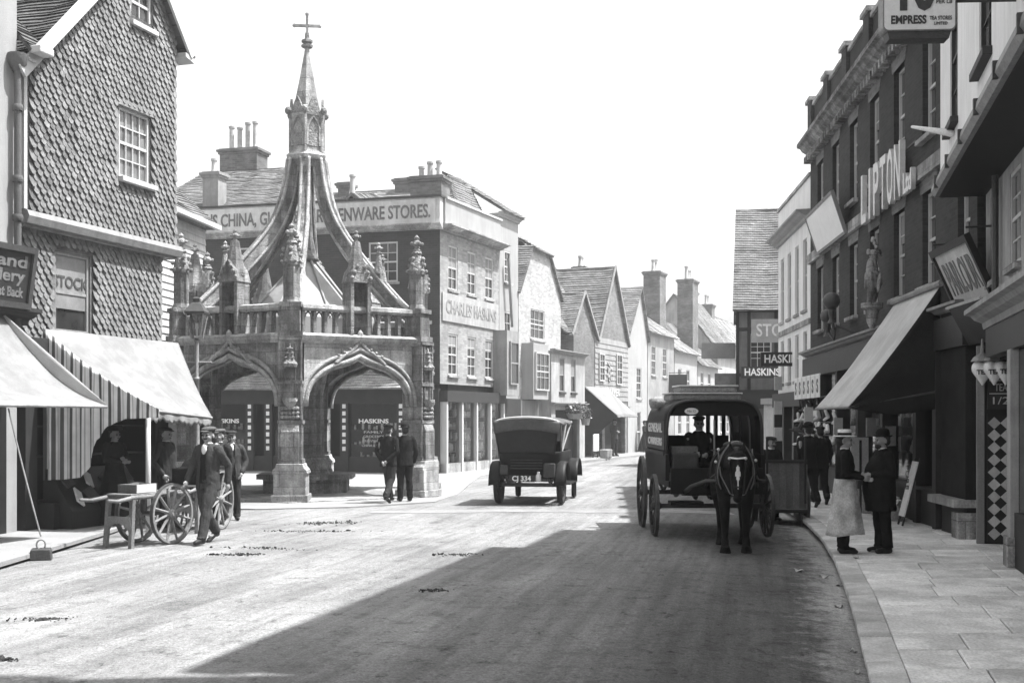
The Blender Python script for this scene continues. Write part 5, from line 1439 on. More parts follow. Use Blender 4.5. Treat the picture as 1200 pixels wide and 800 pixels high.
# ---- tall neighbour beyond the picture edge (its shade falls across the foreground)
tn = thing('tall_corner_block', 'tall plain block just outside the right edge', 'building', FW.pt(LW+0.05,0,0), FW.a)
mb = MB(); mb.box(0,16,0.3,9,0,15.8); mb.build('wall','brick_mid',tn); cornice(tn,-0.1,16.1,15.5,0.35,0.35,'stone_pale',y=0.3)
MB().box(-LW-0.05, 0, 6.9, 7.0, 0, 11).build('rear_wall','brick_mid',tn)

# ---- white fronted house beyond the brick store
FR = Frame(8.65, 38.8, to=(8.19, 32.76)); LR = FR.len
r3 = thing('white_fronted_house', 'pale fronted house with parapet just beyond the brick store', 'house', tuple(FR.o), FR.a)
hh = [(0.55+i*1.42,1.2+i*1.42,4.9,6.9) for i in range(4)] + [(0.55+i*1.42,1.2+i*1.42,2.95,4.3) for i in range(4)]
mb = MB(); holes_wall(mb, LR, 8.5-2.6, hh, 0.14, 0, 2.6); shell(mb, LR, 8.5-2.6, 7, 0, 2.6); mb.build('wall', 'plaster_white_shade', r3)
for h in hh: window(r3, *h, y=0.08, cols=2, rows=4, sill='stone_pale')
cornice(r3, -0.15, LR, 7.35, 0.25, 0.4, 'plaster_white'); MB().box(-0.02,LR,-0.05,0.2,8.5,8.6).build('coping','stone_pale',r3)
MB().box(0.0,LR,-0.06,0.02,4.45,4.6).build('string_course','stone_pale',r3)
mb = MB(); mb.box(0,LR,-0.2,0.1,2.2,2.62); mb.box(0,LR,0.6,0.7,0,2.6)
for i in range(4): mb.box(i*(LR-0.2)/3, i*(LR-0.2)/3+0.2, -0.15, 0.1, 0, 2.3)
mb.build('shopfront','timber_black',r3)
# ---- tiled-roof house at the turn
FH = Frame(8.36, 44.6, ang=R(-10.8))
r4 = thing('steep_roofed_house', 'dark timbered shop with a broad steep tiled roof facing down the street', 'house', tuple(FH.o), FH.a)
EH = 5.95
hh = [(0.5,1.3,3.6,5.0),(2.0,2.8,3.6,5.0)]
mb = MB(); holes_wall(mb, 7.0, EH-0.0, hh, 0.12); shell(mb, 7.0, EH, 8); 
mb.add([(0,0,EH),(0,6,EH),(0,3,10.2)],[(0,1,2)]); mb.build('wall','render_dark',r4)
for h in hh: window(r4, *h, y=0.05, cols=3, rows=3, sill=None)
for x in (0.0,0.42,1.4,1.9,2.9): MB().box(x,x+0.12,-0.03,0.0,2.9,EH).build('stud','timber_black',r4)
for z in (3.4,5.1,EH-0.16): MB().box(0,7,-0.035,-0.001,z,z+0.13).build('rail','timber_black',r4)
slope(r4, (-0.12,-0.4,EH-0.1), (7.1,-0.4,EH-0.1), (7.1,3.0,10.15), (-0.02,3.0,10.15), 'roof_tile', 0.13)
slope(r4, (7.1,6.4,EH-0.1), (-0.12,6.4,EH-0.1), (-0.02,3.0,10.15), (7.1,3.0,10.15), 'roof_tile', 0.13)
MB().box(-0.1,3.2,-0.55,0.0,2.2,2.9).build('fascia','timber_black',r4)
MB().box(0.05,3.0,0.3,0.4,0,2.3).build('shop_interior','interior',r4)
def board_sign(name, label, loc, rz, w, h, words, size, m='sign_dark', tm_='white_paint', th=0.04):
    t = thing(name, label, 'sign', loc, rz)
    MB().box(-w/2,w/2,-th,th,0,h).build('panel',m,t)
    if words: text(t, words, size, tm_, (0,-th-0.004,h/2), fit=w*0.84, bold=0.008)
    MB().bar((w/2,0,h*0.8),(w/2+0.7,0,h*0.8),0.04).build('bracket','iron',t)
    return t
board_sign('hanging_sign', 'upper black hanging sign lettered HASKINS', ((918-600)/1400*36.0,36.0,3.42), R(-4), 1.36, 0.42, 'HASKINS', 0.34)
board_sign('hanging_sign', 'lower black hanging sign lettered HASKINS', ((893-600)/1400*43.2,43.2,3.3), R(-3), 1.5, 0.42, 'HASKINS', 0.36)
board_sign('hanging_sign', 'large sign board lettered STORES over the far shops', ((915-600)/1400*41.0,41.0,4.45), R(-3), 2.0, 0.8, 'STORES', 0.6, 'sign_grey', 'letter_pale')
board_sign('hanging_sign', 'long grey hanging sign jutting into the street at the turn', ((842-600)/1400*46.0,46.0,4.15), R(-2), 1.3, 0.6, '', 0.3, 'sign_grey')
board_sign('hanging_sign', 'short dark hanging sign low beside the steep roofed house', ((850-600)/1400*45.2,45.2,3.1), R(-2), 0.8, 0.45, '', 0.3, 'letter_grey')
# pale shop door drape beyond the van
sd = thing('shop_doorway', 'pale fluted doorway beyond the horse van', 'doorway', ((903-600)/1400*40.5, 40.5, 0.03), R(-80))
mb = MB()
mb.grid(lambda u, v: (1.2*u-0.6, 0.04*math.sin(u*40), 2.3*v), 60, 4); mb.build('curtain','canvas_tan',sd,smooth=True,solid=0.01)
MB().box(-0.65,0.65,-0.1,0.1,2.3,2.5).build('lintel','plaster_white',sd)
# ================================================================ THE MARKET CROSS
CX, CY, RAD = -5.06, 29.5, 3.15
A0 = R(-90) + R(3.6)                                 # bearing of the pier nearest the viewer
xc = thing('market_cross', 'hexagonal gothic stone market cross with ogee arches and flying ribs', 'monument', (CX, CY, 0))
XZ = 0.02
ST, SP, SC = 'stone', 'stone_pale', 'stone_carved'
def oct_(mb, r, z0, z1, c=(0,0), n=8, r1=None, ph=PI/8):
    return mb.lathe([(r, z0), (r if r1 is None else r1, z1)], n, (c[0], c[1], 0), phase=ph)
def finial(mb, z, s=1.0, c=(0,0)):
    """crocketed finial bud"""
    mb.lathe([(0.03*s,0),(0.1*s,0.03*s),(0.06*s,0.07*s),(0.05*s,0.12*s),(0.12*s,0.17*s),(0.1*s,0.23*s),(0.05*s,0.27*s),(0.07*s,0.33*s),(0.0*s,0.4*s)], 8, (c[0],c[1],z), cap=False)
    for k in range(4):
        a = k*PI/2+PI/4; mb.ell((c[0]+0.12*s*math.cos(a), c[1]+0.12*s*math.sin(a), z+0.19*s), 0.045*s, seg=6, rings=4)
    return mb
def crockets(mb, p0, p1, n, r, c=(0,0)):
    for k in range(n):
        t = (k+0.5)/n; rr_ = p0[0]*(1-t)+p1[0]*t; z = p0[1]*(1-t)+p1[1]*t
        for q in range(4):
            a = q*PI/2+PI/4; mb.ell((c[0]+(rr_+r*0.6)*math.cos(a), c[1]+(rr_+r*0.6)*math.sin(a), z), (r,r,r*0.7), (0,0,a), 6, 4)
    return mb
for k in range(6):
    a = A0 + k*PI/3
    pier = bpy.data.objects.new('pier', None); COL.objects.link(pier); pier.parent = xc
    pier.location = (RAD*math.cos(a), RAD*math.sin(a), XZ); pier.rotation_euler = (0, 0, a+PI/2)   # local -y points outwards
    # stepped plinth
    mb = MB()
    mb.box(-0.40,0.40,-0.45,0.36,0,0.16).box(-0.35,0.35,-0.40,0.32,0.16,0.62)
    mb.prism([(-0.39,0.62),(0.39,0.62),(0.37,0.70),(0.31,0.76),(0.29,0.84),(-0.29,0.84),(-0.31,0.76),(-0.37,0.70)], -0.40, 0.33)
    mb.build('plinth', SP, pier, bevel=0.012)
    # main shaft with angle rolls
    mb = MB(); mb.box(-0.23,0.23,-0.26,0.26,0.84,3.62)
    for sx in (-1, 1):
        mb.cyl((sx*0.23,-0.26,0.84),(sx*0.23,-0.26,3.6),0.035); mb.cyl((sx*0.12,-0.275,1.9),(sx*0.12,-0.275,3.5),0.025)
    for z in (0.9, 1.75, 2.62, 3.58):
        mb.box(-0.27,0.27,-0.31,0.28,z-0.04,z+0.04)
    mb.build('shaft', ST, pier)
    # lower weathered set-off and canopied niche on the face
    mb = MB()
    mb.prism([(-0.26,0.84),(-0.36,0.84),(-0.36,1.55),(-0.26,1.78)], -0.2, 0.2, 'x')
    mb.build('buttress', ST, pier)
    mb = MB()
    mb.lathe([(0.02,2.0),(0.1,2.1),(0.16,2.2),(0.17,2.27)], 8, (0,-0.3,0))
    mb.lathe([(0.15,2.95),(0.17,3.02),(0.1,3.1),(0.06,3.3),(0.0,3.5)], 8, (0,-0.3,0), cap=False)
    crockets(mb, (0.1,3.1), (0.03,3.4), 3, 0.035, (0,-0.3))
    for z in (1.86,1.95,2.05): 
        for q in range(5): mb.ell((-0.16+0.08*q, -0.31, z), (0.05,0.05,0.045), seg=6, rings=4)
    mb.build('niche_canopy', SC, pier)
    # pinnacle above the parapet
    mb = MB()
    mb.box(-0.27,0.27,-0.28,0.26,3.62,3.74)
    mb.box(-0.2,0.2,-0.22,0.2,3.74,4.32); mb.box(-0.24,0.24,-0.26,0.24,4.28,4.38)
    oct_(mb, 0.17, 4.38, 5.25); oct_(mb, 0.21, 4.38, 4.5, r1=0.17); oct_(mb, 0.2, 5.2, 5.28)
    for q in range(4):
        b = q*PI/2+PI/8; mb.cyl((0.16*math.cos(b),0.16*math.sin(b),4.42),(0.16*math.cos(b),0.16*math.sin(b),5.22),0.03,seg=6)
    mb.build('pinnacle_shaft', ST, pier)
    mb = MB()
    for q in range(4):
        b = q*PI/2; e = Matrix.Rotation(b, 3, 'Z')
        for p, r_ in (((0,-0.2,5.42),0.05),((-0.1,-0.2,5.28),0.04),((0.1,-0.2,5.28),0.04),((0,-0.17,5.56),0.055)): mb.ell(e @ Vector(p), r_, seg=6, rings=4)
    mb.lathe([(0.19,5.28),(0.15,5.5),(0.1,5.66),(0.13,5.7),(0.1,5.75)], 8)
    finial(mb, 5.74, 1.0)
    mb.build('pinnacle_head', SC, pier)
    # flying rib: concave back, arched belly, roll mouldings
    rib = bpy.data.objects.new('rib', None); COL.objects.link(rib); rib.parent = xc; rib.rotation_euler = (0, 0, a)
    up = [(2.98,4.38),(2.72,4.58),(2.2,5.10),(1.6,5.74),(1.05,6.42),(0.74,7.02),(0.57,7.6),(0.48,8.2)]
    lo = [(0.2,8.2),(0.26,7.6),(0.38,7.0),(0.66,6.45),(1.1,5.92),(1.6,5.34),(2.08,4.82),(2.45,4.4),(2.72,4.15),(2.98,4.15)]
    def cr(tab, n):   # smooth a polyline (Catmull-Rom)
        out = []; P = [Vector((q[0],0,q[1])) for q in tab]
        for i in range(len(P)-1):
            p0, p1, p2, p3 = P[max(i-1,0)], P[i], P[i+1], P[min(i+2,len(P)-1)]
            for j in range(n):
                t = j/n; out.append(0.5*((2*p1)+(p2-p0)*t+(2*p0-5*p1+4*p2-p3)*t*t+(3*p1-p0-3*p2+p3)*t**3))
        out.append(P[-1]); return out
    U_ = cr(up, 4); L_ = []
    for i, p in enumerate(U_):          # belly follows the back at the depth of the rib
        dd = (U_[min(i+1,len(U_)-1)]-U_[max(i-1,0)]).normalized(); nn_ = Vector((-dd.z,0,dd.x)); 
        if nn_.x > 0: nn_ = -nn_
        L_.append(p + nn_*(0.22 + 0.05*math.sin(i/len(U_)*PI)))
    L_ = L_[::-1]
    mb = MB(); m_ = min(len(U_), len(L_)); 
    Lr = L_[::-1]; n = 24
    smp = lambda tab, t: (lambda f: tab[min(int(f),len(tab)-2)].lerp(tab[min(int(f)+1,len(tab)-1)], f-min(int(f),len(tab)-2)))(t*(len(tab)-1))
    vs = []
    for i in range(n+1):
        u_, l_ = smp(U_, i/n), smp(Lr, i/n)
        for y in (-0.09, 0.09): vs.append((u_.x,y,u_.z)); vs.append((l_.x,y,l_.z))
    fs = []
    for i in range(n):
        q = i*4; w_ = q+4
        fs += [(q,w_,w_+1,q+1),(q+2,q+3,w_+3,w_+2),(q,q+2,w_+2,w_),(q+1,w_+1,w_+3,q+3)]
    mb.add(vs, fs); mb.build('web', ST, rib, smooth=False)
    for y in (-0.095, 0.095):
        MB().tube([(p.x, y, p.z+0.01) for p in U_], 0.04, 6).build('roll_moulding', SP, rib, smooth=True)
        MB().tube([(p.x, y, p.z) for p in Lr], 0.035, 6).build('roll_moulding', SP, rib, smooth=True)
    # small pinnacle riding on the rib
    mb = MB(); z0 = 5.25
    mb.box(1.98,2.2,-0.1,0.1,4.98,5.3); mb.lathe([(0.13,5.3),(0.1,5.45),(0.04,5.8)], 8, (2.09,0,0)); finial(mb, 5.78, 0.7, (2.09,0))
    mb.build('rib_pinnacle', SC, rib)
    # ---- bay between this pier and the next
    b = a + PI/6; apo = RAD*math.cos(PI/6)
    bay = bpy.data.objects.new('arch_bay', None); COL.objects.link(bay); bay.parent = xc
    bay.location = (apo*math.cos(b), apo*math.sin(b), XZ); bay.rotation_euler = (0, 0, b+PI/2)
    hw_ = RAD/2 - 0.2
    def arch(hw, spring, apx, n=12):
        """four-centred arch with a slight ogee tip, left springing to right springing"""
        pts = []
        for i in range(n+1):
            t = i/n; x = -hw*math.cos(t*PI/2)                    # -hw .. 0
            z = spring + (apx-0.12-spring)*math.sin(t*PI/2)**0.85 + 0.12*max(0,(t-0.8)/0.2)**2
            pts.append((x, z))
        return pts + [(-x, z) for x, z in pts[-2::-1]]
    op = arch(hw_-0.02, 2.15, 3.28)
    vs = []; fs = []; T0, T1 = -0.17, 0.17
    for x, z in op:
        vs += [(x,T0,z),(x,T0,3.62),(x,T1,z),(x,T1,3.62)]
    for i in range(len(op)-1):
        q = i*4; w_ = q+4; fs += [(q,w_,w_+1,q+1),(q+2,q+3,w_+3,w_+2),(q,q+2,w_+2,w_)]
    mb = MB().add(vs, fs); mb.build('spandrel', 'stone_pale' if k == 0 else ST, bay)  # right-hand bay gets paler stone, standing in for the sun on it
    for r_, y, (h_, s_, p_) in ((0.06,-0.19,(hw_-0.05,2.1,3.24)),(0.05,-0.2,(hw_+0.05,2.1,3.40)),(0.045,-0.1,(hw_-0.1,2.1,3.17))):
        MB().tube([(x,y,z) for x, z in arch(h_, s_, p_)], r_, 6).build('archivolt', SP, bay, smooth=True)
    # ogee hood rising to the parapet
    hd = [(-0.62,3.05),(-0.4,3.24),(-0.2,3.36),(-0.07,3.5),(0,3.78),(0.07,3.5),(0.2,3.36),(0.4,3.24),(0.62,3.05)]
    MB().tube([(p.x,-0.21,p.z) for p in cr(hd,4)], 0.05, 6).build('ogee_hood', SP, bay, smooth=True)
    mb = MB()
    for s_ in (-1,1):
        for q in range(4): mb.ell((s_*(0.12+0.14*q),-0.22,3.46-0.075*q),(0.05,0.04,0.045),seg=6,rings=4)
    tag(mb.build('crockets', SC, bay), kind='stuff')
    # cornice and pierced balustrade
    mb = MB().prism([(-0.2,3.5),(-0.28,3.58),(-0.3,3.66),(-0.2,3.72),(0.2,3.72),(0.2,3.5)], -hw_-0.1, hw_+0.1, 'x'); mb.build('cornice', SP, bay)
    mb = MB().prism([(-0.13,4.22),(-0.17,4.27),(-0.15,4.35),(0.0,4.39),(0.12,4.35),(0.12,4.22)], -hw_, hw_, 'x'); mb.build('rail', SP, bay)
    nbal = 11
    for q in range(nbal):
        x = -hw_+0.05 + (2*hw_-0.1)*q/(nbal-1)
        if abs(x) < 0.26: continue
        mb = MB(); mb.box(x-0.035,x+0.035,-0.1,0.07,3.72,4.22); mb.build('baluster', ST, bay)
        if q < nbal-1:
            x2 = x + (2*hw_-0.1)/(nbal-1)/2
            if abs(x2) > 0.3: MB().tube([(x2-0.1,-0.03,4.05),(x2-0.05,-0.03,4.16),(x2,-0.03,4.2),(x2+0.05,-0.03,4.16),(x2+0.1,-0.03,4.05)],0.025,5).build('tracery', ST, bay)
    # gabled tabernacle over the crown of the arch
    mb = MB()
    mb.box(-0.25,-0.17,-0.24,0.2,3.72,4.95); mb.box(0.17,0.25,-0.24,0.2,3.72,4.95); mb.box(-0.17,0.17,0.08,0.2,3.72,4.95)
    mb.prism([(-0.27,4.9),(0.27,4.9),(0.2,5.15),(0,5.4),(-0.2,5.15)], -0.26, 0.22)
    mb.lathe([(0.26,5.05),(0.2,5.3),(0.09,5.85)], 8); 
    mb.build('tabernacle', ST, bay)
    mb = MB(); finial(mb, 5.82, 0.75); mb.build('tabernacle_finial', SC, bay); mb = MB()
    for s_ in (-1,1):
        for q in range(3): mb.ell((s_*(0.23-0.07*q),-0.27,5.0+0.13*q),(0.05,0.04,0.05),seg=6,rings=4)
    tag(mb.build('gable_crockets', SC, bay), kind='stuff')
# ceiling over the open floor, lead roof, central pillar and seat
hexp = lambda r, off=0: [(r*math.cos(A0+k*PI/3+off), r*math.sin(A0+k*PI/3+off)) for k in range(6)]
mb = MB(); mb.prism(hexp(2.9), 3.50, 3.62, 'z'); mb.build('vault', ST, xc)
mb = MB(); h0 = hexp(1.55); h1 = hexp(0.22)
mb.add([(x,y,4.25) for x,y in h0]+[(x,y,5.72) for x,y in h1]+[(x,y,3.6) for x,y in h0], [(i,(i+1)%6,(i+1)%6+6,i+6) for i in range(6)]+[(i+12,(i+1)%6+12,(i+1)%6,i) for i in range(6)]); mb.build('lead_roof', 'lead', xc)
for k in range(12):
    a = A0+k*PI/6; r0 = 1.55 if k % 2 == 0 else 1.55*math.cos(PI/6)
    MB().cyl((r0*math.cos(a),r0*math.sin(a),4.27),(0.22*math.cos(a),0.22*math.sin(a),5.74),0.03).build('lead_roll','lead',xc)
mb = MB(); mb.lathe([(0.3,5.7),(0.34,5.76),(0.25,5.9),(0.16,6.3),(0.12,6.9),(0.13,8.0)], 6, phase=A0); mb.build('king_post', ST, xc)
mb = MB(); mb.lathe([(0.8,0.0),(0.8,0.12),(0.55,0.75),(0.5,0.8),(0.42,0.95),(0.40,2.4),(0.5,2.9),(0.95,3.5)], 12, (0,0,XZ)); mb.build('central_pillar', ST, xc)
mb = MB(); mb.prism(hexp(1.32), 0.38, 0.5, 'z'); mb.prism(hexp(1.15), XZ, 0.38, 'z'); mb.build('bench', ST, xc)
mb = MB(); mb.prism(hexp(3.75), -0.05, 0.045, 'z'); mb.build('step', SP, xc)
# lantern, spire and cross
mb = MB(); ph = A0
mb.lathe([(0.38,8.02),(0.42,8.1),(0.53,8.2),(0.55,8.28),(0.46,8.36),(0.43,8.42),(0.43,9.22),(0.47,9.26),(0.47,9.34)], 6, phase=ph)
mb.build('lantern', SP, xc)
for k in range(6):
    a = ph+k*PI/3; c, s_ = math.cos(a), math.sin(a)
    MB().cyl((0.44*c,0.44*s_,8.36),(0.44*c,0.44*s_,9.3),0.045,seg=6).build('lantern_shaft', SP, xc)
    MB().ell((0.5*c,0.5*s_,9.37),(0.085,0.085,0.1),seg=8,rings=6).build('crocket_knob', SC, xc)
    a2 = a+PI/6; c2, s2 = math.cos(a2), math.sin(a2)
    o = MB().tube([(-0.16,0,8.5),(-0.16,0,8.95),(-0.08,0,9.12),(0,0,9.22),(0.08,0,9.12),(0.16,0,8.95),(0.16,0,8.5)],0.028,5).build('lantern_arch', SP, xc, loc=(0.385*c2,0.385*s2,0), rot=(0,0,a2+PI/2))
    o = MB().prism([(-0.14,8.5),(-0.14,8.95),(0,9.16),(0.14,8.95),(0.14,8.5)], -0.005, 0.01).build('lantern_niche', SC, xc, loc=(0.378*c2,0.378*s2,0), rot=(0,0,a2+PI/2))
    MB().prism([(-0.2,9.3),(0.2,9.3),(0.07,9.6),(0,9.72),(-0.07,9.6)], -0.03, 0.03).build('gablet', SC, xc, loc=(0.38*c2,0.38*s2,0), rot=(0,0,a2+PI/2))
mb = MB(); mb.lathe([(0.38,9.34),(0.2,10.2),(0.065,10.92),(0.06,10.98)], 6, phase=ph); mb.build('spire', SP, xc)
mb = MB(); mb.lathe([(0.05,10.96),(0.14,11.0),(0.15,11.05),(0.07,11.08),(0.14,11.12),(0.14,11.17),(0.06,11.2),(0.05,11.35)], 8); mb.build('spire_knop', SC, xc)
mb = MB(); mb.box(-0.03,0.03,-0.03,0.03,11.3,11.8); mb.box(-0.3,-0.03,-0.03,0.03,11.5,11.56); mb.box(0.03,0.3,-0.03,0.03,11.5,11.56)
for x, z in ((-0.31,11.53),(0.31,11.53),(0,11.82)):
    mb.ell((x,0,z),(0.05,0.04,0.05),seg=8,rings=6)
mb.build('cross_finial', SP, xc, rot=(0,0,R(6)))
# street lamp beside the cross
sl = thing('street_lamp', 'gas street lamp with glazed lantern beside the left of the market cross', 'street lamp', (-6.2,23.5,0.0))
mb = MB(); mb.lathe([(0.16,0),(0.16,0.25),(0.12,0.32),(0.1,0.7),(0.06,0.8),(0.05,2.6),(0.07,2.63),(0.045,2.68),(0.04,3.35),(0.07,3.38),(0.03,3.42)], 10); mb.build('post', 'iron_grey', sl, autosmooth=True)
MB().cyl((-0.3,0,2.95),(0.3,0,2.95),0.02).build('ladder_bar','iron_grey',sl)
for k in range(4):
    a = k*PI/2+PI/4; a2 = a+PI/2
    q0 = [(0.13*math.cos(a),0.13*math.sin(a),3.42),(0.13*math.cos(a2),0.13*math.sin(a2),3.42),(0.24*math.cos(a2),0.24*math.sin(a2),3.9),(0.24*math.cos(a),0.24*math.sin(a),3.9)]
    MB().add(q0,[(0,1,2,3)]).build('pane','glass_clear',sl)
    MB().cyl(q0[0],q0[3],0.014,seg=6).build('lantern_bar','iron_grey',sl)
mb = MB(); mb.lathe([(0.27,3.9),(0.28,3.94),(0.14,4.1),(0.08,4.13),(0.09,4.2),(0.03,4.24),(0.02,4.36)], 4, phase=PI/4); mb.build('lantern_cap','iron',sl)
MB().lathe([(0.02,3.43),(0.02,3.6),(0.035,3.62),(0.03,3.72)],8).build('burner','white_paint',sl)
# ================================================================ PEOPLE
def loft(mb, rings, seg=16, cap=True):
    """stack of ellipses (cx, cy, z, rx, ry)"""
    vs = []
    for cx, cy, z, rx, ry in rings:
        for k in range(seg):
            a = 2*PI*k/seg; vs.append((cx+rx*math.cos(a), cy+ry*math.sin(a), z))
    fs = []
    for j in range(len(rings)-1):
        for k in range(seg):
            l = (k+1) % seg; fs.append((j*seg+k, j*seg+l, (j+1)*seg+l, (j+1)*seg+k))
    if cap: fs += [list(range(seg-1,-1,-1)), [(len(rings)-1)*seg+k for k in range(seg)]]
    return mb.add(vs, fs)
STAND = dict(legs=(((0.10,-0.01,0.50),(0.11,0.02,0.085)), ((-0.10,-0.01,0.50),(-0.115,0.02,0.085))),
             arms=(((0.25,0.04,1.13),(0.235,-0.06,0.89)), ((-0.25,0.04,1.13),(-0.235,-0.06,0.89))))
WALK = dict(legs=(((0.09,-0.16,0.52),(0.10,-0.28,0.10)), ((-0.09,0.03,0.50),(-0.10,0.30,0.15))),
            arms=(((0.25,0.16,1.15),(0.25,0.14,0.91)), ((-0.25,-0.04,1.14),(-0.23,-0.20,0.94))))
POCKETS = dict(legs=STAND['legs'], arms=(((0.28,0.07,1.14),(0.20,-0.07,0.93)), ((-0.28,0.07,1.14),(-0.20,-0.07,0.93))))
FOLDED = dict(legs=STAND['legs'], arms=(((0.25,-0.02,1.16),(0.03,-0.20,1.18)), ((-0.25,-0.02,1.16),(-0.03,-0.21,1.13))))
HOLDING = dict(legs=STAND['legs'], arms=(((0.24,0.03,1.14),(0.14,-0.22,1.12)), ((-0.24,0.03,1.14),(-0.14,-0.22,1.08))))
BEHIND = dict(legs=STAND['legs'], arms=(((0.26,0.08,1.13),(0.07,0.17,0.92)), ((-0.26,0.08,1.13),(-0.07,0.17,0.94))))
SIT = dict(legs=(((0.12,-0.42,0.88),(0.12,-0.48,0.45)), ((-0.12,-0.42,0.88),(-0.12,-0.48,0.45))),
           arms=(((0.25,-0.08,1.14),(0.10,-0.34,1.1)), ((-0.25,-0.08,1.14),(-0.10,-0.34,1.1))))
def person(label, loc, rz, H=1.70, vox=0.010, pose=STAND, hat='cap', hat_m='cloth_dark', jacket='cloth_dark', trousers='cloth_dark', coat=0.0,
           waistcoat='cloth_black', shirt=True, head=(0,0), open_front=True, moustache=False, skirt=False, apron=None, hair='hair_dark', lean=0.0, group=None, beard=False, stout=0.0, name='person'):
    k = H/1.75
    t = thing(name, label, 'person', loc, rz, group)
    S = lambda p: (p[0]*k, p[1]*k, p[2]*k)
    L = lambda p: (p[0], p[1] - lean*max(0, p[2]-0.9), p[2])          # forward lean from the hips
    def scl(mb):
        mb.v = [S(L(p)) for p in mb.v]; return mb
    # --- head, built upright then turned
    hd = MB()
    hd.ell((0,0.012,1.638),(0.078,0.098,0.09)).ell((0,-0.022,1.588),(0.064,0.078,0.088)).ell((0,-0.045,1.537),(0.045,0.046,0.038))
    hd.cap((0,-0.092,1.612),(0,-0.118,1.575),0.010,0.016).ell((0.03,-0.085,1.628),(0.03,0.014,0.009)).ell((-0.03,-0.085,1.628),(0.03,0.014,0.009))
    hd.ell((0,-0.088,1.54),(0.026,0.014,0.012))
    for sx in (-1,1): hd.ell((sx*0.079,0.012,1.59),(0.012,0.022,0.033)).ell((sx*0.04,-0.07,1.575),(0.026,0.024,0.028))
    Hm = Matrix.Translation((0,0.005,1.5)) @ Matrix.Rotation(head[0],4,'Z') @ Matrix.Rotation(head[1],4,'X') @ Matrix.Translation((0,-0.005,-1.5))
    tr = lambda p: tuple(Hm @ Vector(p))
    body = MB(); body.add([tr(p) for p in hd.v], hd.f)
    body.cap((0,0.02,1.42),(0,0.0,1.54),0.056,0.054)
    loft(body, [(0,0,0.84,0.13,0.1),(0,0,0.95,0.15,0.11),(0,0,1.08,0.13,0.1),(0,0,1.25,0.16,0.11),(0,0.01,1.38,0.16,0.1),(0,0.01,1.45,0.08,0.07)])
    hands = []
    for sx, (kn, an), (el, wr) in zip((1,-1), pose['legs'], pose['arms']):
        body.chain([(sx*0.085,0,0.92), kn, an], [0.082,0.056,0.042]); body.cap((an[0],an[1]+0.03,0.04+an[2]-0.085),(an[0],an[1]-0.13,0.025+an[2]-0.085),0.036,0.028)
        body.chain([(sx*0.175,0.01,1.41), el, wr], [0.052,0.042,0.028])
        d = (Vector(wr)-Vector(el)).normalized(); W = Vector(wr)
        side_ = d.cross(Vector((sx,0,0.2))).normalized(); nrm = side_.cross(d).normalized()
        body.cap(W+d*0.02, W+d*0.075, 0.027, 0.032); body.ell(W+d*0.06+side_*0.012, 0.03); body.ell(W+d*0.06-side_*0.012, 0.03)
        for q, ln_ in ((-1.5,0.062),(-0.5,0.072),(0.5,0.068),(1.5,0.054)):
            b = W + d*0.09 + side_*q*0.017; m_ = b + d*ln_*0.55 - nrm*sx*0.006; e = m_ + d*ln_*0.4 - nrm*sx*0.026
            body.chain([b,m_,e],[0.0092,0.0088,0.0078],6)
        b = W + d*0.035 - side_*0.024; body.chain([b, b+d*0.03-side_*0.022, b+d*0.062-side_*0.026],[0.0125,0.0115,0.009],6)
    ey = [S(L(tr((sx*0.031,-0.094,1.607)))) for sx in (-1,1)]; mo = S(L(tr((0,-0.102,1.546)))); mu = S(L(tr((0,-0.108,1.558))))
    def paint(c):
        for e in ey:
            if (c-Vector(e)).length < 0.016: return 1
        dv_ = c-Vector(mo)
        if (abs(dv_.z) < 0.006 and dv_.length < 0.028): return 1
        if moustache and abs((c-Vector(mu)).z) < 0.011 and (c-Vector(mu)).length < 0.042: return 2
        return 0
    remesh('body', scl(body), vox*0.85, 'skin', t, 1, mats=['skin','skin_dark','hair_dark'], paint=paint)
    # --- hair
    hr = MB(); hr.ell((0,0.03,1.65),(0.083,0.092,0.085)); hr.ell((0,0.05,1.59),(0.078,0.07,0.07))
    if skirt: hr.ell((0,0.08,1.68),(0.06,0.05,0.05))
    hr.v = [tr(p) for p in hr.v]; remesh('hair', scl(hr), vox*1.2, hair, t, 1)
    if beard:
        br = MB(); br.ell((0,-0.06,1.52),(0.052,0.05,0.045)); br.v = [tr(p) for p in br.v]; remesh('beard', scl(br), vox, 'hair_dark', t, 1)
    # --- trousers / skirt / boots
    if skirt:
        mb = MB(); vs = []; n = 40; rows = [(1.06,0.13,0.11),(0.95,0.18,0.16),(0.6,0.26,0.26),(0.25,0.33,0.35),(0.03,0.38,0.42)]
        for z, rx, ry in rows:
            f = (1.06-z)
            for i in range(n):
                a = 2*PI*i/n; w = 1 + 0.07*f*math.sin(a*9+z*2); vs.append((rx*w*math.cos(a), 0.02*f+ry*w*math.sin(a), z))
        fs = [(j*n+i, j*n+(i+1)%n, (j+1)*n+(i+1)%n, (j+1)*n+i) for j in range(len(rows)-1) for i in range(n)] + [list(range(n)), [(len(rows)-1)*n+i for i in range(n)][::-1]]
        mb.add(vs, fs); scl(mb).build('skirt', trousers, t, smooth=True)
    else:
        tm_ = MB()
        for sx, (kn, an) in zip((1,-1), pose['legs']):
            tm_.chain([(sx*0.088,0.0,0.90), ((sx*0.088+kn[0])/2,(kn[1])/2-0.005,(0.9+kn[2])/2), kn, ((kn[0]+an[0])/2,(kn[1]+an[1])/2+0.015,(kn[2]+an[2])/2), (an[0],an[1]+0.005,an[2]+0.015)], [0.105,0.098,0.078,0.076,0.070], 12)
            d_ = Vector((an[0],an[1],an[2]+0.01)); tm_.ell(d_,(0.072,0.085,0.03))
        loft(tm_, [(0,0,0.82,0.14,0.105),(0,0,0.92,0.165,0.125),(0,0,1.02,0.15,0.115)])
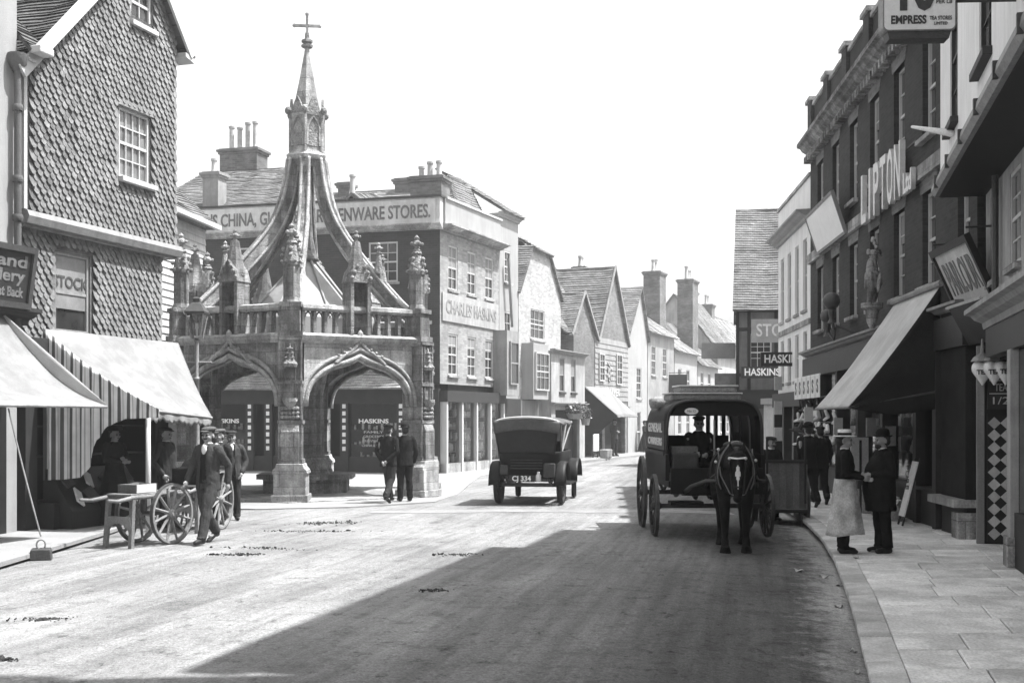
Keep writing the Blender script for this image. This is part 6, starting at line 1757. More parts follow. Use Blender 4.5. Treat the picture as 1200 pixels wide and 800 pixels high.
        remesh('trousers', scl(tm_), vox*1.1, trousers, t, 1, fold=0.010)
    for sx, (kn, an) in zip((1,-1), pose['legs']):
        bt = MB(); dz = an[2]-0.085; toe = 0.12 if dz > 0.03 and an[1] > 0.1 else 0.0
        bt.cap((an[0],an[1]+0.035,0.045+dz),(an[0],an[1]-0.02,0.05+dz),0.045,0.05); bt.cap((an[0],an[1]-0.02,0.05+dz),(an[0]+sx*0.012,an[1]-0.155,0.036+dz-toe*0.7),0.046,0.036); bt.cap((an[0],an[1]+0.01,0.06+dz),(an[0],an[1]+0.01,0.15+dz),0.05,0.05)
        remesh('boot', scl(bt), vox, 'leather', t, 1)
    # --- upper garments
    if open_front:
        wc = MB(); loft(wc, [(0,-0.004,0.9,0.155,0.12),(0,-0.004,1.05,0.15,0.116),(0,-0.002,1.25,0.172,0.126),(0,0.006,1.37,0.165,0.11),(0,0.008,1.44,0.09,0.075)])
        wb_ = remesh('waistcoat', scl(wc), vox*1.2, waistcoat, t, 1, fold=0.004)
    if shirt:
        cl = MB(); loft(cl, [(0,0.008,1.43,0.078,0.074),(0,0.004,1.475,0.066,0.064),(0,0.002,1.50,0.063,0.062)])
        cl.ell((0,-0.095,1.40),(0.045,0.035,0.085)) if open_front else None
        remesh('collar', scl(cl), vox, 'cloth_white', t, 1)
    jk = MB(); z0 = 0.80 - coat; ex = 1 + coat*0.35
    loft(jk, [(0,0.01-stout*0.03,z0,0.195*ex+stout*.03,0.15*ex+stout*.05),(0,-stout*0.05,0.95,0.187+stout*.05,0.14+stout*.09),(0,-stout*0.05,1.1,0.172+stout*.05,0.13+stout*.1),(0,-stout*.02,1.26,0.19+stout*.02,0.138+stout*.06),(0,0.008,1.38,0.185,0.12),(0,0.01,1.445,0.12,0.092),(0,0.012,1.485,0.078,0.074)])
    for sx, (el, wr) in zip((1,-1), pose['arms']):
        jk.chain([(sx*0.168,0.01,1.405), (sx*0.2,0.012,1.36), el, tuple(Vector(el).lerp(Vector(wr),0.97))], [0.07,0.063,0.051,0.043], 12)
        md_ = (Vector((sx*0.2,0.012,1.36))*0.45+Vector(el)*0.55); jk.ell(md_,(0.056,0.058,0.056))
    keep = None
    if open_front:
        def keep(c):
            x, y, z = c.x/k, c.y/k, c.z/k
            yy = y + lean*max(0, z-0.9)
            if yy > -0.06 or z > 1.5: return True
            g = 0.05 + 0.03*max(0,(1.15-z))*3 + max(0,(z-1.2))*0.06
            return abs(x) > g or any((Vector((x,yy,z))-Vector(w)).length < 0.1 for _, w in pose['arms'])
    remesh('jacket' if not coat else 'coat', scl(jk), vox*1.1, jacket, t, 1, keep=keep, solid=0.012 if keep else 0, fold=0.010)
    if apron:
        n = 48; rows = 10; mb = MB(); vs = []
        for j in range(rows+1):
            z = 1.06 - (1.06-0.27)*j/rows
            for i in range(n+1):
                a = -PI/2 + (i/n-0.5)*2*PI*0.94
                f = j/rows; w = 1+0.05*f*math.sin(a*7+1.3)+0.02*math.sin(a*15+f*5)*f
                rx = (0.185+0.085*f)*w; ry = (0.142+0.12*f)*w
                vs.append((rx*math.cos(a), ry*math.sin(a), z+0.02*math.sin(a*2)*f))
        fs = [(j*(n+1)+i, j*(n+1)+i+1, (j+1)*(n+1)+i+1, (j+1)*(n+1)+i) for j in range(rows) for i in range(n)]
        mb.add(vs, fs); scl(mb).build('apron', apron, t, smooth=True, solid=0.006)
    # --- hat
    if hat:
        h = MB(); ribbon = None
        if hat == 'cap':
            h.ell((0,0.015,1.705),(0.112,0.128,0.034),(0.12,0,0)).ell((0,0.012,1.685),(0.09,0.108,0.03)).ell((0,-0.105,1.672),(0.066,0.052,0.010),(0.25,0,0))
        elif hat == 'boater':
            h.lathe([(0.092,1.665),(0.095,1.672),(0.095,1.755),(0.085,1.762),(0,1.764)], 24, (0,0.005,0), cap=False); h.lathe([(0.09,1.666),(0.165,1.660),(0.168,1.666),(0.165,1.672),(0.09,1.676)], 24, (0,0.005,0), cap=False)
            ribbon = MB().lathe([(0.097,1.678),(0.0975,1.715)], 24, (0,0.005,0), cap=False)
        elif hat == 'bowler':
            h.lathe([(0.094,1.655),(0.098,1.67),(0.1,1.71),(0.088,1.755),(0.055,1.78),(0,1.785)], 20, (0,0.008,0), cap=False); h.lathe([(0.09,1.656),(0.128,1.662),(0.14,1.675),(0.137,1.68),(0.125,1.67),(0.09,1.666)], 20, (0,0.008,0), cap=False)
        elif hat == 'ladies':
            h.lathe([(0.1,1.675),(0.11,1.72),(0.08,1.765),(0,1.775)], 16, (0,0.02,0), cap=False); h.lathe([(0.09,1.68),(0.2,1.685),(0.205,1.695),(0.09,1.69)], 20, (0,0.01,0), cap=False); h.ell((0.05,-0.08,1.73),(0.06,0.05,0.05))
        h.v = [tr(p) for p in h.v]
        ho = scl(h).build('hat', hat_m, t, smooth=True)
        if ribbon:
            ribbon.v = [tr(p) for p in ribbon.v]; scl(ribbon).build('ribbon', 'cloth_black', ho, smooth=True)
    return t
pz = lambda x, d: road_z(x, d)+0.002
# man walking beside the hand barrow
person('man in flat cap and open jacket with white neckerchief striding past the hand barrow', (-4.50,17.7,0.0), R(-24), 1.74, 0.008, WALK, 'cap', 'cloth_mid', 'cloth_grey', 'cloth_grey', waistcoat='cloth_black', head=(R(8),0), moustache=True)
person('man in dark jacket and cap seen from the side behind the hand barrow', (-5.85,20.2,0.0), R(72), 1.72, 0.009, POCKETS, 'cap', 'cloth_black', 'cloth_dark', 'cloth_black', open_front=False)
person('man in pale cap half hidden behind the striding man', (-5.15,21.0,0.0), R(-20), 1.68, 0.009, STAND, 'cap', 'cloth_mid', 'cloth_dark', 'cloth_dark')
person('young man in suit and cap standing hands in pockets beyond the barrow wheel', (-5.1,21.7,0.0), R(16), 1.64, 0.009, POCKETS, 'cap', 'cloth_dark', 'cloth_grey', 'cloth_dark', open_front=True)
person('man in dark suit and cap seen from behind in front of the right cross pier', (-2.68,25.9,0.03), R(158), 1.70, 0.011, dict(legs=WALK['legs'], arms=BEHIND['arms']), 'cap', 'cloth_black', 'cloth_black', 'cloth_dark', open_front=False)
person('man in dark coat beside his companion at the right cross pier', (-2.36,26.3,0.03), R(-160), 1.70, 0.011, STAND, 'bowler', 'cloth_black', 'cloth_black', 'cloth_black')
person('shopkeeper in straw boater and long pale apron on the right pavement', (4.50,16.15,RPAVE_Z), R(80), 1.66, 0.008, HOLDING, 'boater', 'straw', 'cloth_black', 'cloth_black', open_front=False, apron='apron_cloth', head=(R(-10),0.0))
person('stout man in black coat and bowler facing the shopkeeper', (5.02,16.2,RPAVE_Z), R(-80), 1.66, 0.008, HOLDING, 'bowler', 'cloth_black', 'cloth_black', 'cloth_black', coat=0.2, open_front=False, beard=True, stout=1.0)
person('man in dark suit walking away along the right pavement', (6.1,24.6,RPAVE_Z), R(185), 1.72, 0.012, WALK, 'bowler', 'cloth_black', 'cloth_black', 'cloth_black', open_front=False)
person('boy in cap walking ahead past the hanging boots', (6.55,25.4,RPAVE_Z), R(175), 1.66, 0.012, WALK, 'cap', 'cloth_dark', 'cloth_black', 'cloth_black', open_front=False)
person('man with folded arms standing on the far pavement under the white blind', (4.75,55.3,0.1), R(35), 1.72, 0.018, FOLDED, 'cap', 'cloth_dark', 'cloth_grey', 'cloth_dark', open_front=False)
person('woman in long dark dress on the far pavement', (6.9,62.0,0.1), R(60), 1.62, 0.018, FOLDED, 'ladies', 'cloth_black', 'cloth_black', 'cloth_black', skirt=True, open_front=False)
person('woman in long black cloak standing in the shade of the striped awning', (-6.62,19.9,LPAVE_Z), R(60), 1.62, 0.010, FOLDED, 'ladies', 'cloth_black', 'cloth_black', 'cloth_black', skirt=True, open_front=False, coat=0.25)
# ================================================================ CARTS, VAN, MOTOR CAR, HORSE
def wheel(parent, loc, r, spokes, m='wheel_paint', tyre='iron', rot=(0,0,0), felloe=0.05, width=0.05, hub=0.08, hub_l=0.16, dish=0.03, name='wheel', rubber=False):
    """spoked wheel, axle along local x"""
    mb = MB(); n = 32
    prof = [(r-felloe,-width/2),(r-0.012,-width/2),(r-0.012,width/2),(r-felloe,width/2)]
    vs = []
    for i in range(n):
        a = 2*PI*i/n
        for rr_, x in prof: vs.append((x+dish, rr_*math.cos(a), rr_*math.sin(a)))
    fs = [(i*4+j, ((i+1)%n)*4+j, ((i+1)%n)*4+(j+1)%4, i*4+(j+1)%4) for i in range(n) for j in range(4)]
    mb.add(vs, fs)
    for k in range(spokes):
        a = 2*PI*(k+0.5)/spokes
        mb.cyl((0,hub*0.7*math.cos(a),hub*0.7*math.sin(a)), (dish,(r-felloe+0.01)*math.cos(a),(r-felloe+0.01)*math.sin(a)), 0.026 if r > 0.4 else 0.02, 0.017, 6)
    mb.tube([(-hub_l/2,0,0),(-hub_l*0.3,0,0),(0,0,0),(hub_l*0.3,0,0),(hub_l/2,0,0)], [hub*0.55,hub*0.85,hub,hub*0.8,hub*0.5], 14)
    w = mb.build(name, m, parent, loc=loc, rot=rot)
    pr = [(r-0.012,-width/2-0.004),(r,-width/2-0.002),(r,width/2+0.002),(r-0.012,width/2+0.004)] if not rubber else [(r-0.04,-width/2-0.005),(r-0.01,-width/2-0.012),(r+0.012,0),(r-0.01,width/2+0.012),(r-0.04,width/2+0.005)]
    vs = []; m_ = len(pr)
    for i in range(n):
        a = 2*PI*i/n
        for rr_, x in pr: vs.append((x+dish, rr_*math.cos(a), rr_*math.sin(a)))
    fs = [(i*m_+j, ((i+1)%n)*m_+j, ((i+1)%n)*m_+(j+1)%m_, i*m_+(j+1)%m_) for i in range(n) for j in range(m_)]
    MB().add(vs, fs).build('tyre', tyre, w)
    return w
# ---- hand barrow: handles to the left, two spoked wheels, legs with a curved stretcher
def barrow(label, loc, rz, load=True, m='planks_worn', wm='wheel_paint', wr=0.45):
    t = thing('hand_barrow', label, 'barrow', loc, rz)
    # local: x across the axle, -y towards the handles
    wheel(t, (-0.30,0.42,wr), wr, 12, wm, rot=(0,0,PI)); wheel(t, (0.30,0.42,wr), wr, 12, wm)
    MB().bar((-0.30,0.42,wr),(0.30,0.42,wr),0.05).build('axle','iron',t)
    for sx in (-1,1):
        MB().tube([(sx*0.20,0.95,0.74),(sx*0.21,0.2,0.72),(sx*0.23,-0.3,0.72),(sx*0.25,-0.6,0.69),(sx*0.26,-0.80,0.71)], [0.035,0.035,0.032,0.026,0.022], 8).build('shaft',m,t,smooth=True)
        MB().bar((sx*0.22,-0.28,0.72),(sx*0.235,-0.33,0.0),0.06).build('leg',m,t)
        MB().bar((sx*0.21,0.42,0.70),(sx*0.21,0.42,wr),0.05,0.09).build('spring_block','iron',t)
    MB().prism([(-0.25,0.3),(-0.24,0.2),(-0.13,0.32),(0,0.36),(0.13,0.32),(0.24,0.2),(0.25,0.3),(0.22,0.45),(-0.22,0.45)], -0.345, -0.30).build('stretcher',m,t)
    for i in range(6): MB().box(-0.23,0.23,-0.32+i*0.2,-0.32+i*0.2+0.185,0.745,0.765+random.uniform(-.004,.004)).build('plank',m,t)
    if load:
        MB().box(-0.25,-0.22,-0.3,0.9,0.765,0.93).build('side_board',m,t); MB().box(0.22,0.25,-0.3,0.9,0.765,0.83).build('side_board',m,t)
        MB().tube([(0.08,0.0,0.765),(0.08,0.0,0.97),(0.08,0.45,0.97),(0.08,0.45,0.765)],0.014,6).build('hoop','iron',t)
    return t
barrow('empty wooden hand barrow with pale spoked wheels standing at the left kerb', (-5.48,17.35,0.0), R(-25), load=False)
bx_ = thing('shallow_crate', 'shallow pale crate lying on the hand barrow', 'crate', (-5.46,17.42,0.775), R(-20))
for a in ((-0.16,0.16,-0.24,-0.22,0,0.12),(-0.16,0.16,0.22,0.24,0,0.12),(-0.16,-0.14,-0.22,0.22,0,0.12),(0.14,0.16,-0.22,0.22,0,0.12),(-0.14,0.14,-0.22,0.22,0,0.015)): MB().box(*a).build('board','timber_white' if random.random()<.5 else 'planks_worn',bx_)
b2 = barrow('second hand barrow with dark covered load behind the striding man', (-5.24,19.55,0.0), R(-9), load=False, wr=0.5)
ld = thing('covered_load', 'dark tarpaulin heap on the second hand barrow', 'tarpaulin', (-5.2,19.7,0.77), R(-9))
mb = MB(); mb.box(-0.28,0.28,-0.35,0.6,0,0.28); mb.ell((0,0.1,0.25),(0.26,0.45,0.22)); mb.ell((0.1,-0.1,0.25),(0.2,0.25,0.26)); remesh('cover', mb, 0.02, 'cloth_black', ld, 6)
# ---- horse van
VX, VY = 3.14, 18.75
van = thing('horse_van', 'black hooded horse-drawn delivery van facing the viewer', 'van', (VX, VY, pz(VX,VY)), R(0))
# local: -y forward (towards viewer), x to the right
VW = 0.74
wheel(van, (-0.86,0.15,0.50), 0.50, 12, 'wheel_dark', rot=(0,0,PI)); wheel(van, (0.86,0.15,0.50), 0.50, 12, 'wheel_dark')
wheel(van, (-0.88,1.75,0.62), 0.62, 14, 'wheel_dark', rot=(0,0,PI)); wheel(van, (0.88,1.75,0.62), 0.62, 14, 'wheel_dark')
for y, z in ((0.15,0.5),(1.75,0.62)): MB().bar((-0.85,y,z),(0.85,y,z),0.07).build('axle','iron',van)
for sx in (-1,1):
    for y in (0.15,1.75): MB().tube([(sx*0.55,y-0.5,0.80),(sx*0.55,y-0.25,0.70),(sx*0.55,y,0.66),(sx*0.55,y+0.25,0.70),(sx*0.55,y+0.5,0.80)],0.03,6).build('leaf_spring','iron',van)
MB().box(-0.74,0.74,-0.45,2.5,0.82,0.92).build('floor','coach_paint',van)
for sx in (-1,1):
    MB().box(sx*0.74-0.03,sx*0.74+0.03,-0.3,2.5,0.92,1.32).build('side_board','coach_paint',van)
    MB().box(sx*0.77-0.02,sx*0.77+0.02,-0.15,2.5,1.30,1.36).build('side_rail','coach_paint_mid',van)
MB().box(-0.71,0.71,-0.48,-0.42,0.72,1.12).build('dash_board','coach_paint',van)
MB().box(-0.7,0.7,0.1,0.5,1.12,1.18).build('seat','leather',van)
MB().box(-0.7,-0.2,-0.42,-0.05,0.55,0.60).build('footboard','coach_paint',van)
# hood: rounded tilt on hoops
def hood_sec(n=20, w=VW, zb=1.34, zt=2.16):
    pts = []
    for i in range(n+1):
        a = PI*i/n; c, s_ = math.cos(a), math.sin(a)
        x = -w*(abs(c)**0.42)*(1 if c > 0 else -1); z = zb + (zt-zb)*(abs(s_)**0.42 if s_ > 0 else 0); pts.append((x, z))
    return pts
hs_ = hood_sec()
mb = MB(); ys = [-0.22,0.3,0.9,1.5,2.1,2.5]
vs = [(x,y,z+0.012*math.sin(y*5)) for y in ys for x, z in hs_]; n_ = len(hs_)
mb.add(vs, [(j*n_+i, j*n_+i+1, (j+1)*n_+i+1, (j+1)*n_+i) for j in range(len(ys)-1) for i in range(n_-1)])
mb.build('hood', 'coach_paint', van, smooth=True, solid=0.02)
MB().tube([(x*1.0,-0.23,z) for x, z in hs_],0.024,6).build('front_hoop','coach_paint_mid',van,smooth=True)
for y in (0.6,1.4,2.2): MB().tube([(x*0.97,y,z-0.025) for x, z in hs_],0.016,5).build('hoop','timber_grey',van,smooth=True)
# upper front curtain (straight lower edge) with oval plate
mb = MB(); top = [(x*0.985,z-0.01) for x, z in hs_ if z > 1.86]
mb.prism(top+[(0.0,1.86)] if False else top, -0.2, -0.17); mb.build('front_valance','coach_paint',van)
o = MB().lathe([(0.0,0),(0.085,0),(0.085,0.012),(0.0,0.012)], 20, cap=False).build('oval_plate','white_paint',van,loc=(-0.36,-0.235,1.99),rot=(R(90),0,0)); o.scale=(1.25,0.62,1)
text(van,'No 12',0.05,'letter_dark',(-0.36,-0.25,1.99))
MB().box(-0.012,0.012,-0.21,-0.19,1.2,1.86).build('hood_post','timber_grey',van)
# tail: open slatted back, lettering on the side sheet
MB().box(-0.71,0.71,2.47,2.5,0.92,1.58).build('tailboard','coach_paint',van)
for i, x in enumerate((-0.62,-0.5,0.2,0.34,0.48,0.62)): MB().box(x-0.035,x+0.035,2.46,2.48,1.58,2.05).build('slat','coach_paint_mid',van)
def side_text(s_, z, sz, fit): text(van, s_, sz, 'letter_pale', (-0.77,1.1,z), rot=(R(90),0,R(-90)), fit=fit, bold=0.006)
MB().box(-0.766,-0.735,-0.1,2.4,1.38,1.84).build('side_panel','coach_paint_mid',van)
side_text('GENERAL', 1.72, 0.2, 1.9); side_text('CARRIERS', 1.5, 0.16, 1.9)
for i, (x,y,z,w,d_,h,mm) in enumerate(((-0.42,0.2,1.18,0.42,0.34,0.26,'planks_worn'),(-0.46,-0.2,0.92,0.4,0.3,0.42,'coach_paint_mid'),(0.5,-0.15,0.92,0.22,0.3,0.4,'canvas_grey'))):
    c = thing('parcel', ['wooden box on the driver seat of the horse van','dark painted trunk in the front of the horse van','grey sack parcel at the right front of the horse van'][i], 'parcel', (VX+x,VY+y,pz(VX,VY)+z), R(-2))
    MB().box(-w/2,w/2,-d_/2,d_/2,0.002,h).build('box',mm,c,bevel=0.02); MB().box(-w/2-0.004,w/2+0.004,-0.02,0.02,0.004,h+0.004).build('strap','leather_brown',c)
# baskets on the roof
for i, (x,y,w,d_,h) in enumerate(((-0.02,0.9,1.15,0.7,0.1),(0.08,1.2,0.95,0.6,0.1))):
    c = thing('roof_hamper', ['wide flat wicker hamper on the van roof','upper wicker hamper stacked on the van roof'][i], 'hamper', (VX+x,VY+y,pz(VX,VY)+2.17+0.13*i), R(3))
    MB().box(-w/2,w/2,-d_/2,d_/2,0,h).build('body','wicker',c,bevel=0.03); MB().box(-w/2-0.02,w/2+0.02,-d_/2-0.02,d_/2+0.02,h,h+0.025).build('lid','canvas_tan',c,bevel=0.01)
rl = thing('rolled_tarpaulin', 'rolled tarpaulin bundle at the left of the van roof', 'bundle', (VX-0.5,VY+1.5,pz(VX,VY)+2.12), R(10))
MB().tube([(-0.3,0,0.0),(-0.2,0,0.02),(0.1,0,0.01),(0.35,0,0.0)],[0.09,0.11,0.1,0.08],10).build('roll','wicker',rl,smooth=True)
# shafts
for sx in (-1,1): MB().tube([(sx*0.5,-0.3,0.72),(sx*0.46,-0.9,0.86),(sx*0.36,-1.6,0.98),(sx*0.34,-2.35,1.02)],[0.035,0.035,0.03,0.022],8).build('shaft','coach_paint_mid',van,smooth=True)
MB().bar((-0.5,-0.3,0.72),(0.5,-0.3,0.72),0.06).build('splinter_bar','coach_paint',van)
# driver
person('driver in dark cap sitting inside the hooded horse van', (VX-0.15,VY+0.35,pz(VX,VY)+0.27), R(-2), 1.66, 0.011, SIT, 'cap', 'cloth_dark', 'cloth_black', 'cloth_black', open_front=False)
# ---- horse, head-on, blaze down the face
HX, HY = 3.16, 16.9
hz = pz(HX,HY)
horse = thing('horse', 'dark draught horse with white blaze harnessed to the van', 'horse', (HX,HY,hz), R(-8))
mb = MB()
mb.ell((0,0.55,1.12),(0.29,0.55,0.33)).ell((0,0.05,1.12),(0.26,0.32,0.34)).ell((0,1.05,1.16),(0.31,0.36,0.34))        # barrel, chest, croup
mb.ell((0,-0.16,1.06),(0.21,0.2,0.26)).ell((0.13,0.02,1.1),(0.13,0.22,0.28)).ell((-0.13,0.02,1.1),(0.13,0.22,0.28))
mb.chain([(0,-0.02,1.2),(0,-0.28,1.28),(0,-0.52,1.32)],[0.24,0.175,0.125],14)                                           # neck
mb.chain([(0,-0.06,1.36),(0,-0.3,1.42),(0,-0.5,1.42)],[0.12,0.085,0.065],10)
hd_p = [(0,-0.54,1.35),(0,-0.65,1.2),(0,-0.73,0.97),(0,-0.77,0.83)]
mb.chain(hd_p,[0.112,0.098,0.07,0.064],12); mb.ell((0.055,-0.58,1.19),(0.055,0.1,0.12),(0.4,0,0)); mb.ell((-0.055,-0.58,1.19),(0.055,0.1,0.12),(0.4,0,0))
mb.ell((0,-0.77,0.80),(0.07,0.06,0.055)); mb.ell((0,-0.71,0.78),(0.05,0.055,0.042))
for q in range(5): mb.ell((0.05*(-1)**q,-0.2-0.02*q,0.98+0.04*q),(0.07,0.08,0.09))                                       # breast muscle
for sx in (-1,1):
    mb.chain([(sx*0.07,-0.49,1.41),(sx*0.09,-0.49,1.48),(sx*0.095,-0.51,1.57)],[0.038,0.034,0.01],8)                    # ear
    mb.ell((sx*0.09,-0.63,1.24),(0.024,0.034,0.03)); mb.ell((sx*0.034,-0.82,0.81),(0.02,0.02,0.024))
    fy = -0.12 if sx < 0 else 0.03
    mb.chain([(sx*0.16,-0.02,0.98),(sx*0.16,-0.06,0.76),(sx*0.15,fy-0.04,0.50),(sx*0.15,fy-0.02,0.46),(sx*0.15,fy-0.02,0.22),(sx*0.15,fy-0.02,0.17),(sx*0.15,fy-0.07,0.08)],[0.13,0.095,0.066,0.064,0.045,0.056,0.055],12)
    mb.lathe([(0.085,0.0),(0.08,0.03),(0.062,0.1)],14,(sx*0.15,fy-0.09,0.0))
    hy = 1.12 if sx > 0 else 0.95
    mb.chain([(sx*0.17,1.08,1.06),(sx*0.19,hy-0.12,0.80),(sx*0.17,hy+0.16,0.52),(sx*0.17,hy+0.15,0.47),(sx*0.17,hy+0.1,0.22),(sx*0.17,hy+0.08,0.16),(sx*0.17,hy+0.03,0.08)],[0.2,0.14,0.075,0.07,0.048,0.058,0.056],12)
    mb.lathe([(0.085,0.0),(0.08,0.03),(0.062,0.1)],14,(sx*0.17,hy+0.01,0.0))
def hpaint(c):
    # blaze down the face and two white socks
    if c.y < -0.6 and 0.93 < c.z < 1.25 and abs(c.x) < 0.009+0.03*max(0,1-abs(c.z-1.14)/0.11) and c.y < -0.66-(1.25-c.z)*0.36: return 1
    return 0
remesh('body', mb, 0.015, 'horse_coat', horse, 2, mats=['horse_coat','horse_white'], paint=hpaint)
mb = MB()
for i in range(14):
    t_ = i/13; mb.cap((0.02*math.sin(i*2),-0.0-0.48*t_,1.44+0.03*t_),(0.09*(1 if i%3 else -1),-0.02-0.48*t_,1.28+0.02*t_),0.035,0.015,6)
mb.cap((0,-0.52,1.46),(0.01,-0.64,1.33),0.045,0.015); remesh('mane', mb, 0.016, 'hair_dark', horse, 1)
mb = MB(); mb.chain([(0,1.36,1.28),(0,1.5,1.1),(0.02,1.52,0.7)],[0.05,0.07,0.03]); remesh('tail', mb, 0.02, 'hair_dark', horse, 1)
hr_ = bpy.data.objects.new('harness', None); COL.objects.link(hr_); hr_.parent = horse
MB().tube([(0.23*math.cos(a)*(1-0.18*math.sin(a)),-0.16-0.13*math.sin(a),1.16+0.34*math.sin(a)) for a in [2*PI*i/24 for i in range(24)]],0.055,8,closed=True).build('collar','leather',hr_,smooth=True)
MB().tube([(0.25*math.cos(a)*(1-0.18*math.sin(a)),-0.22-0.13*math.sin(a),1.17+0.40*math.sin(a)) for a in [2*PI*i/24 for i in range(24)]],0.011,6,closed=True).build('hames','iron_grey',hr_,smooth=True)
for sx in (-1,1):
    MB().obox((sx*0.105,-0.67,1.24),(0.008,0.06,0.06),(0.4,0,sx*0.25)).build('blinker','leather',hr_,bevel=0.008)
    MB().tube([(sx*0.1,-0.6,1.38),(sx*0.105,-0.67,1.22),(sx*0.082,-0.75,0.97),(sx*0.07,-0.78,0.86)],0.012,6).build('cheek_strap','leather',hr_)
    MB().tube([(sx*0.1,-0.72,0.86),(sx*0.22,-0.4,1.1),(sx*0.24,0.1,1.45),(sx*0.3,1.4,1.4),(sx*0.2,2.1,1.35)],0.01,5).build('rein','leather_brown',hr_)
    MB().tube([(sx*0.27,-0.2,1.1),(sx*0.33,0.4,1.02),(sx*0.38,1.3,0.85)],0.022,6).build('trace','leather',hr_)
    MB().tube([(sx*0.1,-0.3,1.0),(sx*0.13,-0.05,0.8),(sx*0.1,0.4,0.78)],0.018,6).build('breast_strap','leather',hr_)
MB().tube([(-0.11,-0.64,1.35),(0,-0.69,1.34),(0.11,-0.64,1.35)],0.014,6).build('brow_band','white_paint',hr_)
MB().tube([(-0.082,-0.74,0.97),(0,-0.81,0.96),(0.082,-0.74,0.97)],0.012,6).build('nose_band','leather',hr_)
MB().tube([(-0.085,-0.77,0.86),(0,-0.8,0.83),(0.085,-0.77,0.86)],0.009,6).build('bit','iron_grey',hr_)
MB().tube([(0.33*math.cos(a),0.45,1.13+0.36*math.sin(a)) for a in [2*PI*i/24 for i in range(24)]],0.028,6,closed=True).build('girth','leather',hr_)
MB().ell((0,0.45,1.5),(0.16,0.12,0.06)).build('saddle_pad','leather',hr_,smooth=True)
for i, (x,y,z) in enumerate(((-0.28,-0.2,1.28),(0.27,-0.2,1.3),(-0.24,-0.1,1.45),(0.11,-0.65,1.34),(-0.11,-0.65,1.34))): MB().ell((x,y,z),0.022,seg=8,rings=6).build('brass_boss','gilt',hr_,smooth=True)
# ---- high-sided cart seen from behind, at the right kerb
TX, TY = 4.95, 21.6
ct = thing('tail_boarded_cart', 'plank-tailed cart at the right kerb behind the horse van', 'cart', (TX,TY,pz(TX,TY)), R(-5))
CW = 0.36
for i in range(6):
    x = -CW + 0.12*i; MB().box(x+0.003,x+0.117,-0.02,0.02,0.30,1.14+random.uniform(-.008,.008)).build('tail_plank','planks_worn',ct)
for z in (0.26,1.16): MB().box(-CW-0.02,CW+0.02,-0.035,0.035,z-0.03,z+0.025).build('tail_rail','timber_dark',ct)
for sx in (-1,1):
    MB().box(sx*CW-0.03,sx*CW+0.03,0.04,1.6,0.28,1.1).build('side_board','planks_worn',ct); MB().bar((sx*(CW-0.02),-0.04,0.4),(sx*(CW-0.02),-0.04,1.6),0.035).build('stake','timber_dark',ct)
    wheel(ct,(sx*(CW+0.08),0.75,0.42),0.42,12,'wheel_dark',rot=(0,0,0 if sx>0 else PI))
MB().box(-CW,CW,0.03,1.6,0.22,0.28).build('floor','planks_worn',ct)
MB().bar((-0.25,-0.02,0.25),(-0.28,-0.05,0.0),0.05).build('prop','timber_dark',ct); MB().bar((0.25,0.0,0.25),(0.3,-0.05,0.0),0.05).build('prop','timber_dark',ct)
person('man in dark clothes leaning behind the plank-tailed cart', (TX-0.05,TY+0.95,pz(TX,TY)+0.0), R(20), 1.60, 0.012, STAND, 'cap', 'cloth_dark', 'cloth_black', 'cloth_black', open_front=False)
# ---- motor car seen from behind with its hood up
AX, AY = 0.33, 25.4
car = thing('motor_car', 'open touring motor car with raised leather hood seen from behind', 'car', (AX,AY,0.0), R(-10))
# local: +y forward (away from viewer); rear at y=0
for sx in (-1,1):
    wheel(car,(sx*0.68,0.35,0.42),0.40,12,'wheel_dark','leather',rot=(0,0,0 if sx>0 else PI),width=0.09,rubber=True,dish=0.0,hub=0.07)
    wheel(car,(sx*0.66,2.7,0.42),0.40,12,'wheel_dark','leather',rot=(0,0,(0 if sx>0 else PI)+0.12),width=0.09,rubber=True,dish=0.0,hub=0.07)
    # mudguards
    MB().grid(lambda u, v: (sx*(0.58+0.24*v), 0.35-0.5*math.cos(PI*u*0.95), 0.42+0.5*math.sin(PI*u*0.95)+0.02*math.sin(PI*v)), 14, 4).build('mudguard','coach_paint',car,smooth=True,solid=0.01)
    MB().grid(lambda u, v: (sx*(0.56+0.24*v), 2.7-0.5*math.cos(PI*u*0.95), 0.42+0.5*math.sin(PI*u*0.95)), 14, 4).build('mudguard','coach_paint',car,smooth=True,solid=0.01)
    MB().box(sx*0.68-0.12,sx*0.68+0.12,0.9,2.2,0.40,0.43).build('running_board','coach_paint',car)
    MB().tube([(sx*0.45,-0.05,0.6),(sx*0.45,0.15,0.5),(sx*0.45,0.35,0.46),(sx*0.45,0.6,0.5),(sx*0.45,0.8,0.6)],0.03,6).build('leaf_spring','iron',car)
MB().bar((-0.68,0.35,0.42),(0.68,0.35,0.42),0.08).build('axle','iron',car)
MB().bar((-0.66,2.7,0.42),(0.66,2.7,0.42),0.07).build('axle','iron',car)
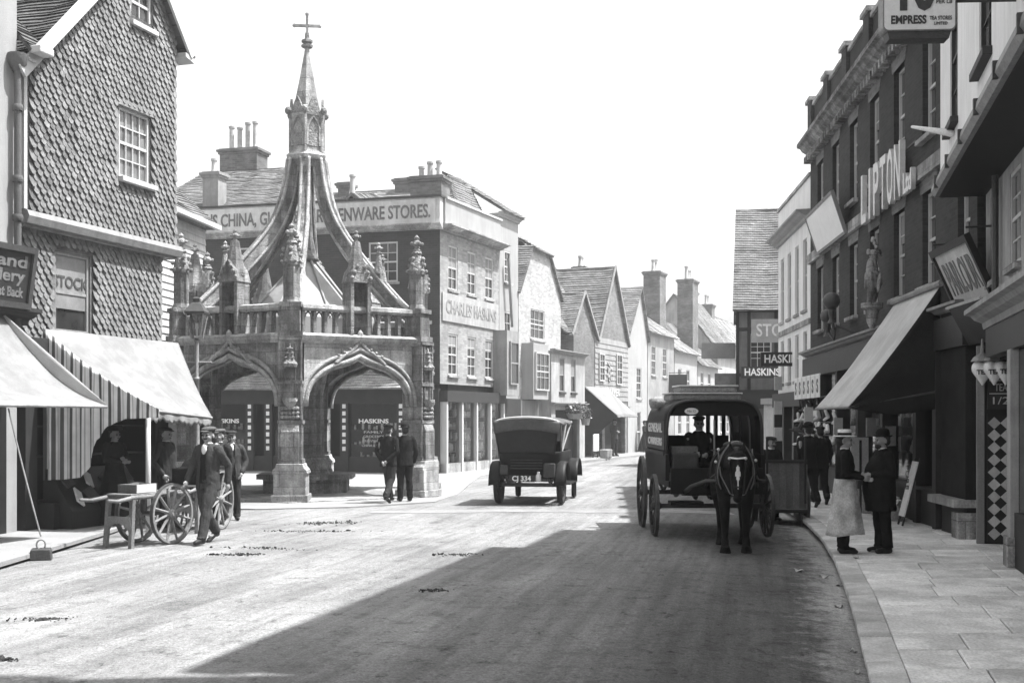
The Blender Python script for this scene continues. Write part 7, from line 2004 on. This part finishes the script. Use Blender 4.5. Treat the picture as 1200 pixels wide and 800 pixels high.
# tonneau body: rounded tub
mb = MB(); rows = []
for z, w, y0, y1 in ((0.55,0.50,0.18,1.9),(0.7,0.58,0.06,1.9),(0.9,0.64,0.0,1.9),(1.08,0.66,-0.03,1.9),(1.14,0.67,-0.04,1.9)):
    pts = [(w,y1),(w,y0+0.3),(w*0.93,y0+0.12),(w*0.72,y0+0.02),(0,y0),(-w*0.72,y0+0.02),(-w*0.93,y0+0.12),(-w,y0+0.3),(-w,y1)]
    rows.append([(x,y,z) for x, y in pts])
vs = [p for r_ in rows for p in r_]; n_ = 9
mb.add(vs,[(j*n_+i,j*n_+i+1,(j+1)*n_+i+1,(j+1)*n_+i) for j in range(len(rows)-1) for i in range(n_-1)]); mb.build('tonneau','coach_paint',car,smooth=True,solid=0.03)
MB().box(-0.5,0.5,0.1,3.1,0.5,0.56).build('chassis','iron',car)
MB().box(-0.55,0.55,0.25,0.6,0.56,0.95).build('rear_seat','leather',car,bevel=0.04); MB().box(-0.55,0.55,1.4,1.7,0.56,0.95).build('front_seat','leather',car,bevel=0.04); MB().box(-0.58,0.58,1.32,1.44,0.9,1.35).build('front_seat_back','leather',car,bevel=0.04)
MB().box(-0.62,0.62,1.95,2.02,0.5,1.15).build('scuttle','coach_paint',car)
mb = MB(); loft(mb,[(0,0,0,0.3,0.26),(0,0.0,0.95,0.27,0.24)],16); o = mb.build('bonnet','coach_paint',car,smooth=False,loc=(0,2.02,0.83),rot=(R(-90),0,0))
MB().box(-0.3,0.3,2.96,3.06,0.55,1.12).build('radiator','gilt',car,bevel=0.03)
MB().tube([(0.35,1.55,1.1),(0.32,1.75,0.85)],0.018,6).build('steering_column','iron',car)
MB().tube([(0.35+0.19*math.cos(a),1.53+0.08*math.sin(a),1.12+0.16*math.sin(a)) for a in [2*PI*i/20 for i in range(20)]],0.014,6,closed=True).build('steering_wheel','leather_brown',car)
# hood: pale-edged roof, dark sagging back curtain
def hroof(u, v):
    x = -0.72+1.44*u; y = -0.10+2.1*v
    return (x, y-0.06*math.sin(PI*u), 1.80+0.07*math.sin(PI*u)**0.6-0.05*(2*u-1)**4-0.04*math.sin(PI*v*2)**2)
MB().grid(hroof,20,16).build('hood_roof','leather_brown',car,smooth=True,solid=0.02)
MB().tube([hroof(i/16,0.0) for i in range(17)],0.03,6).build('hood_edge','canvas_tan',car,smooth=True)
def hback(u, v):
    w = 0.72-0.12*v; x = -w+2*w*u
    return (x, -0.11+0.03*v-0.05*math.sin(PI*u)*(1-v)-0.06*math.sin(PI*v), 1.80-0.68*v+0.05*math.sin(PI*u)*(1-v)-0.02)
MB().grid(hback,20,12).build('back_curtain','leather',car,smooth=True,solid=0.012)
def vmid(u, v): p = hback(u, v*0.33); return (p[0]*1.01, p[1]-0.016, p[2]-0.05*math.sin(PI*u)*v*(-1)-0.03*v)
MB().grid(vmid,20,5).build('back_flap','leather_brown',car,smooth=True,solid=0.01)
for sx in (-1,1):
    MB().tube([(sx*0.66,0.5,1.1),(sx*0.7,0.1,1.75)],0.018,6).build('hood_stick','timber_grey',car); MB().tube([(sx*0.66,0.5,1.1),(sx*0.7,1.0,1.78)],0.018,6).build('hood_stick','timber_grey',car); MB().tube([(sx*0.66,0.5,1.1),(sx*0.7,1.9,1.78)],0.018,6).build('hood_stick','timber_grey',car)
MB().box(-0.58,-0.40,-0.14,0.0,0.66,0.86).build('tool_box','coach_paint_mid',car,bevel=0.02); MB().box(0.36,0.6,-0.14,0.0,0.6,0.9).build('petrol_tin','coach_paint_mid',car,bevel=0.02)
MB().box(-0.4,0.16,-0.06,-0.03,0.50,0.64).build('number_plate','sign_dark',car); text(car,'CJ 334',0.15,'white_paint',(-0.12,-0.064,0.57),bold=0.004)
MB().lathe([(0.05,0),(0.06,0.02),(0.06,0.12),(0.03,0.16),(0.03,0.2)],10,(0.25,-0.1,0.52)).build('tail_lamp','gilt',car,smooth=True)
for z in (0.78,0.84,0.9,0.96): MB().box(-0.36,0.32,-0.06,-0.035,z,z+0.015).build('luggage_slat','coach_paint_mid',car)
# ---- manure and litter on the roadway
def dung(label, x, d, n, rx, ry):
    t = thing('dung_heap', label, 'dung', (x,d,road_z(x,d)), random.uniform(-.2,.2)); mb = MB()
    for _ in range(n*6):
        s_ = random.uniform(0.004,0.012)*(2.2 if random.random() < 0.15 else 1); mb.ell((random.gauss(0,rx*0.6),random.gauss(0,ry*0.6),s_*0.2),(s_*1.7,s_*1.2,s_*0.45),(random.random(),random.random(),random.random()*6),7,5)
    tag(mb.build('clods','dung',t,smooth=True),kind='stuff')
for lb, px, py, n, rx, ry in (('scattered dung nearest the market cross step',385,613,26,0.5,0.25),('dark dung line before the market cross',372,622,24,0.7,0.12),('dung smear in the sunlit roadway left of centre',275,650,22,0.35,0.12),('small dung heap in the sunny foreground',60,725,10,0.25,0.12),('single clod at the left foreground edge',11,773,5,0.06,0.05),('dung trail short of the barrow',310,642,16,0.6,0.12),('crumbled dung in the shaded roadway',510,692,14,0.12,0.1),('thin dung scatter in the sunlit roadway centre',530,650,12,0.25,0.15)):
    d = 1400*CAM_H/(py-490); dung(lb,(px-600)/1400*d,d,n,rx,ry)
mb0 = random.getstate()
for i, (px, py) in enumerate(((966,673),(985,682),(983,706),(1000,757),(1004,782),(1150,643),(1003,662),(936,668))):
    d = 1400*(CAM_H+0.06)/(py-490); x = (px-600)/1400*d
    z_ = (RPAVE_Z+0.006) if x > kerb_x(d) else road_z(x,d)+0.006
    t = MB(); s_ = random.uniform(0.025,0.06)
    t.grid(lambda u, v: ((u-0.5)*s_*2.2,(v-0.5)*s_*1.5,0.012+0.02*math.sin(u*5+i)*math.cos(v*4)),4,4)
    o = t.build('litter_paper','canvas_grey',None,loc=(x,d,z_),rot=(0,0,random.random()*6),solid=0.002)
    tag(o,['scrap of paper in the gutter furthest along','paper scrap by the kerb edge','leafy paper scrap mid gutter','crumpled paper in the near gutter','scrap nearest the viewer in the gutter','pale paper on the doorstep of the tiled lobby','tiny scrap beside the shopkeeper boots','scrap in the shaded road by the horse'][i],'litter','scraps of litter')
# ================================================================ THE AIR
hz_m = bpy.data.materials.new('haze_air'); hz_m.use_nodes = True
hn = hz_m.node_tree.nodes; hn.remove(hn['Principled BSDF'])
pv = hn.new('ShaderNodeVolumePrincipled'); pv.inputs['Color'].default_value = (0.95, 0.95, 0.95, 1); pv.inputs['Density'].default_value = 0.0016; pv.inputs['Anisotropy'].default_value = 0.3
hz_m.node_tree.links.new(pv.outputs[0], hn['Material Output'].inputs['Volume'])
M['haze_air'] = hz_m
tag(MB().box(-155, 155, -65, 225, -1.3, 17.5).build('haze', 'haze_air'), kind='stuff')
bpy.data.scenes.remove(TMP)
